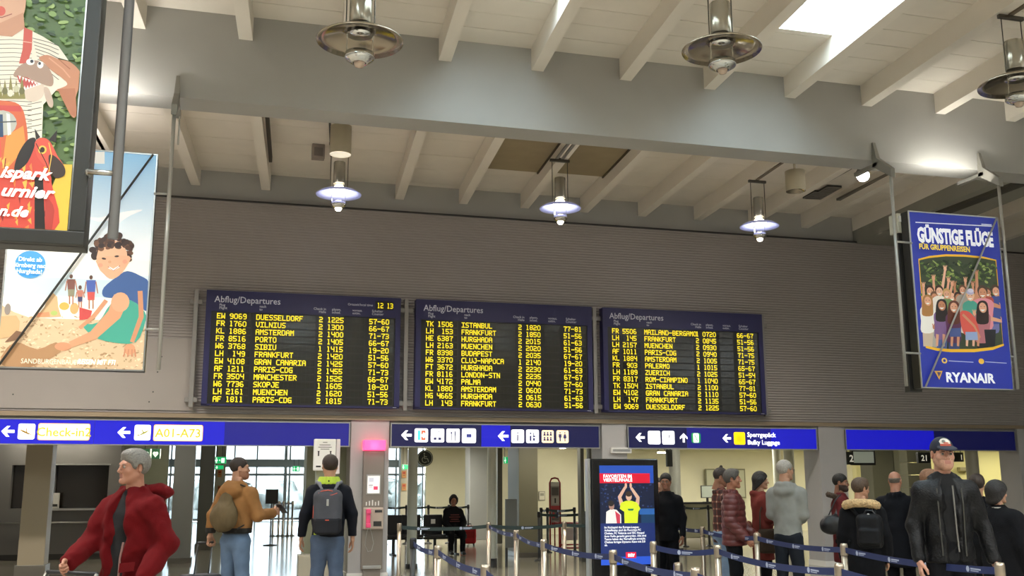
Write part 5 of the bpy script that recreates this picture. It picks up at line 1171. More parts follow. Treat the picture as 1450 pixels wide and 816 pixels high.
def belt(label, ka, kb, green=False, sag=.03, z=POSTH - .06, nlogo=3):
    a_, b_ = Vector((*BP[ka], 0)), Vector((*BP[kb], 0)); v = b_ - a_; L_ = v.length; d = v / L_
    e = empty('barrier_belt', (a_.x, a_.y, z), math.atan2(v.y, v.x), label, 'barrier belt', 'barrier belts between the posts')
    N = 10; vs = []; fs = []
    x0_, x1_ = .036, L_ - .036
    for i in range(N + 1):
        t = i / N; x = x0_ + (x1_ - x0_) * t; s = -sag * 4 * t * (1 - t)
        for yy in (-.0012, .0012):
            vs += [(x, yy, s - .026), (x, yy, s + .026)]
    for i in range(N):
        q = i * 4; fs += [(q, q + 4, q + 5, q + 1), (q + 2, q + 3, q + 7, q + 6), (q + 1, q + 5, q + 7, q + 3), (q, q + 2, q + 6, q + 4)]
    mb = MB(); mb.add(vs, fs); mb.build('webbing', m_belt_g if green else m_belt, e)
    mb = MB(); mk = MB(); nl = max(1, int(L_ / .62))
    for i in range(nl):
        t = (i + .5) / nl; x = x0_ + (x1_ - x0_) * t; s = -sag * 4 * t * (1 - t)
        for yy, sg in ((-.002, 1), (.002, -1)):
            mb.add([(x + .022 * math.cos(k) * sg - .07 * sg, yy, s + .022 * math.sin(k)) for k in [2 * PI * j / 12 for j in range(12)]], [tuple(range(12))])
            mb.add([(x - .035 * sg, yy, s - .002), (x + .10 * sg, yy, s - .002), (x + .10 * sg, yy, s + .01), (x - .035 * sg, yy, s + .01)], [(0, 1, 2, 3)])
            mb.add([(x - .035 * sg, yy, s - .014), (x + .07 * sg, yy, s - .014), (x + .07 * sg, yy, s - .007), (x - .035 * sg, yy, s - .007)], [(0, 1, 2, 3)])
    tag(mb.build('belt_print', m_bl, e), kind='stuff'); return e
belt('dark green belt from the phone column to the slim white pillar', 'a', 'd', True)
belt('dark green belt from the slim white pillar past the display board', 'd', 'h', True)
belt('dark green belt running behind the advertising totem', 'h', 'k', True)
belt('navy belt from the corner post to the grey display board', 'd', 'f'); belt('navy belt between the slim post and the red framed totem', 'f', 'g'); belt('navy belt passing the lower left of the advertising totem', 'g', 'i'); belt('navy belt crossing the foot of the advertising totem', 'i', 'n')
belt('navy belt at lower left, its far piece', 'b', 'c'); belt('navy belt at lower left, its middle piece', 'c', 'e')
BP['n2'] = (1.65, 5.2); BP['n3'] = (2.95, 4.8); BP['j2'] = (4.05, 4.9)
belt('navy belt at lower left, its nearest piece at the bottom edge', 'e', 'n2'); belt('navy belt at the bottom edge right of the advertising totem', 'n', 'n3')
belt('upper navy belt behind the man in black and the plaid shirt', 'k', 'l'); belt('upper navy belt across the maroon puffer jacket', 'l', 'o'); belt('upper navy belt across the legs of the grey hoodie man', 'o', 'p'); belt('upper navy belt across the dark coats to the man in the cap', 'p', 'r')
BP['j3'] = (4.55, 12.3)
belt('navy belt behind the advertising totem to its corner post', 'j', 'm'); belt('lower navy belt in front of the maroon puffer and grey hoodie', 'm', 'q', sag=.04)
belt('lower navy belt at the bottom edge towards the man in the cap', 'q', 'j2')
# distant barriers in front of the yellow walls
def far_row(pts, Y, ztop, labelp, labelb, dark=True):
    prev = None
    for i, px in enumerate(pts):
        x = xat(px, Y); key = 'far%s%d' % (labelp[:6], int(px)); 
        stanchion(key, 0, 0, '%s, %s from the left' % (labelp, ('first', 'second', 'third', 'fourth', 'fifth')[i]), x, Y, dark, ztop)
        if prev: belt('%s, %s span' % (labelb, ('first', 'second', 'third', 'fourth')[i - 1]), prev, key, True, .02, ztop - .06)
        prev = key
far_row([545, 576, 607, 636, 663], 27.5, 1.0, 'thin dark barrier post behind the black seats', 'thin dark belt behind the black seats')
far_row([766, 775, 813], 23.0, 1.0, 'dark barrier post around the red framed totem, back row', 'thin dark belt behind the red framed totem')
far_row([763, 828], 20.6, .97, 'dark barrier post near the frame posts, front row', 'dark belt in front of the yellow wall')
far_row([968, 1002, 1040], 24.0, 1.0, 'barrier post behind the plaid shirt', 'dark belt behind the plaid shirt')
far_row([388, 396, 402, 409, 415], 33, 1.05, 'thin barrier post on the bright floor before the glazed doors', 'thin belt before the glazed doors', False)
x, y, _ = onY(385, 705, 28); e = empty('sign_stand', (x, 28, 0), 0, 'small dark sign on a stand before the glazed doors', 'sign'); MB().box(-.16, .16, 0, .03, 1.05, 1.42).build('plate', m_darkm, e); MB().tube([(0, .015, 0), (0, .015, 1.05)], .018, 8).lathe([(.001, 0), (.18, 0), (.18, .02), (.001, .03)], n=16).build('stand', m_darkm, e)
x, y, _ = onZ(960, 795, .55); e = empty('low_bollard', (x, y, 0), 0, 'short brass bollard right of the advertising totem', 'bollard')
MB().lathe([(.06, 0), (.06, .5), (.05, .53), (.001, .54)], n=16).build('tube', m_post, e); MB().lathe([(.001, .0), (.1, 0), (.1, .02), (.06, .03)], n=16).build('foot', m_darkm, e)
# ---------------------------------------------------------------- figures: smooth implicit surfaces meshed with surface nets
def V3(p): return np.array(p, dtype=np.float32)
class Field:
    def __init__(s, lo, hi, h):
        s.lo = np.array(lo, np.float32); s.h = h
        n = np.ceil((np.array(hi) - s.lo) / h).astype(int) + 1; s.n = n
        s.F = np.full(tuple(n), .5, np.float32)
        s.ax = [s.lo[i] + h * np.arange(n[i], dtype=np.float32) for i in range(3)]
    def _sl(s, lo, hi):
        a = np.maximum(np.floor((np.array(lo) - s.lo) / s.h).astype(int), 0); b = np.minimum(np.ceil((np.array(hi) - s.lo) / s.h).astype(int) + 1, s.n)
        if (b <= a).any(): return None
        return tuple(slice(a[i], b[i]) for i in range(3))
    def _apply(s, lo, hi, fn, k, op):
        pad = k + 2.5 * s.h; sl = s._sl(np.array(lo) - pad, np.array(hi) + pad)
        if sl is None: return s
        X = s.ax[0][sl[0]][:, None, None]; Y = s.ax[1][sl[1]][None, :, None]; Z = s.ax[2][sl[2]][None, None, :]
        d = fn(X, Y, Z); A = s.F[sl]
        if op == 'add':
            h = np.maximum(k - np.abs(A - d), 0) / max(k, 1e-6); s.F[sl] = np.minimum(A, d) - h * h * k * .25
        else:
            d = -d; h = np.maximum(k - np.abs(A - d), 0) / max(k, 1e-6); s.F[sl] = np.maximum(A, d) + h * h * k * .25
        return s
    def ell(s, c, r, k=.02, op='add', rot=None):
        c = V3(c); r = V3(r); R = np.eye(3, dtype=np.float32) if rot is None else np.array(rot, np.float32); m = float(r.max())
        def fn(X, Y, Z):
            x, y, z = X - c[0], Y - c[1], Z - c[2]
            a = (R[0, 0] * x + R[1, 0] * y + R[2, 0] * z) / r[0]; b = (R[0, 1] * x + R[1, 1] * y + R[2, 1] * z) / r[1]; e = (R[0, 2] * x + R[1, 2] * y + R[2, 2] * z) / r[2]
            k0 = np.sqrt(a * a + b * b + e * e) + 1e-6; k1 = np.sqrt((a / r[0]) ** 2 + (b / r[1]) ** 2 + (e / r[2]) ** 2) + 1e-6
            return k0 * (k0 - 1) / k1
        return s._apply(c - m, c + m, fn, k, op)
    def seg(s, a, b, ra, rb, k=.02, op='add', side=(1, 0, 0), flat=False):
        """tapered limb from a to b; radius a number or (across, deep)"""
        a, b = V3(a), V3(b); w = b - a; L = float(np.linalg.norm(w)) + 1e-6; w = w / L
        ra = V3(ra if isinstance(ra, (tuple, list)) else (ra, ra)); rb = V3(rb if isinstance(rb, (tuple, list)) else (rb, rb))
        sd_ = V3(side)
        if abs(float(np.dot(sd_, w))) > .93 * float(np.linalg.norm(sd_)): sd_ = V3((0, 1, 0)) if abs(w[1]) < .8 else V3((0, 0, 1)); ra = ra[::-1].copy(); rb = rb[::-1].copy()
        u = sd_ - np.dot(sd_, w) * w; u /= np.linalg.norm(u) + 1e-6; v = np.cross(w, u); m = float(max(ra.max(), rb.max()))
        def fn(X, Y, Z):
            x, y, z = X - a[0], Y - a[1], Z - a[2]
            t0 = x * w[0] + y * w[1] + z * w[2]; t = np.clip(t0 / L, 0, 1)
            du = x * u[0] + y * u[1] + z * u[2]; dv = x * v[0] + y * v[1] + z * v[2]
            rx_ = ra[0] + (rb[0] - ra[0]) * t; ry_ = ra[1] + (rb[1] - ra[1]) * t; mn = np.minimum(rx_, ry_)
            if flat:
                q = np.sqrt((du / rx_) ** 2 + (dv / ry_) ** 2); return np.maximum((q - 1) * mn, np.maximum(-t0, t0 - L))
            e = (t0 - t * L) / mn; q = np.sqrt((du / rx_) ** 2 + (dv / ry_) ** 2 + e * e); return (q - 1) * mn
        lo = np.minimum(a, b) - m; hi = np.maximum(a, b) + m
        return s._apply(lo, hi, fn, k, op)
    def box(s, c, r, rd=.01, k=.02, op='add', rot=None):
        c = V3(c); r = V3(r); R = np.eye(3, dtype=np.float32) if rot is None else np.array(rot, np.float32); m = float(np.linalg.norm(r))
        def fn(X, Y, Z):
            x, y, z = X - c[0], Y - c[1], Z - c[2]
            q = [np.abs(R[0, i] * x + R[1, i] * y + R[2, i] * z) - (r[i] - rd) for i in range(3)]
            out = np.sqrt(sum(np.maximum(e, 0) ** 2 for e in q)); return out + np.minimum(np.maximum(np.maximum(q[0], q[1]), q[2]), 0) - rd
        return s._apply(c - m, c + m, fn, k, op)
    def cut(s, p, n, k=.01):
        p = V3(p); n = V3(n); n = n / np.linalg.norm(n)
        X, Y, Z = s.ax[0][:, None, None], s.ax[1][None, :, None], s.ax[2][None, None, :]
        d = (X - p[0]) * n[0] + (Y - p[1]) * n[1] + (Z - p[2]) * n[2]; h = np.maximum(k - np.abs(s.F - d), 0) / k; s.F = np.maximum(s.F, d) + h * h * k * .25; return s
    def wrinkle(s, amp, f=22., seed=0., stretch=(1, 1, .6)):
        X, Y, Z = s.ax[0][:, None, None] * stretch[0], s.ax[1][None, :, None] * stretch[1], s.ax[2][None, None, :] * stretch[2]
        a = np.sin(X * f * .5 + 1.7 * np.sin(Z * f * .6 + seed) + Y * f * .4); b = np.sin(Z * f * 1.5 + 2.2 * np.sin(X * f * .5 + seed * 2) + 1.3 * np.sin(Y * f * .7))
        c = np.sin((X + Z) * f * 1.1 + seed * 3 + 2 * np.sin(Y * f * .5 + Z * 5)); d = np.sin(Z * f * 3.1 + 2.5 * np.sin(X * f * .9 + seed) + 1.5 * np.sin(Y * f)) * np.sin(X * f * 1.3 + Y * f + seed)
        s.F += amp * (.35 * a + .5 * b + .35 * c + .3 * d) * np.ones_like(s.F); return s
    def quilt(s, amp, pitch, z0=0.):
        Z = s.ax[2][None, None, :]; s.F -= (amp * (np.abs(np.sin((Z - z0) * PI / pitch)) ** .6 - .6)) * np.ones_like(s.F); return s
    def mesh(s):
        F = s.F; I = F < 0; n = F.shape
        c = I[:-1, :-1, :-1].astype(np.int8)
        tot = np.zeros(c.shape, np.int8)
        for dx in (0, 1):
            for dy in (0, 1):
                for dz in (0, 1): tot += I[dx:n[0] - 1 + dx, dy:n[1] - 1 + dy, dz:n[2] - 1 + dz]
        act = (tot > 0) & (tot < 8); idx = np.argwhere(act); M = len(idx)
        ids = -np.ones(act.shape, np.int32); ids[act] = np.arange(M)
        P = np.zeros((M, 3), np.float32); W = np.zeros(M, np.float32); i, j, k = idx.T
        for ax in range(3):
            for o1 in (0, 1):
                for o2 in (0, 1):
                    a = [0, 0, 0]; oth = [q for q in range(3) if q != ax]; a[oth[0]] = o1; a[oth[1]] = o2; b = list(a); b[ax] = 1
                    fa = F[i + a[0], j + a[1], k + a[2]]; fb = F[i + b[0], j + b[1], k + b[2]]; m = (fa < 0) != (fb < 0)
                    t = np.where(m, fa / np.where(m, fa - fb, 1), 0); q = np.array(a, np.float32)[None] * np.ones((M, 1), np.float32); q[:, ax] = t
                    P[m] += q[m]; W[m] += 1
        P = (idx + P / W[:, None]) * s.h + s.lo
        Q = []
        for ax in range(3):
            sl0 = [slice(None)] * 3; sl1 = [slice(None)] * 3; sl0[ax] = slice(0, -1); sl1[ax] = slice(1, None)
            ch = I[tuple(sl0)] != I[tuple(sl1)]; E = np.argwhere(ch); o = [q for q in range(3) if q != ax]
            E = E[(E[:, o[0]] > 0) & (E[:, o[1]] > 0) & (E[:, o[0]] < n[o[0]] - 1) & (E[:, o[1]] < n[o[1]] - 1)]
            def cell(d0, d1): e = E.copy(); e[:, o[0]] += d0; e[:, o[1]] += d1; return ids[e[:, 0], e[:, 1], e[:, 2]]
            q = np.stack([cell(-1, -1), cell(0, -1), cell(0, 0), cell(-1, 0)], 1)
            ins = I[E[:, 0], E[:, 1], E[:, 2]]; flip = ins if ax != 1 else ~ins
            q[~flip] = q[~flip][:, ::-1]; Q.append(q)
        Q = np.concatenate(Q); Q = Q[(Q >= 0).all(1)]
        return P, Q
def np_obj(name, parts, mats, parent, matfn=None):
    """parts: list of (P, Q, material index) joined to one mesh object"""
    vs = []; qs = []; mi = []; n = 0
    for P, Q, m_ in parts:
        vs.append(P); qs.append(Q + n); mi.append(np.full(len(Q), m_, np.int32) if np.isscalar(m_) else m_); n += len(P)
    P = np.concatenate(vs).astype(np.float32); Q = np.concatenate(qs).astype(np.int32); MI = np.concatenate(mi)
    me = bpy.data.meshes.new(name); me.vertices.add(len(P)); me.vertices.foreach_set('co', P.ravel()); me.loops.add(Q.size); me.loops.foreach_set('vertex_index', Q.ravel())
    me.polygons.add(len(Q)); me.polygons.foreach_set('loop_start', np.arange(0, Q.size, 4, dtype=np.int32)); me.polygons.foreach_set('loop_total', np.full(len(Q), 4, np.int32))
    me.polygons.foreach_set('material_index', MI); me.update(calc_edges=True); me.validate()
    o = link(name, me, mats, parent, smooth=True); return o

def rotz(a): c, s = math.cos(a), math.sin(a); return np.array([[c, -s, 0], [s, c, 0], [0, 0, 1]])
def rotx(a): c, s = math.cos(a), math.sin(a); return np.array([[1, 0, 0], [0, c, -s], [0, s, c]])
def roty(a): c, s = math.cos(a), math.sin(a); return np.array([[c, 0, s], [0, 1, 0], [-s, 0, c]])

def head_parts(h, beard=0, fem=0, broad=1.0):
    """head in its own frame: origin at its centre, facing -Y; height about .235"""
    f = Field((-.105, -.145, -.19), (.105, .125, .145), h)
    f.ell((0, .018, .032), (.076 * broad, .094, .086)); f.ell((0, -.018, -.035), (.060 * broad, .066, .080), .03)
    for s in (-1, 1): f.seg((s * .052 * broad, .01, -.05), (s * .014, -.064, -.098), .022, .019, .025)
    f.ell((0, -.074, -.098), (.022, .018, .018), .02)
    f.seg((-.036, -.072, .022), (.036, -.072, .022), (.013, .013), (.013, .013), .02)
    for s in (-1, 1): f.ell((s * .043, -.058, -.028), (.022, .020, .020), .025)
    for s in (-1, 1): f.ell((s * .031, -.094, .001), (.017, .014, .011), .012, 'sub')
    for s in (-1, 1): f.ell((s * .031, -.072, .000), (.0145, .0125, .010), .004)
    f.seg((0, -.084, .014), (0, -.104, -.027), .0075, .0115, .014); 
    for s in (-1, 1): f.ell((s * .011, -.096, -.033), (.008, .010, .007), .008)
    f.ell((0, -.082, -.056), (.024, .012, .0065), .008); f.ell((0, -.080, -.068), (.021, .012, .0075), .008)
    f.box((0, -.096, -.0615), (.022, .006, .0012), .001, .003, 'sub')
    if beard: f.ell((0, -.050, -.080), (.052, .048, .042), .03)
    for s in (-1, 1):
        f.ell((s * .080 * broad, .018, -.008), (.008, .019, .031), .008, rot=rotz(s * .35)); f.ell((s * .088 * broad, .012, -.006), (.006, .010, .018), .006, 'sub')
    f.seg((0, .028, -.07), (0, .04, -.19), (.052 if fem else .058, .056), (.054 if fem else .062, .060), .03)
    P, Q = f.mesh(); c = P[Q].mean(1); mi = np.zeros(len(Q), np.int32)
    lips = (np.abs(c[:, 0]) < .023) & (c[:, 2] < -.049) & (c[:, 2] > -.0755) & (c[:, 1] < -.083); mi[lips] = 1
    if beard:
        b = (c[:, 2] < -.030 - .0 * c[:, 1]) & (c[:, 2] > -.125) & (c[:, 1] < .02) & ((np.abs(c[:, 0]) > .028) | (c[:, 2] < -.076) | ((c[:, 2] < -.036) & (c[:, 2] > -.05))) & ~lips & (c[:, 2] < -.02 + (c[:, 1] + .09) * .35 - .02); mi[b] = 2
    return P, Q, mi
def hair_parts(style, h):
    f = Field((-.16, -.15, -.34 if style in ('bob', 'long') else -.2), (.16, .19, .2), h)
    th = {'short': .010, 'crop': .005, 'full': .018, 'bob': .030, 'long': .020, 'bun': .010, 'curly': .022, 'bald': .002, 'tied': .012}[style]
    f.ell((0, .020, .034), (.078 + th, .095 + th, .087 + th))
    if style in ('full', 'curly'): f.ell((0, -.03, .095), (.06, .05, .03), .03)
    if style in ('bob', 'long'):
        L = -.09 if style == 'bob' else -.24
        f.seg((0, .05, .0), (0, .07, L), (.105, .075), (.100 if style == 'bob' else .08, .06), .04)
        for s in (-1, 1): f.seg((s * .075, -.005, .03), (s * .088, .01, L * .9), (.03, .055), (.03, .05), .03)
        f.ell((0, -.082, -.03), (.062, .07, .10), .015, 'sub'); f.cut((0, -.077, .045), (0, -1, -.9), .02)
    else:
        if style == 'bald':
            f.cut((0, 0, .035), (0, 0, 1), .01)
        # hairline: high in front, low at the nape, cut round the ears
        f.cut((0, -.078, .062), (0, -1, -.35), .012)
        f.cut((0, .0, -.012 if style != 'full' else -.025), (0, -.55, -1), .012)
        for s in (-1, 1): f.ell((s * .085, .012, -.012), (.03, .022, .036), .01, 'sub')
        for s in (-1, 1): f.ell((s * .07, -.085, .0), (.045, .045, .05), .015, 'sub')
        if style == 'bun': f.ell((0, .035, .135), (.022, .022, .026), .01)
        if style == 'tied': f.seg((0, .115, .0), (0, .15, -.14), .035, .02, .03)
    f.F += .0022 * np.sin(f.ax[0][:, None, None] * 420 + 3 * np.sin(f.ax[2][None, None, :] * 40)) * np.ones_like(f.F) * (2.2 if style == 'curly' else 1)
    P, Q = f.mesh(); return P, Q

def hand_parts(h, curl=.5, spread=.0, side=1):
    """hand in its own frame: wrist at origin, fingers towards -Z, palm facing +X*side.. thumb towards -Y"""
    f = Field((-.075, -.085, -.215), (.075, .065, .04), h)
    f.seg((0, 0, .03), (0, 0, -.01), (.022, .029), (.021, .030), .01); f.seg((0, .0, -.015), (0, -.002, -.085), (.014, .034), (.013, .040), .02, side=(1, 0, 0))
    L = (.068, .076, .071, .056); ys = (-.031, -.011, .010, .030); r = (.0088, .0092, .0088, .0078)
    for i in range(4):
        a = np.array([0, ys[i], -.085 + (.004 if i in (0, 3) else 0)]); p = a; ang = 0.; segs = (.45, .32, .25)
        for j, sg in enumerate(segs):
            ang += curl * (.55, 1.0, .8)[j] * (1 + .12 * i); d = np.array([side * math.sin(ang), (ys[i]) * (.6 + spread * 8) * .2, -math.cos(ang)]); q = p + d * L[i] * sg
            f.seg(p, q, r[i] * (1 - .06 * j), r[i] * (.94 - .08 * j), .005); p = q
    t = [(0.004 * side, -.028, -.022), (side * .018, -.050, -.052), (side * .030, -.056, -.080), (side * .036, -.050, -.104)]
    for j in range(3): f.seg(t[j], t[j + 1], (.0135, .011, .0095)[j], (.011, .0095, .0082)[j], .01)
    return f.mesh()

def skin_mat(n, c): return mat('skin_' + n, c, .5, noise=.05, nscale=18, bump=.03, bscale=150, spec=.4)
def figure(label, px, depth, rel, H=1.78, head=0, tilt=0, hair=('short', 'brown_hair', '#3a2a1e'), skin=('fair', '#c08a6e'), jacket=None, pants=('blue_jeans', '#5d6f86'), shoes=('dark_shoes', '#232220'),
           arms=None, vox=.011, hv=.0055, beard=None, fem=0, glasses=False, sit=False, shirt=None, cap=False, lean=0, xyz=None, cat='person', group=None, build=1.0):
    s = H / 1.80
    if xyz is None:
        r = ray(px, 688); p = CAMP + r * depth; X, Y = float(p[0]), float(p[1])
    else: X, Y = xyz
    th = math.atan2(X, Y)                        # direction from the camera
    yaw = -th + math.radians(rel) if True else 0
    e = empty('person', (X, Y, 0), yaw, label, cat, group)
    b = build; j = jacket; zs = -.43 if sit else 0.
    sh = .185 * (0.9 if fem else 1) * b
    A = arms or {}
    def arm(sd):
        side = 'L' if sd > 0 else 'R'
        el, wr = A.get(side, ((.055, .03, 1.14), (.065, -.03, .88)))
        S = np.array([sd * sh, .0 + lean * .5, 1.425]); E = np.array([sd * (sh + el[0]), el[1], el[2]]); W = np.array([sd * (sh + wr[0]), wr[1], wr[2]])
        return S, E, W
    SKL, LIP, STB = skin_mat(*skin), mat('lips_' + skin[0], '#9a6455', .55), mat('beard_' + (beard[0] if beard else 'none'), beard[1] if beard else '#555555', .8, noise=.2, nscale=80)
    # --- bare body, one continuous figure (covered parts slimmer than the clothes)
    f = Field((-.46 * s, -.62 * s, -.02), (.46 * s, .35 * s, 1.62 * s), vox * 1.15)
    g = lambda p: (p[0] * s, p[1] * s, (p[2] + zs) * s)
    f.seg(g((0, .0, .92)), g((0, 0, 1.10)), (.125 * s * b, .085 * s), (.115 * s, .08 * s), .04); f.seg(g((0, 0, 1.10)), g((0, .01, 1.38)), (.115 * s, .08 * s), (.145 * s * b, .085 * s), .04)
    f.seg(g((-.12, .01, 1.42)), g((.12, .01, 1.42)), .055 * s, .055 * s, .04); f.seg(g((0, .015, 1.42)), g((0, .01, 1.56)), .058 * s, .054 * s, .03)
    for sd in (-1, 1):
        S, E, W = arm(sd); f.seg(g(S), g(E), .042 * s, .034 * s, .02); f.seg(g(E), g(W), .034 * s, .025 * s, .02)
        if sit:
            hip, kn, an = (sd * .09, 0, .90), (sd * .13, -.44, .93), (sd * .14, -.40, .50)
        else: hip, kn, an = (sd * .09, 0, .90), (sd * .10, -.01, .50), (sd * .105, .02, .08)
        f.seg(g(hip), g(kn), .07 * s, .048 * s, .03); f.seg(g(kn), g(an), .048 * s, .034 * s, .02)
    P, Q = f.mesh(); body = [(P, Q, 0)]
    # --- head and neck
    hx = np.array([0, -.012 + lean * 1.0, 1.680 + zs]) * s; hr_ = math.radians(head - rel)
    hs = s * (1.0 if not fem else .96)
    HP, HQ, HM = head_parts(hv, 1 if beard else 0, fem)
    R = rotz(hr_) @ rotx(math.radians(tilt))
    tr = lambda P_: (P_ * hs) @ R.T.astype(np.float32) + hx.astype(np.float32)
    body.append((tr(HP), HQ, HM))
    # --- hands
    for sd in (-1, 1):
        S, E, W = arm(sd); d = W - E; d /= np.linalg.norm(d)
        hd = A.get('H' + ('L' if sd > 0 else 'R'), {})
        P, Q = hand_parts(max(.0042, hv * .85) if hv < .009 else .0065, hd.get('curl', .45), side=-sd)
        z = -d; xax = np.array(hd.get('palm', (1., 0, 0))); xax = xax - xax @ z * z; xax /= np.linalg.norm(xax); yax = np.cross(z, xax)
        RR_ = np.stack([xax, yax, z], 1)
        body.append(((P * s * (.95 if fem else 1.04)) @ RR_.T.astype(np.float32) + (np.array(g(W + d * .012))).astype(np.float32), Q, 0))
    bo = np_obj('body', body, [SKL, LIP, STB], e)
    if hv < .009:
        em = MB()
        for sd in (-1, 1):
            em = MB(); bm = bmesh.new(); bmesh.ops.create_uvsphere(bm, u_segments=14, v_segments=10, radius=.0115); em.m(0).add([v.co + Vector((sd * .031, -.0775, .001)) for v in bm.verts], [[v.index for v in q.verts] for q in bm.faces], True); bm.free()
            em.m(1).lathe([(.001, 0), (.0055, 0)], n=12); n = 12 * 2
            for i in range(len(em.v) - n, len(em.v)): x, y, z = em.v[i]; em.v[i] = (x + sd * .031, -.0893 - 0 * z, .001 + y)
            me = em.build('eye', [mat('eye_white', '#958c84', .4), mat('dark_iris', '#2a2420', .2)], bo)
            bw = MB(); bw.tube([(sd * .014, -.0865, .0175), (sd * .030, -.0885, .0195), (sd * .047, -.0765, .0150)], [.0028, .0036, .002], 6)
            br = bw.build('eyebrow', mat('brow_' + hair[1], hair[2], .9), bo)
            M4 = Matrix.Translation(Vector(hx)) @ Matrix([[*R[0], 0], [*R[1], 0], [*R[2], 0], [0, 0, 0, 1]]) @ Matrix.Scale(hs, 4)
            me.matrix_local = M4; br.matrix_local = M4
    M4 = Matrix.Translation(Vector([float(v) for v in hx])) @ Matrix([[*[float(v) for v in R[0]], 0], [*[float(v) for v in R[1]], 0], [*[float(v) for v in R[2]], 0], [0, 0, 0, 1]]) @ Matrix.Scale(float(hs), 4)
    HA, HB = hair_parts(hair[0], max(.006, hv))
    np_obj('hair', [(tr(HA), HB, 0)], mat(hair[1], hair[2], .6, noise=.3, nscale=90, bump=.4, bscale=140), e)
    if glasses:
        gl = MB()
        for sd in (-1, 1): gl.tube([(sd * .033 + .022 * math.cos(t), -.098, .002 + .017 * math.sin(t)) for t in np.linspace(0, 2 * PI, 15)], .0016, 5).tube([(sd * .055, -.098, .006), (sd * .078, -.05, .006), (sd * .082, .02, .004)], .0018, 5)
        gl.tube([(-.011, -.1, .005), (.011, -.1, .005)], .0015, 5); o = gl.build('glasses', m_darkm, e); o.matrix_local = M4
    if cap:
        c = Field((-.13, -.22, -.02), (.13, .14, .16), .0055); c.ell((0, .018, .036), (.086, .104, .096)); c.cut((0, 0, .030), (0, .12, -1), .004)
        c.ell((0, -.10, .045), (.074, .078, .010), .012, rot=rotx(math.radians(14))); P, Q = c.mesh(); P = tr(P)
        o = np_obj('cap', [(P, Q, 0)], mat('navy_cap_cloth', '#1b1e2c', .8, bump=.2, bscale=200), e)
        # printed front panel of the cap: a curved patch
        pm_ = MB(); n_ = 14
        def cp(u, v, off): 
            a_ = u; return (math.sin(a_) * (.086 * math.cos(v) + off), .018 - math.cos(a_) * (.104 * math.cos(v) + off), .036 + .096 * math.sin(v) + off * .3)
        def patch(u0, u1, v0, v1, off, mi, rnd=0):
            n0 = len(pm_.v); vs = []; fs = []
            N1, N2 = 10, 6
            for i in range(N1 + 1):
                for q in range(N2 + 1):
                    uu = u0 + (u1 - u0) * i / N1; sq = 1.0 if not rnd else math.sqrt(max(0, 1 - (2 * i / N1 - 1) ** 2)); vm = (v0 + v1) / 2; vv = vm + (v0 + (v1 - v0) * q / N2 - vm) * sq; vs.append(cp(uu, vv, off))
            for i in range(N1):
                for q in range(N2): a_ = i * (N2 + 1) + q; fs.append((a_, a_ + 1, a_ + N2 + 2, a_ + N2 + 1))
            pm_.m(mi).add(vs, fs, True)
        patch(-.62, .62, .30, 1.02, .0035, 0, 1); patch(-.50, .50, .22, .42, .005, 1); patch(-.36, .0, .50, .82, .005, 2, 1); patch(.08, .42, .5, .86, .005, 3, 1); patch(-.2, .25, .44, .56, .0055, 1)
        o2 = pm_.build('cap_badge', [mat('pale_cap_print', '#c9c2b4', .6), mat('red_cap_print', '#a8452e', .6), mat('grey_cap_print', '#6e7068', .6), mat('cream_cap_print', '#e0d8c8', .6)], o); o2.matrix_local = M4
    # --- trousers
    t = Field((-.36 * s, -.60 * s, .03), (.36 * s, .26 * s, 1.06 * s), vox * 1.1)
    t.seg(g((0, .012, .90)), g((0, .005, 1.0)), (.155 * s * b, .118 * s * b), (.148 * s * b, .108 * s * b), .04)
    for sd in (-1, 1):
        if sit: hip, kn, an = (sd * .09, .0, .90), (sd * .13, -.44, .93), (sd * .14, -.40, .52)
        else: hip, kn, an = (sd * .085, .012, .87), (sd * .10, -.01, .50), (sd * .105, .025, .09)
        t.seg(g(hip), g(kn), (.098 * s * b, .105 * s), .074 * s, .035); t.seg(g(kn), g(an), .072 * s, (.060 * s, .066 * s), .02)
    if not sit: t.ell(g((0, .050, .88)), (.13 * s * b, .070 * s, .09 * s), .04)
    t.wrinkle(.0042, 26, (sum(map(ord, label)) % 7), (1, 1, .8)); P, Q = t.mesh()
    np_obj('trousers', [(P, Q, 0)], mat(pants[0], pants[1], .9, noise=.10, nscale=12, bump=.25, bscale=250, spec=.2), e)
    # --- shoes
    mb = []
    for sd in (-1, 1):
        ax_, ay_ = (sd * .105, .025) if not sit else (sd * .14, -.42)
        q = Field(((ax_ - .07) * s, (ay_ - .24) * s, -.01), ((ax_ + .07) * s, (ay_ + .10) * s, .17 * s), .010)
        q.seg((ax_ * s, (ay_ + .02) * s, .055 * s), (ax_ * s, (ay_ - .15) * s, .042 * s), (.043 * s, .048 * s), (.045 * s, .034 * s), .02); q.seg((ax_ * s, ay_ * s, .05), (ax_ * s, ay_ * s, .13 * s), .047 * s, .045 * s, .02)
        q.cut((0, 0, .004), (0, 0, -1), .006); P, Q = q.mesh(); np_obj('shoe', [(P, Q, 0)], mat(shoes[0], shoes[1], .5), e)
    # --- shirt or hoodie under an open jacket
    tk = j.get('t', .018) if j else 0.
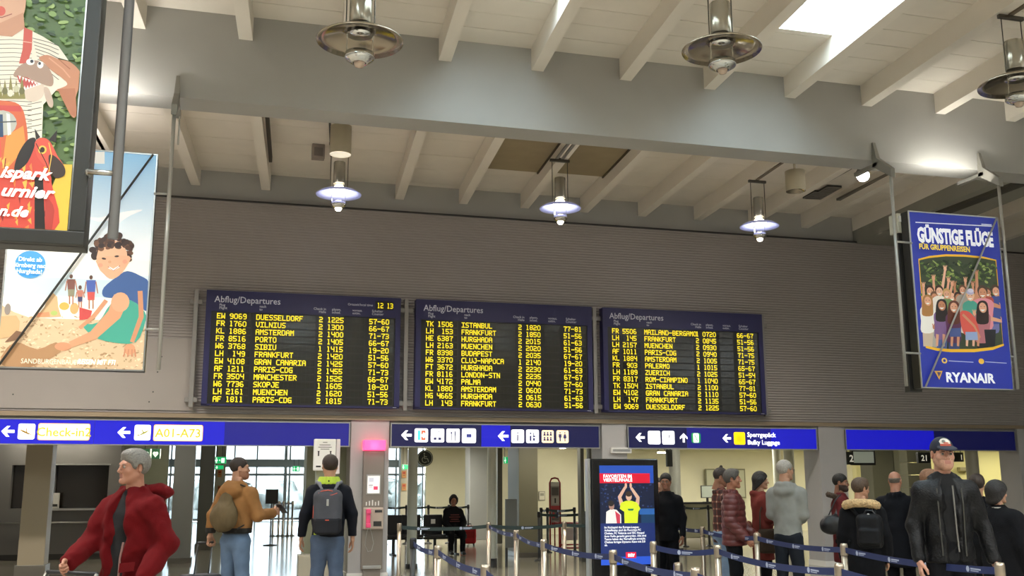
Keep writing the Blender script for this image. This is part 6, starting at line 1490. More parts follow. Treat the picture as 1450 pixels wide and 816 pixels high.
    def torso(q, t_, zh, nk=True):
        wB, dB = .150 * b, .105 * b
        q.seg(g((0, .005, zh)), g((0, .0, 1.08)), ((wB + .008 + t_) * s * j.get('flare', 1), (dB + .006 + t_) * s * j.get('flare', 1)), ((wB - .002 + t_) * s, (dB - .004 + t_) * s), .03, flat=False)
        q.seg(g((0, .0, 1.08)), g((0, .0 + lean * .3, 1.33)), ((wB - .002 + t_) * s, (dB - .004 + t_) * s), ((.168 * b + t_) * s, (.112 + t_) * s), .03)
        r_ = .056 + t_ * .6
        for sg in (-1, 1):
            q.seg(g((0, .008 + lean * .4, 1.425)), g((sg * sh * .86, .006 + lean * .4, 1.395)), (r_ + .008) * s, r_ * s, .05)
            q.seg(g((sg * .03, .02, 1.475)), g((sg * sh * .75, .012, 1.43)), (.045 + t_ * .4) * s, (.034 + t_ * .4) * s, .04)
        q.seg(g((0, .02 + lean * .4, 1.40)), g((0, .01 + lean * .6, 1.50)), (.098 * s, .085 * s), (.066 * s, .066 * s), .05)
    if shirt:
        q = Field((-.26 * s, -.22 * s, (.84 + zs) * s), (.26 * s, .24 * s, (1.62 + zs) * s), vox); torso(q, -.002, .90)
        if shirt[2] == 'hood': q.seg(g((-.07, .03, 1.49)), g((.07, .03, 1.49)), .045 * s, .045 * s, .03); q.seg(g((0, -.045, 1.45)), g((0, -.02, 1.53)), (.06 * s, .03 * s), (.065 * s, .03 * s), .02)
        q.ell(g((0, -.02, 1.575)), (.055 * s, .060 * s, .06 * s), .01, 'sub'); q.wrinkle(.003, 30, 2); P, Q = q.mesh()
        so = np_obj('shirt', [(P, Q, 0)], mat(shirt[0], shirt[1], .9, bump=.2, bscale=200), e)
        if len(shirt) > 3:
            mb_ = MB(); mb_.tube([g((shirt[3] + .0, -.123 * b, 1.44)), g((shirt[3], -.127, 1.30)), g((shirt[3] + .005, -.122, 1.1)), g((shirt[3] + .01, -.125, .95))], .006 * s, 6); mb_.build('zip', mat('dull_zip_metal', '#8d8b86', .4, .7), so)
    # --- jacket / coat
    if j:
        zh = j.get('hem', .86); zc = zh
        q = Field((-.62 * s, -.62 * s, (zh - .10 + zs) * s), (.62 * s, .36 * s, (1.68 + zs) * s), j.get('vox', vox)); torso(q, tk, zh)
        for sd in (-1, 1):
            S, E, W = arm(sd); ar = j.get('arm', .0)
            q.seg(g(S + (-sd * .004, .004, -.03)), g(E), (.056 + tk * .6 + ar) * s, (.048 + tk * .55 + ar) * s, .045)
            d = (W - E); W2 = E + d * j.get('sleeve', .96)
            q.seg(g(E), g(W2), (.048 + tk * .55 + ar) * s, (.038 + tk * .4 + ar) * s, .02, flat=False)
            if j.get('cuff'): q.seg(g(E + d * .86), g(E + d * .97), (.036 + tk * .4) * s, (.034 + tk * .4) * s, .008)
        if j.get('open'):
            w0 = j['open']; 
            q.seg(g((w0[0], -.30, zh - .15)), g((w0[1], -.30, 1.52)), (w0[2] * s, .215 * s), (w0[3] * s, .215 * s), .012, 'sub', side=(1, 0, 0))
        if j.get('collar'):
            c_ = j['collar']
            for a_ in np.linspace(-1.0, 1.0, 9) * (2.3 if not j.get('open') else 1.75):
                c0 = np.array([math.sin(a_) * .092, .02 + math.cos(a_) * .078, 1.46]); c1 = c0 + np.array([math.sin(a_) * .012, math.cos(a_) * .014, c_]); q.seg(g(c0), g(c1), .026 * s, .020 * s, .018)
        if j.get('open'): q.ell(g((0, -.13, 1.455)), (.060 * s, .085 * s, .12 * s), .012, 'sub')
        if j.get('hood'):
            hd = j['hood']; q.ell(g((0, .105 * hd, 1.435)), (.135 * s * hd, .075 * s * hd, .085 * s * hd), .03); q.seg(g((-.105, .03, 1.49)), g((-.03, .12, 1.51)), .036 * s, .04 * s, .03); q.seg(g((.105, .03, 1.49)), g((.03, .12, 1.51)), .036 * s, .04 * s, .03); q.seg(g((-.06, .10, 1.50)), g((.06, .10, 1.50)), .04 * s, .04 * s, .02)
            q.ell(g((0, .045, 1.56)), (.060 * s, .062 * s, .07 * s), .015, 'sub')
        q.ell(g((0, .0, 1.60)), (.062 * s, .070 * s, .095 * s), .012, 'sub')
        q.cut(g((0, 0, zh - .015)), (0, 0, -1), .012)
        if j.get('rib'): q.seg(g((0, .004, zh - .01)), g((0, .004, zh + .045)), ((.146 * b + tk) * s, (.104 * b + tk) * s), ((.150 * b + tk) * s, (.108 * b + tk) * s), .006, flat=True)
        if j.get('quilt'): q.quilt(.010, j['quilt'] * s)
        q.wrinkle(j.get('wr', .006), j.get('wf', 24), (sum(map(ord, label)) % 5)); P, Q = q.mesh(); c = P[Q].mean(1); mi = np.zeros(len(Q), np.int32)
        if j.get('rib'): mi[c[:, 2] < (zh + .045 + zs) * s] = 1
        if j.get('fur'): mi[:] = mi
        ms = [j['mat'], mat('dark_rib_knit', '#1e1b18', .9, bump=.3, bscale=150)]
        jo = np_obj(j.get('name', 'jacket'), [(P, Q, mi)], ms, e)
        if j.get('fur'):
            fr_ = Field((-.26 * s, -.20 * s, (1.30 + zs) * s), (.26 * s, .34 * s, (1.72 + zs) * s), .008); R_ = j.get('furR', .135); fw_ = j.get('furW', .034)
            pts = [(math.sin(a_) * R_, .075 + math.cos(a_) * R_ * .80, 1.485 + .03 * math.cos(a_)) for a_ in np.linspace(-2.5, 2.5, 18)]
            for i in range(len(pts) - 1): fr_.seg(g(pts[i]), g(pts[i + 1]), fw_ * s, fw_ * s, .01)
            X_, Y_, Z_ = fr_.ax[0][:, None, None], fr_.ax[1][None, :, None], fr_.ax[2][None, None, :]
            fr_.F += .006 * np.sin(X_ * 190 + 3 * np.sin(Y_ * 90)) * np.sin(Z_ * 170 + 2 * np.sin(X_ * 60)) + .004 * np.sin(Y_ * 230 + Z_ * 80); P, Q = fr_.mesh()
            np_obj('fur_trim', [(P, Q, 0)], mat(*j['fur'], .95, noise=.35, nscale=60, bump=.8, bscale=180), e)
    e['_s'] = s
    return e, g, arm, s
def backpack(label, par, w, h, d, z, mats_, straps=True, y0=.13, sub=None, name='backpack', flat=1., yw=0.):
    """worn backpack: a thing of its own placed on the wearer's back (wearer frame passed in par)"""
    e0, g, arm, s = par
    e = empty(name, e0.location, e0.rotation_euler.z, label, 'backpack' if name == 'backpack' else 'bag')
    f = Field((-w, y0 - .04, z - h * .7), (w, y0 + d * 2.2, z + h * .7), .009)
    f.box((0, y0 + d * .5, z), (w * .5, d * .5, h * .5), min(w, d) * .42, .02); f.ell((0, y0 + d * .5, z + h * .36), (w * .44, d * .42, h * .2), .03)
    if sub: f.box((0, y0 + d * 1.0, z - h * .22), (w * .42, d * .22, h * .24), .03, .015)
    f.wrinkle(.004, 30, 1.5); P, Q = f.mesh(); o = np_obj('bag_body', [(P, Q, 0)], mats_[0], e)
    return e
# ---------------------------------------------------------------- travellers
def cloth(name, c, rough=.85, noise=.10, bump=.35, bs=160): return mat(name, c, rough, noise=noise, nscale=9, bump=bump, bscale=bs, spec=.2)
m_red_coat = cloth('dark_red_coat_cloth', '#5c070b', .95)
m_tan = cloth('tan_brown_jacket_cloth', '#8a6036', .75)
m_nav = cloth('navy_black_softshell', '#12131b', .75)
m_blk = cloth('black_coat_cloth', '#0c0c10', .85)
m_lea = mat('black_leather', '#08080a', .5, noise=.2, nscale=14, bump=.5, bscale=70, spec=.28)
m_mar = mat('maroon_puffer_nylon', '#5a2422', .38, noise=.08, nscale=14, bump=.2, bscale=60)
m_rust = cloth('rust_red_coat_cloth', '#713029')
m_hoo = cloth('heather_grey_knit', '#8d8c86', .95)
m_wine = cloth('wine_red_coat', '#5d1f20')
def plaid_mat():
    mt = bpy.data.materials.new('plaid_flannel'); mt.use_nodes = True; nt = mt.node_tree; b = nt.nodes['Principled BSDF']; b.inputs['Roughness'].default_value = .9
    tc = nt.nodes.new('ShaderNodeTexCoord'); sep = nt.nodes.new('ShaderNodeSeparateXYZ'); nt.links.new(tc.outputs['Object'], sep.inputs[0])
    outs = []
    for o_, fr_ in ((2, 11.), (0, 11.), (1, 11.)):
        mu = nt.nodes.new('ShaderNodeMath'); mu.operation = 'MULTIPLY'; mu.inputs[1].default_value = fr_; nt.links.new(sep.outputs[o_], mu.inputs[0])
        fr2 = nt.nodes.new('ShaderNodeMath'); fr2.operation = 'FRACT'; nt.links.new(mu.outputs[0], fr2.inputs[0])
        g_ = nt.nodes.new('ShaderNodeMath'); g_.operation = 'LESS_THAN'; g_.inputs[1].default_value = .22; nt.links.new(fr2.outputs[0], g_.inputs[0]); outs.append(g_)
    ad = nt.nodes.new('ShaderNodeMath'); ad.operation = 'ADD'; nt.links.new(outs[0].outputs[0], ad.inputs[0]); nt.links.new(outs[1].outputs[0], ad.inputs[1])
    ml = nt.nodes.new('ShaderNodeMath'); ml.operation = 'MULTIPLY'; ml.inputs[1].default_value = .5; nt.links.new(ad.outputs[0], ml.inputs[0])
    r = nt.nodes.new('ShaderNodeValToRGB'); r.color_ramp.elements[0].color = (*lin('#3a211c'), 1); r.color_ramp.elements[1].color = (*lin('#b39a80'), 1); e_ = r.color_ramp.elements.new(.5); e_.color = (*lin('#6b3a2e'), 1)
    nt.links.new(ml.outputs[0], r.inputs[0]); nt.links.new(r.outputs[0], b.inputs['Base Color']); return mt

# man in the red coat (left foreground), pushing a trolley
p = figure('man with short grey hair in an open dark red winter coat, left foreground', 188, 7.25, -46, 1.75, head=-62, hair=('full', 'grey_hair', '#77726a'), skin=('ruddy', '#ad7a62'), jacket=dict(mat=m_red_coat, t=.046, hem=.80, open=(.0, -.005, .125, .145), collar=.070, hood=1.3, arm=.006, wr=.010, wf=33, vox=.0085, flare=1.02),
           shirt=('black_shirt_cloth', '#0a090a', 'plain'), pants=('dark_trousers', '#24221f'), arms={'R': ((.07, -.10, 1.16), (-.02, -.36, 1.03)), 'L': ((.12, .05, 1.15), (.10, -.14, .93)), 'HR': dict(curl=1.0)}, vox=.0095, hv=.0045, build=1.05)
red = p
mb = MB()
# coat details: pocket flaps, storm flap
e0, g, arm, s = red
x = .0
for pts, nm in (([(.10, -.158, 1.02), (.21, -.125, 1.03), (.21, -.13, .97), (.10, -.165, .955)], 'pocket_flap'),):
    mb = MB(); q = [g(p_) for p_ in pts]; n = len(q); mb.add(q + [(a_[0] * 1.0, a_[1] - .012, a_[2]) for a_ in q], [(0, 1, 2, 3), (7, 6, 5, 4), (0, 4, 5, 1), (1, 5, 6, 2), (2, 6, 7, 3), (3, 7, 4, 0)]); mb.build(nm, m_red_coat, e0)
# big hood lying on the shoulders, with its dark lining
h_ = Field((-.30, .0, 1.36), (.34, .36, 1.66), .0085); h_.ell(g((.03, .175, 1.495)), (.165, .105, .062), .03); h_.ell(g((.10, .12, 1.515)), (.09, .08, .045), .03); h_.ell(g((0, .13, 1.575)), (.10, .075, .05), .012, 'sub'); h_.wrinkle(.007, 36, 2); P, Q = h_.mesh(); np_obj('hood', [(P, Q, 0)], m_red_coat, e0)
h_ = Field((-.2, .0, 1.40), (.2, .3, 1.66), .0085); h_.ell(g((0, .115, 1.505)), (.105, .085, .045), .02); h_.ell(g((0, .0, 1.56)), (.075, .08, .09), .012, 'sub'); P, Q = h_.mesh(); np_obj('hood_lining', [(P, Q, 0)], cloth('dark_lining', '#1d1b1c'), e0)
MB().tube([g((.10, -.150, 1.16)), g((.088, -.160, 1.05)), g((.092, -.165, .95)), g((.085, -.165, .85))], .007, 6).build('zip_edge', mat('pale_zip_tape', '#8f6a62', .6), e0)
# luggage trolley handle under his hand
S, E_, W_ = arm(-1); wl = g(W_); M = e0.matrix_basis
hp = Matrix.Translation(e0.location) @ Matrix.Rotation(e0.rotation_euler.z, 4, 'Z') @ Vector((wl[0], wl[1] - .07, wl[2] - .06))
t = empty('luggage_trolley', (hp.x, hp.y, 0), e0.rotation_euler.z, 'luggage trolley pushed by the man in the red coat, at the bottom edge', 'trolley')
hz = hp.z
MB().tube([(-.12, 0, hz), (.34, 0, hz)], .014, 10).build('handle_bar', m_black, t)
for sx in (-.12, .34): MB().tube([(sx, 0, hz), (sx, -.05, hz - .1), (sx + .02, -.2, .3), (sx + .02, -.25, .12)], .014, 8).build('upright', m_steel, t)
MB().box(-.14, .36, -.95, -.2, .12, .15).box(-.14, .36, -.98, -.95, .12, .3).build('platform', m_steel, t)
for sx, sy_ in ((-.1, -.25), (.32, -.25), (.11, -.9)): MB().lathe([(.001, -.02), (.055, -.02), (.06, 0), (.055, .02), (.001, .02)], n=16).build('wheel', m_black, t).matrix_local = Matrix.Translation((sx, sy_, .062)) @ Matrix.Rotation(PI / 2, 4, 'Y')

# man in the tan jacket with a drawstring bag
p = figure('man in a tan hooded jacket and jeans looking right, holding a phone', 338, 11.6, 138, 1.82, head=98, hair=('crop', 'dark_brown_hair', '#2a1e16'), skin=('fair', '#b5876c'), jacket=dict(mat=m_tan, t=.030, hem=.99, hood=1.12, rib=True, arm=.004, wr=.007, vox=.010, cuff=True),
           arms={'L': ((.07, .10, 1.17), (.12, .08, .96)), 'R': ((.085, -.03, 1.16), (.085, -.27, 1.19)), 'HR': dict(curl=.7), 'HL': dict(curl=1.2)}, vox=.011, hv=.005, beard=('brown_stubble', '#9a6b52'))
tanp = p; e0, g, arm, s = p
bb = empty('drawstring_bag', e0.location, e0.rotation_euler.z, 'olive drawstring bag on the back of the man in the tan jacket', 'bag')
f_ = Field((-.26, .06, .90), (.26, .42, 1.62), .0095); f_.ell((.0, .215, 1.14), (.175, .085, .15), .05); f_.seg((.0, .205, 1.18), (.0, .155, 1.44), (.155, .065), (.05, .03), .05); f_.wrinkle(.008, 38, 3, (1, 1, .3)); P, Q = f_.mesh()
np_obj('bag_body', [(P * s, Q, 0)], cloth('olive_bag_cloth', '#5a4c34', .8), bb)
for sx in (-1, 1): MB().tube([g((sx * .04, .165, 1.44)), g((sx * .12, .10, 1.50)), g((sx * .155, -.02, 1.46)), g((sx * .17, -.12, 1.32)), g((sx * .175, -.07, 1.12)), g((sx * .15, .16, 1.03))], .008, 6).build('cord', mat('dark_cord', '#2a2620', .8), bb)
S, E_, W_ = arm(-1); d = (W_ - E_); d /= np.linalg.norm(d); w_ = g(W_ + d * .12)
ph = empty('mobile_phone', (0, 0, 0), 0, 'dark phone held up by the man in the tan jacket', 'phone')
Mx = Matrix.Translation(e0.location) @ Matrix.Rotation(e0.rotation_euler.z, 4, 'Z') @ Matrix.Translation(Vector((w_[0] - .01, w_[1] - .02, w_[2] + .03))) @ Matrix.Rotation(math.radians(-50), 4, 'X')
MB().bbox(-.04, .04, -.006, .006, -.08, .08, .005).build('casing', m_black, ph); MB().box(-.035, .035, -.0075, -.006, -.07, .07).build('display', m_dkglass, ph); ph.matrix_basis = Mx
# trolley suitcase behind him
S, E_, W_ = arm(1); w_ = g(W_); hp = Matrix.Translation(e0.location) @ Matrix.Rotation(e0.rotation_euler.z, 4, 'Z') @ Vector((w_[0], w_[1] - .0, w_[2] - .09))
t = empty('trolley_suitcase', (hp.x - .05, hp.y, 0), math.radians(20), 'dark suitcase with a long pull handle held by the man in the tan jacket', 'suitcase')
MB().tube([(-.09, 0, hp.z), (.09, 0, hp.z)], .014, 8).build('grip', m_black, t)
for sx in (-.08, .08): MB().tube([(sx, 0, hp.z), (sx - .06, -.08, .5)], .008, 8).build('pull_rod', m_darkm, t)
MB().bbox(-.26, .14, -.2, .04, .05, .55, .03).build('shell', mat('charcoal_suitcase', '#25272c', .5), t)
for sx in (-.2, .1):
    for sy_ in (-.15, .0): MB().lathe([(.001, -.012), (.025, -.012), (.025, .012), (.001, .012)], n=12).build('wheel', m_black, t).matrix_local = Matrix.Translation((sx, sy_, .026)) @ Matrix.Rotation(PI / 2, 4, 'Y')

# man in the navy jacket with the grey backpack
p = figure('man seen from behind in a navy jacket with a grey backpack', 466, 11.7, 178, 1.85, head=192, tilt=-6, hair=('short', 'brown_hair', '#33251c'), skin=('fair', '#b5876c'), jacket=dict(mat=m_nav, t=.020, hem=.93, collar=.045, arm=.0, wr=.005, vox=.0095),
           pants=('blue_jeans_dark', '#4e5b70'), arms={'R': ((.075, .03, 1.16), (.085, -.02, .90)), 'L': ((.065, .02, 1.16), (.10, -.05, .91))}, vox=.0105, hv=.005)
e0, g, arm, s = p
c_ = Field((-.2, -.12, 1.40), (.2, .2, 1.72), .007); 
for a_ in np.linspace(-2.2, 2.2, 14): c_.seg(g((math.sin(a_) * .108, .018 + math.cos(a_) * .096, 1.490)), g((math.sin(a_) * .096, .018 + math.cos(a_) * .086, 1.545)), .030, .018, .012)
P, Q = c_.mesh(); np_obj('collar_lining', [(P, Q, 0)], mat('lime_lining', '#a9bf32', .7), e0)
c_ = Field((-.2, 0, 1.30), (.2, .25, 1.62), .009); c_.ell(g((0, .105, 1.42)), (.125, .05, .085), .03); P, Q = c_.mesh(); np_obj('hood', [(P, Q, 0)], m_nav, e0)
bp = empty('backpack', e0.location, e0.rotation_euler.z, 'grey backpack with orange zips and a dark lower pocket', 'backpack')
f_ = Field((-.22, .06, .92), (.22, .40, 1.50), .0075); f_.box((0, .205, 1.18), (.155, .075, .235), .07, .02); f_.ell((0, .205, 1.33), (.135, .07, .10), .04); f_.wrinkle(.0025, 30, 1); P, Q = f_.mesh(); cc = P[Q].mean(1)
np_obj('bag_body', [(P * s, Q, (cc[:, 2] < 1.115).astype(np.int32))], [cloth('charcoal_pack_cloth', '#4b4b50', .8), cloth('dark_pack_cloth', '#242428', .8)], bp)
MB().tube([g(q_) for q_ in ((.152, .225, 1.12), (.150, .232, 1.24), (.125, .25, 1.35), (.07, .262, 1.405), (0, .266, 1.415), (-.05, .262, 1.405))], .0055, 6).build('orange_zip', mat('orange_zip', '#d8563c', .5), bp)['label'] = 'orange zip'
MB().tube([g(q_) for q_ in ((-.10, .268, 1.385), (-.05, .279, 1.365), (0, .280, 1.36), (.06, .275, 1.37), (.10, .268, 1.385))], .0045, 6).build('orange_zip', mat('orange_zip', '#d8563c', .5), bp)
f_ = Field((-.2, .2, .95), (.2, .36, 1.14), .0075); f_.box((0, .265, 1.035), (.135, .03, .085), .03, .01); P, Q = f_.mesh(); np_obj('front_pocket', [(P * s, Q, 0)], cloth('dark_pack_cloth', '#242428', .8), bp)
MB().bbox(-.012 * s, .012 * s, .283 * s, .292 * s, 1.25 * s, 1.32 * s, .003).build('tag', m_alu, bp)
MB().box(-.02, .02, .295 * s, .302 * s, 1.095 * s, 1.105 * s).build('orange_label', mat('orange_zip', '#d8563c', .5), bp)
for sx in (-1, 1):
    MB().tube([g((sx * .06, .15, 1.40)), g((sx * .095, .10, 1.485)), g((sx * .125, .02, 1.50)), g((sx * .13, -.08, 1.44)), g((sx * .13, -.13, 1.30)), g((sx * .14, -.08, 1.12)), g((sx * .13, .15, 1.02))], [.018, .024, .026, .026, .022, .012, .01], 8).build('shoulder_strap', cloth('pale_grey_strap', '#7d7d84', .8), bp)
    MB().tube([g((sx * .05, .165, 1.395)), g((sx * .085, .115, 1.43))], .010, 6).build('orange_loop', mat('orange_zip', '#d8563c', .5), bp)
MB().bbox(.115 * s, .145 * s, .128 * s, .134 * s, .94 * s, .965 * s, .002).build('hem_label', mat('lime_lining', '#a9bf32', .7), e0)

# seated person with a red suitcase
sx_ = xat(642, sy - .20, 740)
p = figure('person in black sitting on the bench seats behind the belts', 0, 0, 12, 1.70, head=5, tilt=10, hair=('long', 'dark_hair', '#1b1512'), skin=('tan', '#8c5f48'), jacket=dict(mat=m_blk, t=.036, hem=.90, arm=.006, vox=.014, wr=.008, collar=.03), pants=('black_trousers', '#0d0d11'), xyz=(sx_, sy - .20), sit=True, fem=1,
           arms={'R': ((.06, -.10, 1.16), (-.02, -.34, 1.04)), 'L': ((.06, -.10, 1.16), (-.0, -.34, 1.04))}, vox=.014, hv=.009)
e0, g, arm, s = p
mb = MB()
for i, (z_, w_) in enumerate(((1.33, .10), (1.28, .13), (1.23, .09), (1.18, .12))): mb.box(-w_ * s, w_ * s, -.172 * s, -.150 * s, (z_ - .43) * s, (z_ - .415) * s)
mb.build('shirt_print', mat('reddish_print', '#6b3a34', .8), e0)
x, y, _ = onZ(663, 773, 0); e = empty('red_suitcase', (x, y, 0), math.radians(-8), 'small red suitcase standing by the feet of the seated person', 'suitcase')
f_ = Field((-.27, -.17, -.0), (.27, .17, .6), .011); f_.box((0, 0, .27), (.20, .10, .22), .06, .02); f_.wrinkle(.005, 26, 2); P, Q = f_.mesh(); np_obj('shell', [(P, Q, 0)], cloth('red_suitcase_cloth', '#a8262a', .6), e)
MB().tube([(-.07, 0, .48), (-.07, 0, .54), (.07, 0, .54), (.07, 0, .48)], .012, 8).build('handle', m_black, e); MB().box(-.14, .14, -.108, -.1, .2, .36).build('pocket', cloth('red_suitcase_cloth2', '#8c2024', .6), e)
for q_ in (-.14, .14): MB().bbox(q_ - .02, q_ + .02, -.03, .03, 0, .06, .01).build('wheel', m_black, e)

# the queue
figure('young man with dark hair in a black coat right of the advertising totem', 943, 14.6, -18, 1.66, head=-8, tilt=8, hair=('short', 'black_hair', '#17130f'), skin=('tan', '#a3745a'), jacket=dict(mat=m_blk, t=.024, hem=.80, collar=.05, vox=.014), pants=('black_trousers', '#0d0d11'), vox=.015, hv=.007)
figure('person half hidden by the advertising totem behind the man in black', 932.5, 15.6, 5, 1.60, head=5, hair=('short', 'brown_hair', '#33251c'), skin=('fair', '#b5876c'), jacket=dict(mat=cloth('dark_olive_cloth', '#2c2b22'), t=.024, hem=.82, vox=.016), pants=('black_trousers', '#0d0d11'), vox=.018, hv=.009)
p = figure('man with a top knot in a brown plaid shirt and jeans', 1021, 13.5, 110, 1.71, head=92, tilt=14, hair=('bun', 'dark_brown_hair', '#2a1e16'), skin=('tan', '#a3745a'), jacket=dict(name='plaid_shirt', mat=plaid_mat(), t=.014, hem=.82, collar=.03, vox=.012, wr=.005), pants=('light_jeans', '#74869c'),
       arms={'L': ((.05, -.03, 1.15), (.0, -.26, 1.08)), 'R': ((.05, -.03, 1.15), (.0, -.24, 1.06))}, vox=.013, hv=.006)
p = figure('man with greying hair in a maroon puffer jacket, looking right', 1037, 12.7, 84, 1.68, head=88, hair=('full', 'greying_hair', '#4c4640'), skin=('weathered', '#9c6850'), jacket=dict(mat=m_mar, t=.042, hem=.84, collar=.06, quilt=.075, vox=.010, wr=.004, arm=.01), pants=('black_trousers', '#0d0d11'),
       arms={'R': ((.04, .02, 1.14), (.03, -.16, .94)), 'L': ((.04, .0, 1.14), (.0, -.2, .98))}, vox=.012, hv=.0055, build=1.08)
p = figure('woman with long dark hair in a rust red coat in the queue', 1077, 13.4, 105, 1.66, head=98, tilt=4, hair=('long', 'dark_hair', '#1b1512'), skin=('fair', '#b5876c'), jacket=dict(name='coat', mat=m_rust, t=.030, hem=.62, collar=.04, vox=.012, flare=1.05, hood=.8), pants=('black_trousers', '#0d0d11'),
       arms={'R': ((.03, -.06, 1.16), (.0, -.26, 1.26)), 'L': ((.03, -.04, 1.15), (.0, -.2, 1.1))}, vox=.013, hv=.006, fem=1)
e0, g, arm, s = p
bb = empty('shoulder_bag', e0.location, e0.rotation_euler.z, 'brown shoulder bag held by the woman in the rust red coat', 'bag')
f_ = Field((-.45, -.3, .5), (.1, .3, 1.0), .012); f_.box((-.25, -.02, .80), (.05, .15, .15), .04, .02); f_.wrinkle(.005, 30, 2); P, Q = f_.mesh(); np_obj('bag_body', [(P, Q, 0)], cloth('dark_brown_bag', '#3a2c20', .6), bb)
MB().tube([(-.25, -.12, .93), (-.22, -.1, 1.15), (-.15, -.02, 1.38), (-.20, .08, 1.15), (-.25, .1, .93)], .01, 6).build('strap', cloth('dark_brown_bag', '#3a2c20', .6), bb)
p = figure('man with short white hair and glasses in a heather grey hoodie', 1113, 12.6, 160, 1.79, head=128, hair=('short', 'white_hair', '#a19a90'), skin=('fair', '#b98468'), jacket=dict(name='hoodie', mat=m_hoo, t=.022, hem=.90, hood=.95, vox=.010, wr=.006, cuff=True, arm=.006), pants=('dark_slate_trousers', '#20232a'),
       arms={'R': ((.025, .0, 1.15), (-.07, -.22, 1.08)), 'L': ((.025, .0, 1.15), (-.06, -.22, 1.08))}, vox=.012, hv=.0055, glasses=True, build=.97)
e0, g, arm, s = p
S, E_, W_ = arm(1); w_ = g(W_)
pb = empty('travel_papers', (0, 0, 0), 0, 'white papers held at the side by the man in the grey hoodie', 'papers'); MB().box(-.10, .10, -.003, .003, -.14, .14).build('sheet', m_white, pb)
pb.matrix_basis = Matrix.Translation(e0.location) @ Matrix.Rotation(e0.rotation_euler.z, 4, 'Z') @ Matrix.Translation((w_[0] + .09, w_[1] - .08, w_[2] - .02)) @ Matrix.Rotation(.5, 4, 'Y') @ Matrix.Rotation(1.2, 4, 'Z')
p = figure('bearded person with dark hair and a brown fur hood in a wine red coat', 1190, 13.2, 92, 1.63, head=80, tilt=4, hair=('short', 'black_hair', '#17130f'), skin=('tan', '#a3745a'), beard=('black_beard', '#3a2a22'), jacket=dict(name='coat', mat=m_wine, t=.034, hem=.60, vox=.013, fur=('brown_fur', '#4a3a2c'), furR=.12), pants=('black_trousers', '#0d0d11'), vox=.014, hv=.007)
e0, g, arm, s = p
bb = empty('handbag', e0.location, e0.rotation_euler.z, 'black handbag hanging behind the wine red coat', 'bag')
f_ = Field((-.45, -.2, .75), (-.05, .45, 1.25), .011); f_.ell((-.25, .14, 1.0), (.07, .15, .12), .02); f_.seg((-.23, .10, 1.08), (-.2, .05, 1.2), .03, .02, .04); f_.wrinkle(.005, 30, 2); P, Q = f_.mesh(); np_obj('bag_body', [(P, Q, 0)], mat('black_bag_leather', '#18181b', .35), bb)
MB().tube([(-.24, .05, 1.08), (-.2, .02, 1.3), (-.14, -.0, 1.38), (-.2, .08, 1.3), (-.25, .2, 1.06)], .008, 6).build('strap', m_black, bb)
p = figure('person with brown hair in a black parka with blond fur hood and backpack', 1219, 10.6, 172, 1.56, head=130, tilt=4, hair=('full', 'light_brown_hair', '#4d3a2a'), skin=('fair', '#b5876c'), jacket=dict(name='parka', mat=m_blk, t=.046, hem=.62, vox=.012, fur=('blond_fur', '#cbaa7c'), furR=.17, furW=.046, arm=.008), pants=('black_trousers', '#0d0d11'), vox=.013, hv=.006, fem=1, build=1.05)
e0, g, arm, s = p
bb = empty('backpack', e0.location, e0.rotation_euler.z, 'black backpack worn over the black parka', 'backpack')
f_ = Field((-.26, .06, .85), (.18, .45, 1.35), .0095); f_.box((-.09, .23, 1.04), (.125, .08, .17), .06, .02); f_.box((-.09, .31, .99), (.10, .03, .08), .03, .01); f_.wrinkle(.004, 28, 1); P, Q = f_.mesh(); np_obj('bag_body', [(P, Q, 0)], cloth('black_pack_cloth', '#111114', .6), bb)
MB().tube([(-.15, .2, 1.19), (-.12, .2, 1.24), (-.06, .2, 1.24), (-.03, .2, 1.19)], .01, 6).build('carry_loop', m_black, bb); MB().lathe([(.001, 0), (.015, 0), (.015, .01), (.001, .012)], n=12).build('buckle', m_chrome, bb).matrix_local = Matrix.Translation((-.09, .27, 1.20))
for sx in (-1, 1): MB().tube([(-.06 + sx * .08, .17, 1.18), (sx * .12, .08, 1.29), (sx * .13, -.05, 1.24), (sx * .13, -.12, 1.08), (sx * .13, .1, .92)], .018, 8).build('shoulder_strap', cloth('black_pack_cloth', '#111114', .6), bb)
figure('bald man in a dark coat seen from behind, left of the man in the cap', 1268, 12.4, 172, 1.65, head=165, hair=('bald', 'grey_fringe_hair', '#6f665c'), skin=('ruddy', '#ad7a62'), jacket=dict(name='coat', mat=cloth('dark_navy_coat', '#0e0f15'), t=.030, hem=.60, collar=.05, vox=.014), pants=('black_trousers', '#0d0d11'), vox=.015, hv=.0065, build=1.08)
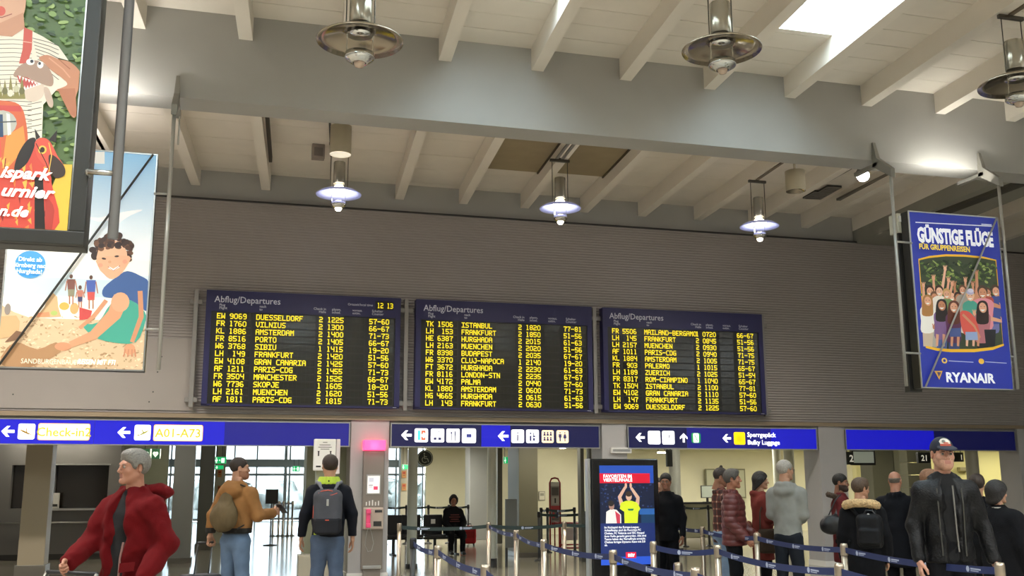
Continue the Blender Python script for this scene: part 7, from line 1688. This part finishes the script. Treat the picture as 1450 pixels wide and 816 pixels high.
figure('person with reddish fair hair mostly hidden behind the man in the cap', 1317, 12.0, 150, 1.66, head=120, hair=('full', 'reddish_fair_hair', '#8a6248'), skin=('ruddy', '#ad7a62'), jacket=dict(name='coat', mat=cloth('dark_navy_coat', '#0e0f15'), t=.03, hem=.6, collar=.05, vox=.016), pants=('black_trousers', '#0d0d11'), vox=.018, hv=.008)
figure('person with short brown hair behind the dark bob hairstyle at right', 1384, 11.6, 176, 1.60, head=172, hair=('full', 'brown_hair', '#33251c'), skin=('fair', '#b5876c'), jacket=dict(mat=m_blk, t=.03, hem=.8, collar=.03, vox=.016), pants=('black_trousers', '#0d0d11'), vox=.017, hv=.0075)
p = figure('person with a dark bob and a pale collar in a black coat, right edge', 1411, 9.6, 150, 1.52, head=128, hair=('bob', 'dark_bob_hair', '#17120f'), skin=('fair', '#b98468'), jacket=dict(name='coat', mat=m_blk, t=.05, hem=.62, vox=.012, arm=.01, quilt=None), pants=('black_trousers', '#0d0d11'), vox=.014, hv=.006, fem=1, build=1.12)
e0, g, arm, s = p
mb = MB(); mb.tube([g((math.sin(a_) * .085, .012 + math.cos(a_) * .075, 1.515)) for a_ in np.linspace(-2.6, 2.6, 18)], .012, 8); mb.build('pale_collar', mat('pale_collar', '#b9b4aa', .8), e0)
# man in the cap (right foreground)
p = figure('man in a printed cap, black leather jacket and black hoodie, right foreground', 1338, 8.2, 14, 1.86, head=20, tilt=2, hair=('crop', 'dark_brown_hair', '#2a1e16'), skin=('pinkish', '#b98872'), beard=('light_stubble', '#a87e68'), jacket=dict(mat=m_lea, t=.026, hem=.88, open=(.0, .0, .105, .12), vox=.0085, wr=.007, wf=26, arm=.0, collar=.035), build=.96,
           shirt=('black_hoodie_cloth', '#0b0b0d', 'hood', .025), pants=('black_trousers', '#0d0d11'), arms={'R': ((.065, .02, 1.14), (.065, -.06, .89)), 'L': ((.075, .02, 1.14), (.12, -.05, .885))}, vox=.0095, hv=.0042, cap=True)
e0, g, arm, s = p
for sx in (-1, 1): MB().tube([g((sx * .088, -.108, 1.42)), g((sx * .090, -.126, 1.3)), g((sx * .086, -.122, 1.1)), g((sx * .084, -.128, .92))], .0055, 6).build('jacket_zip', mat('dark_zip_metal', '#55544f', .4, .6), e0)
print('script done in %.1f s, %d objects' % (time.time() - T0, len(bpy.data.objects)))
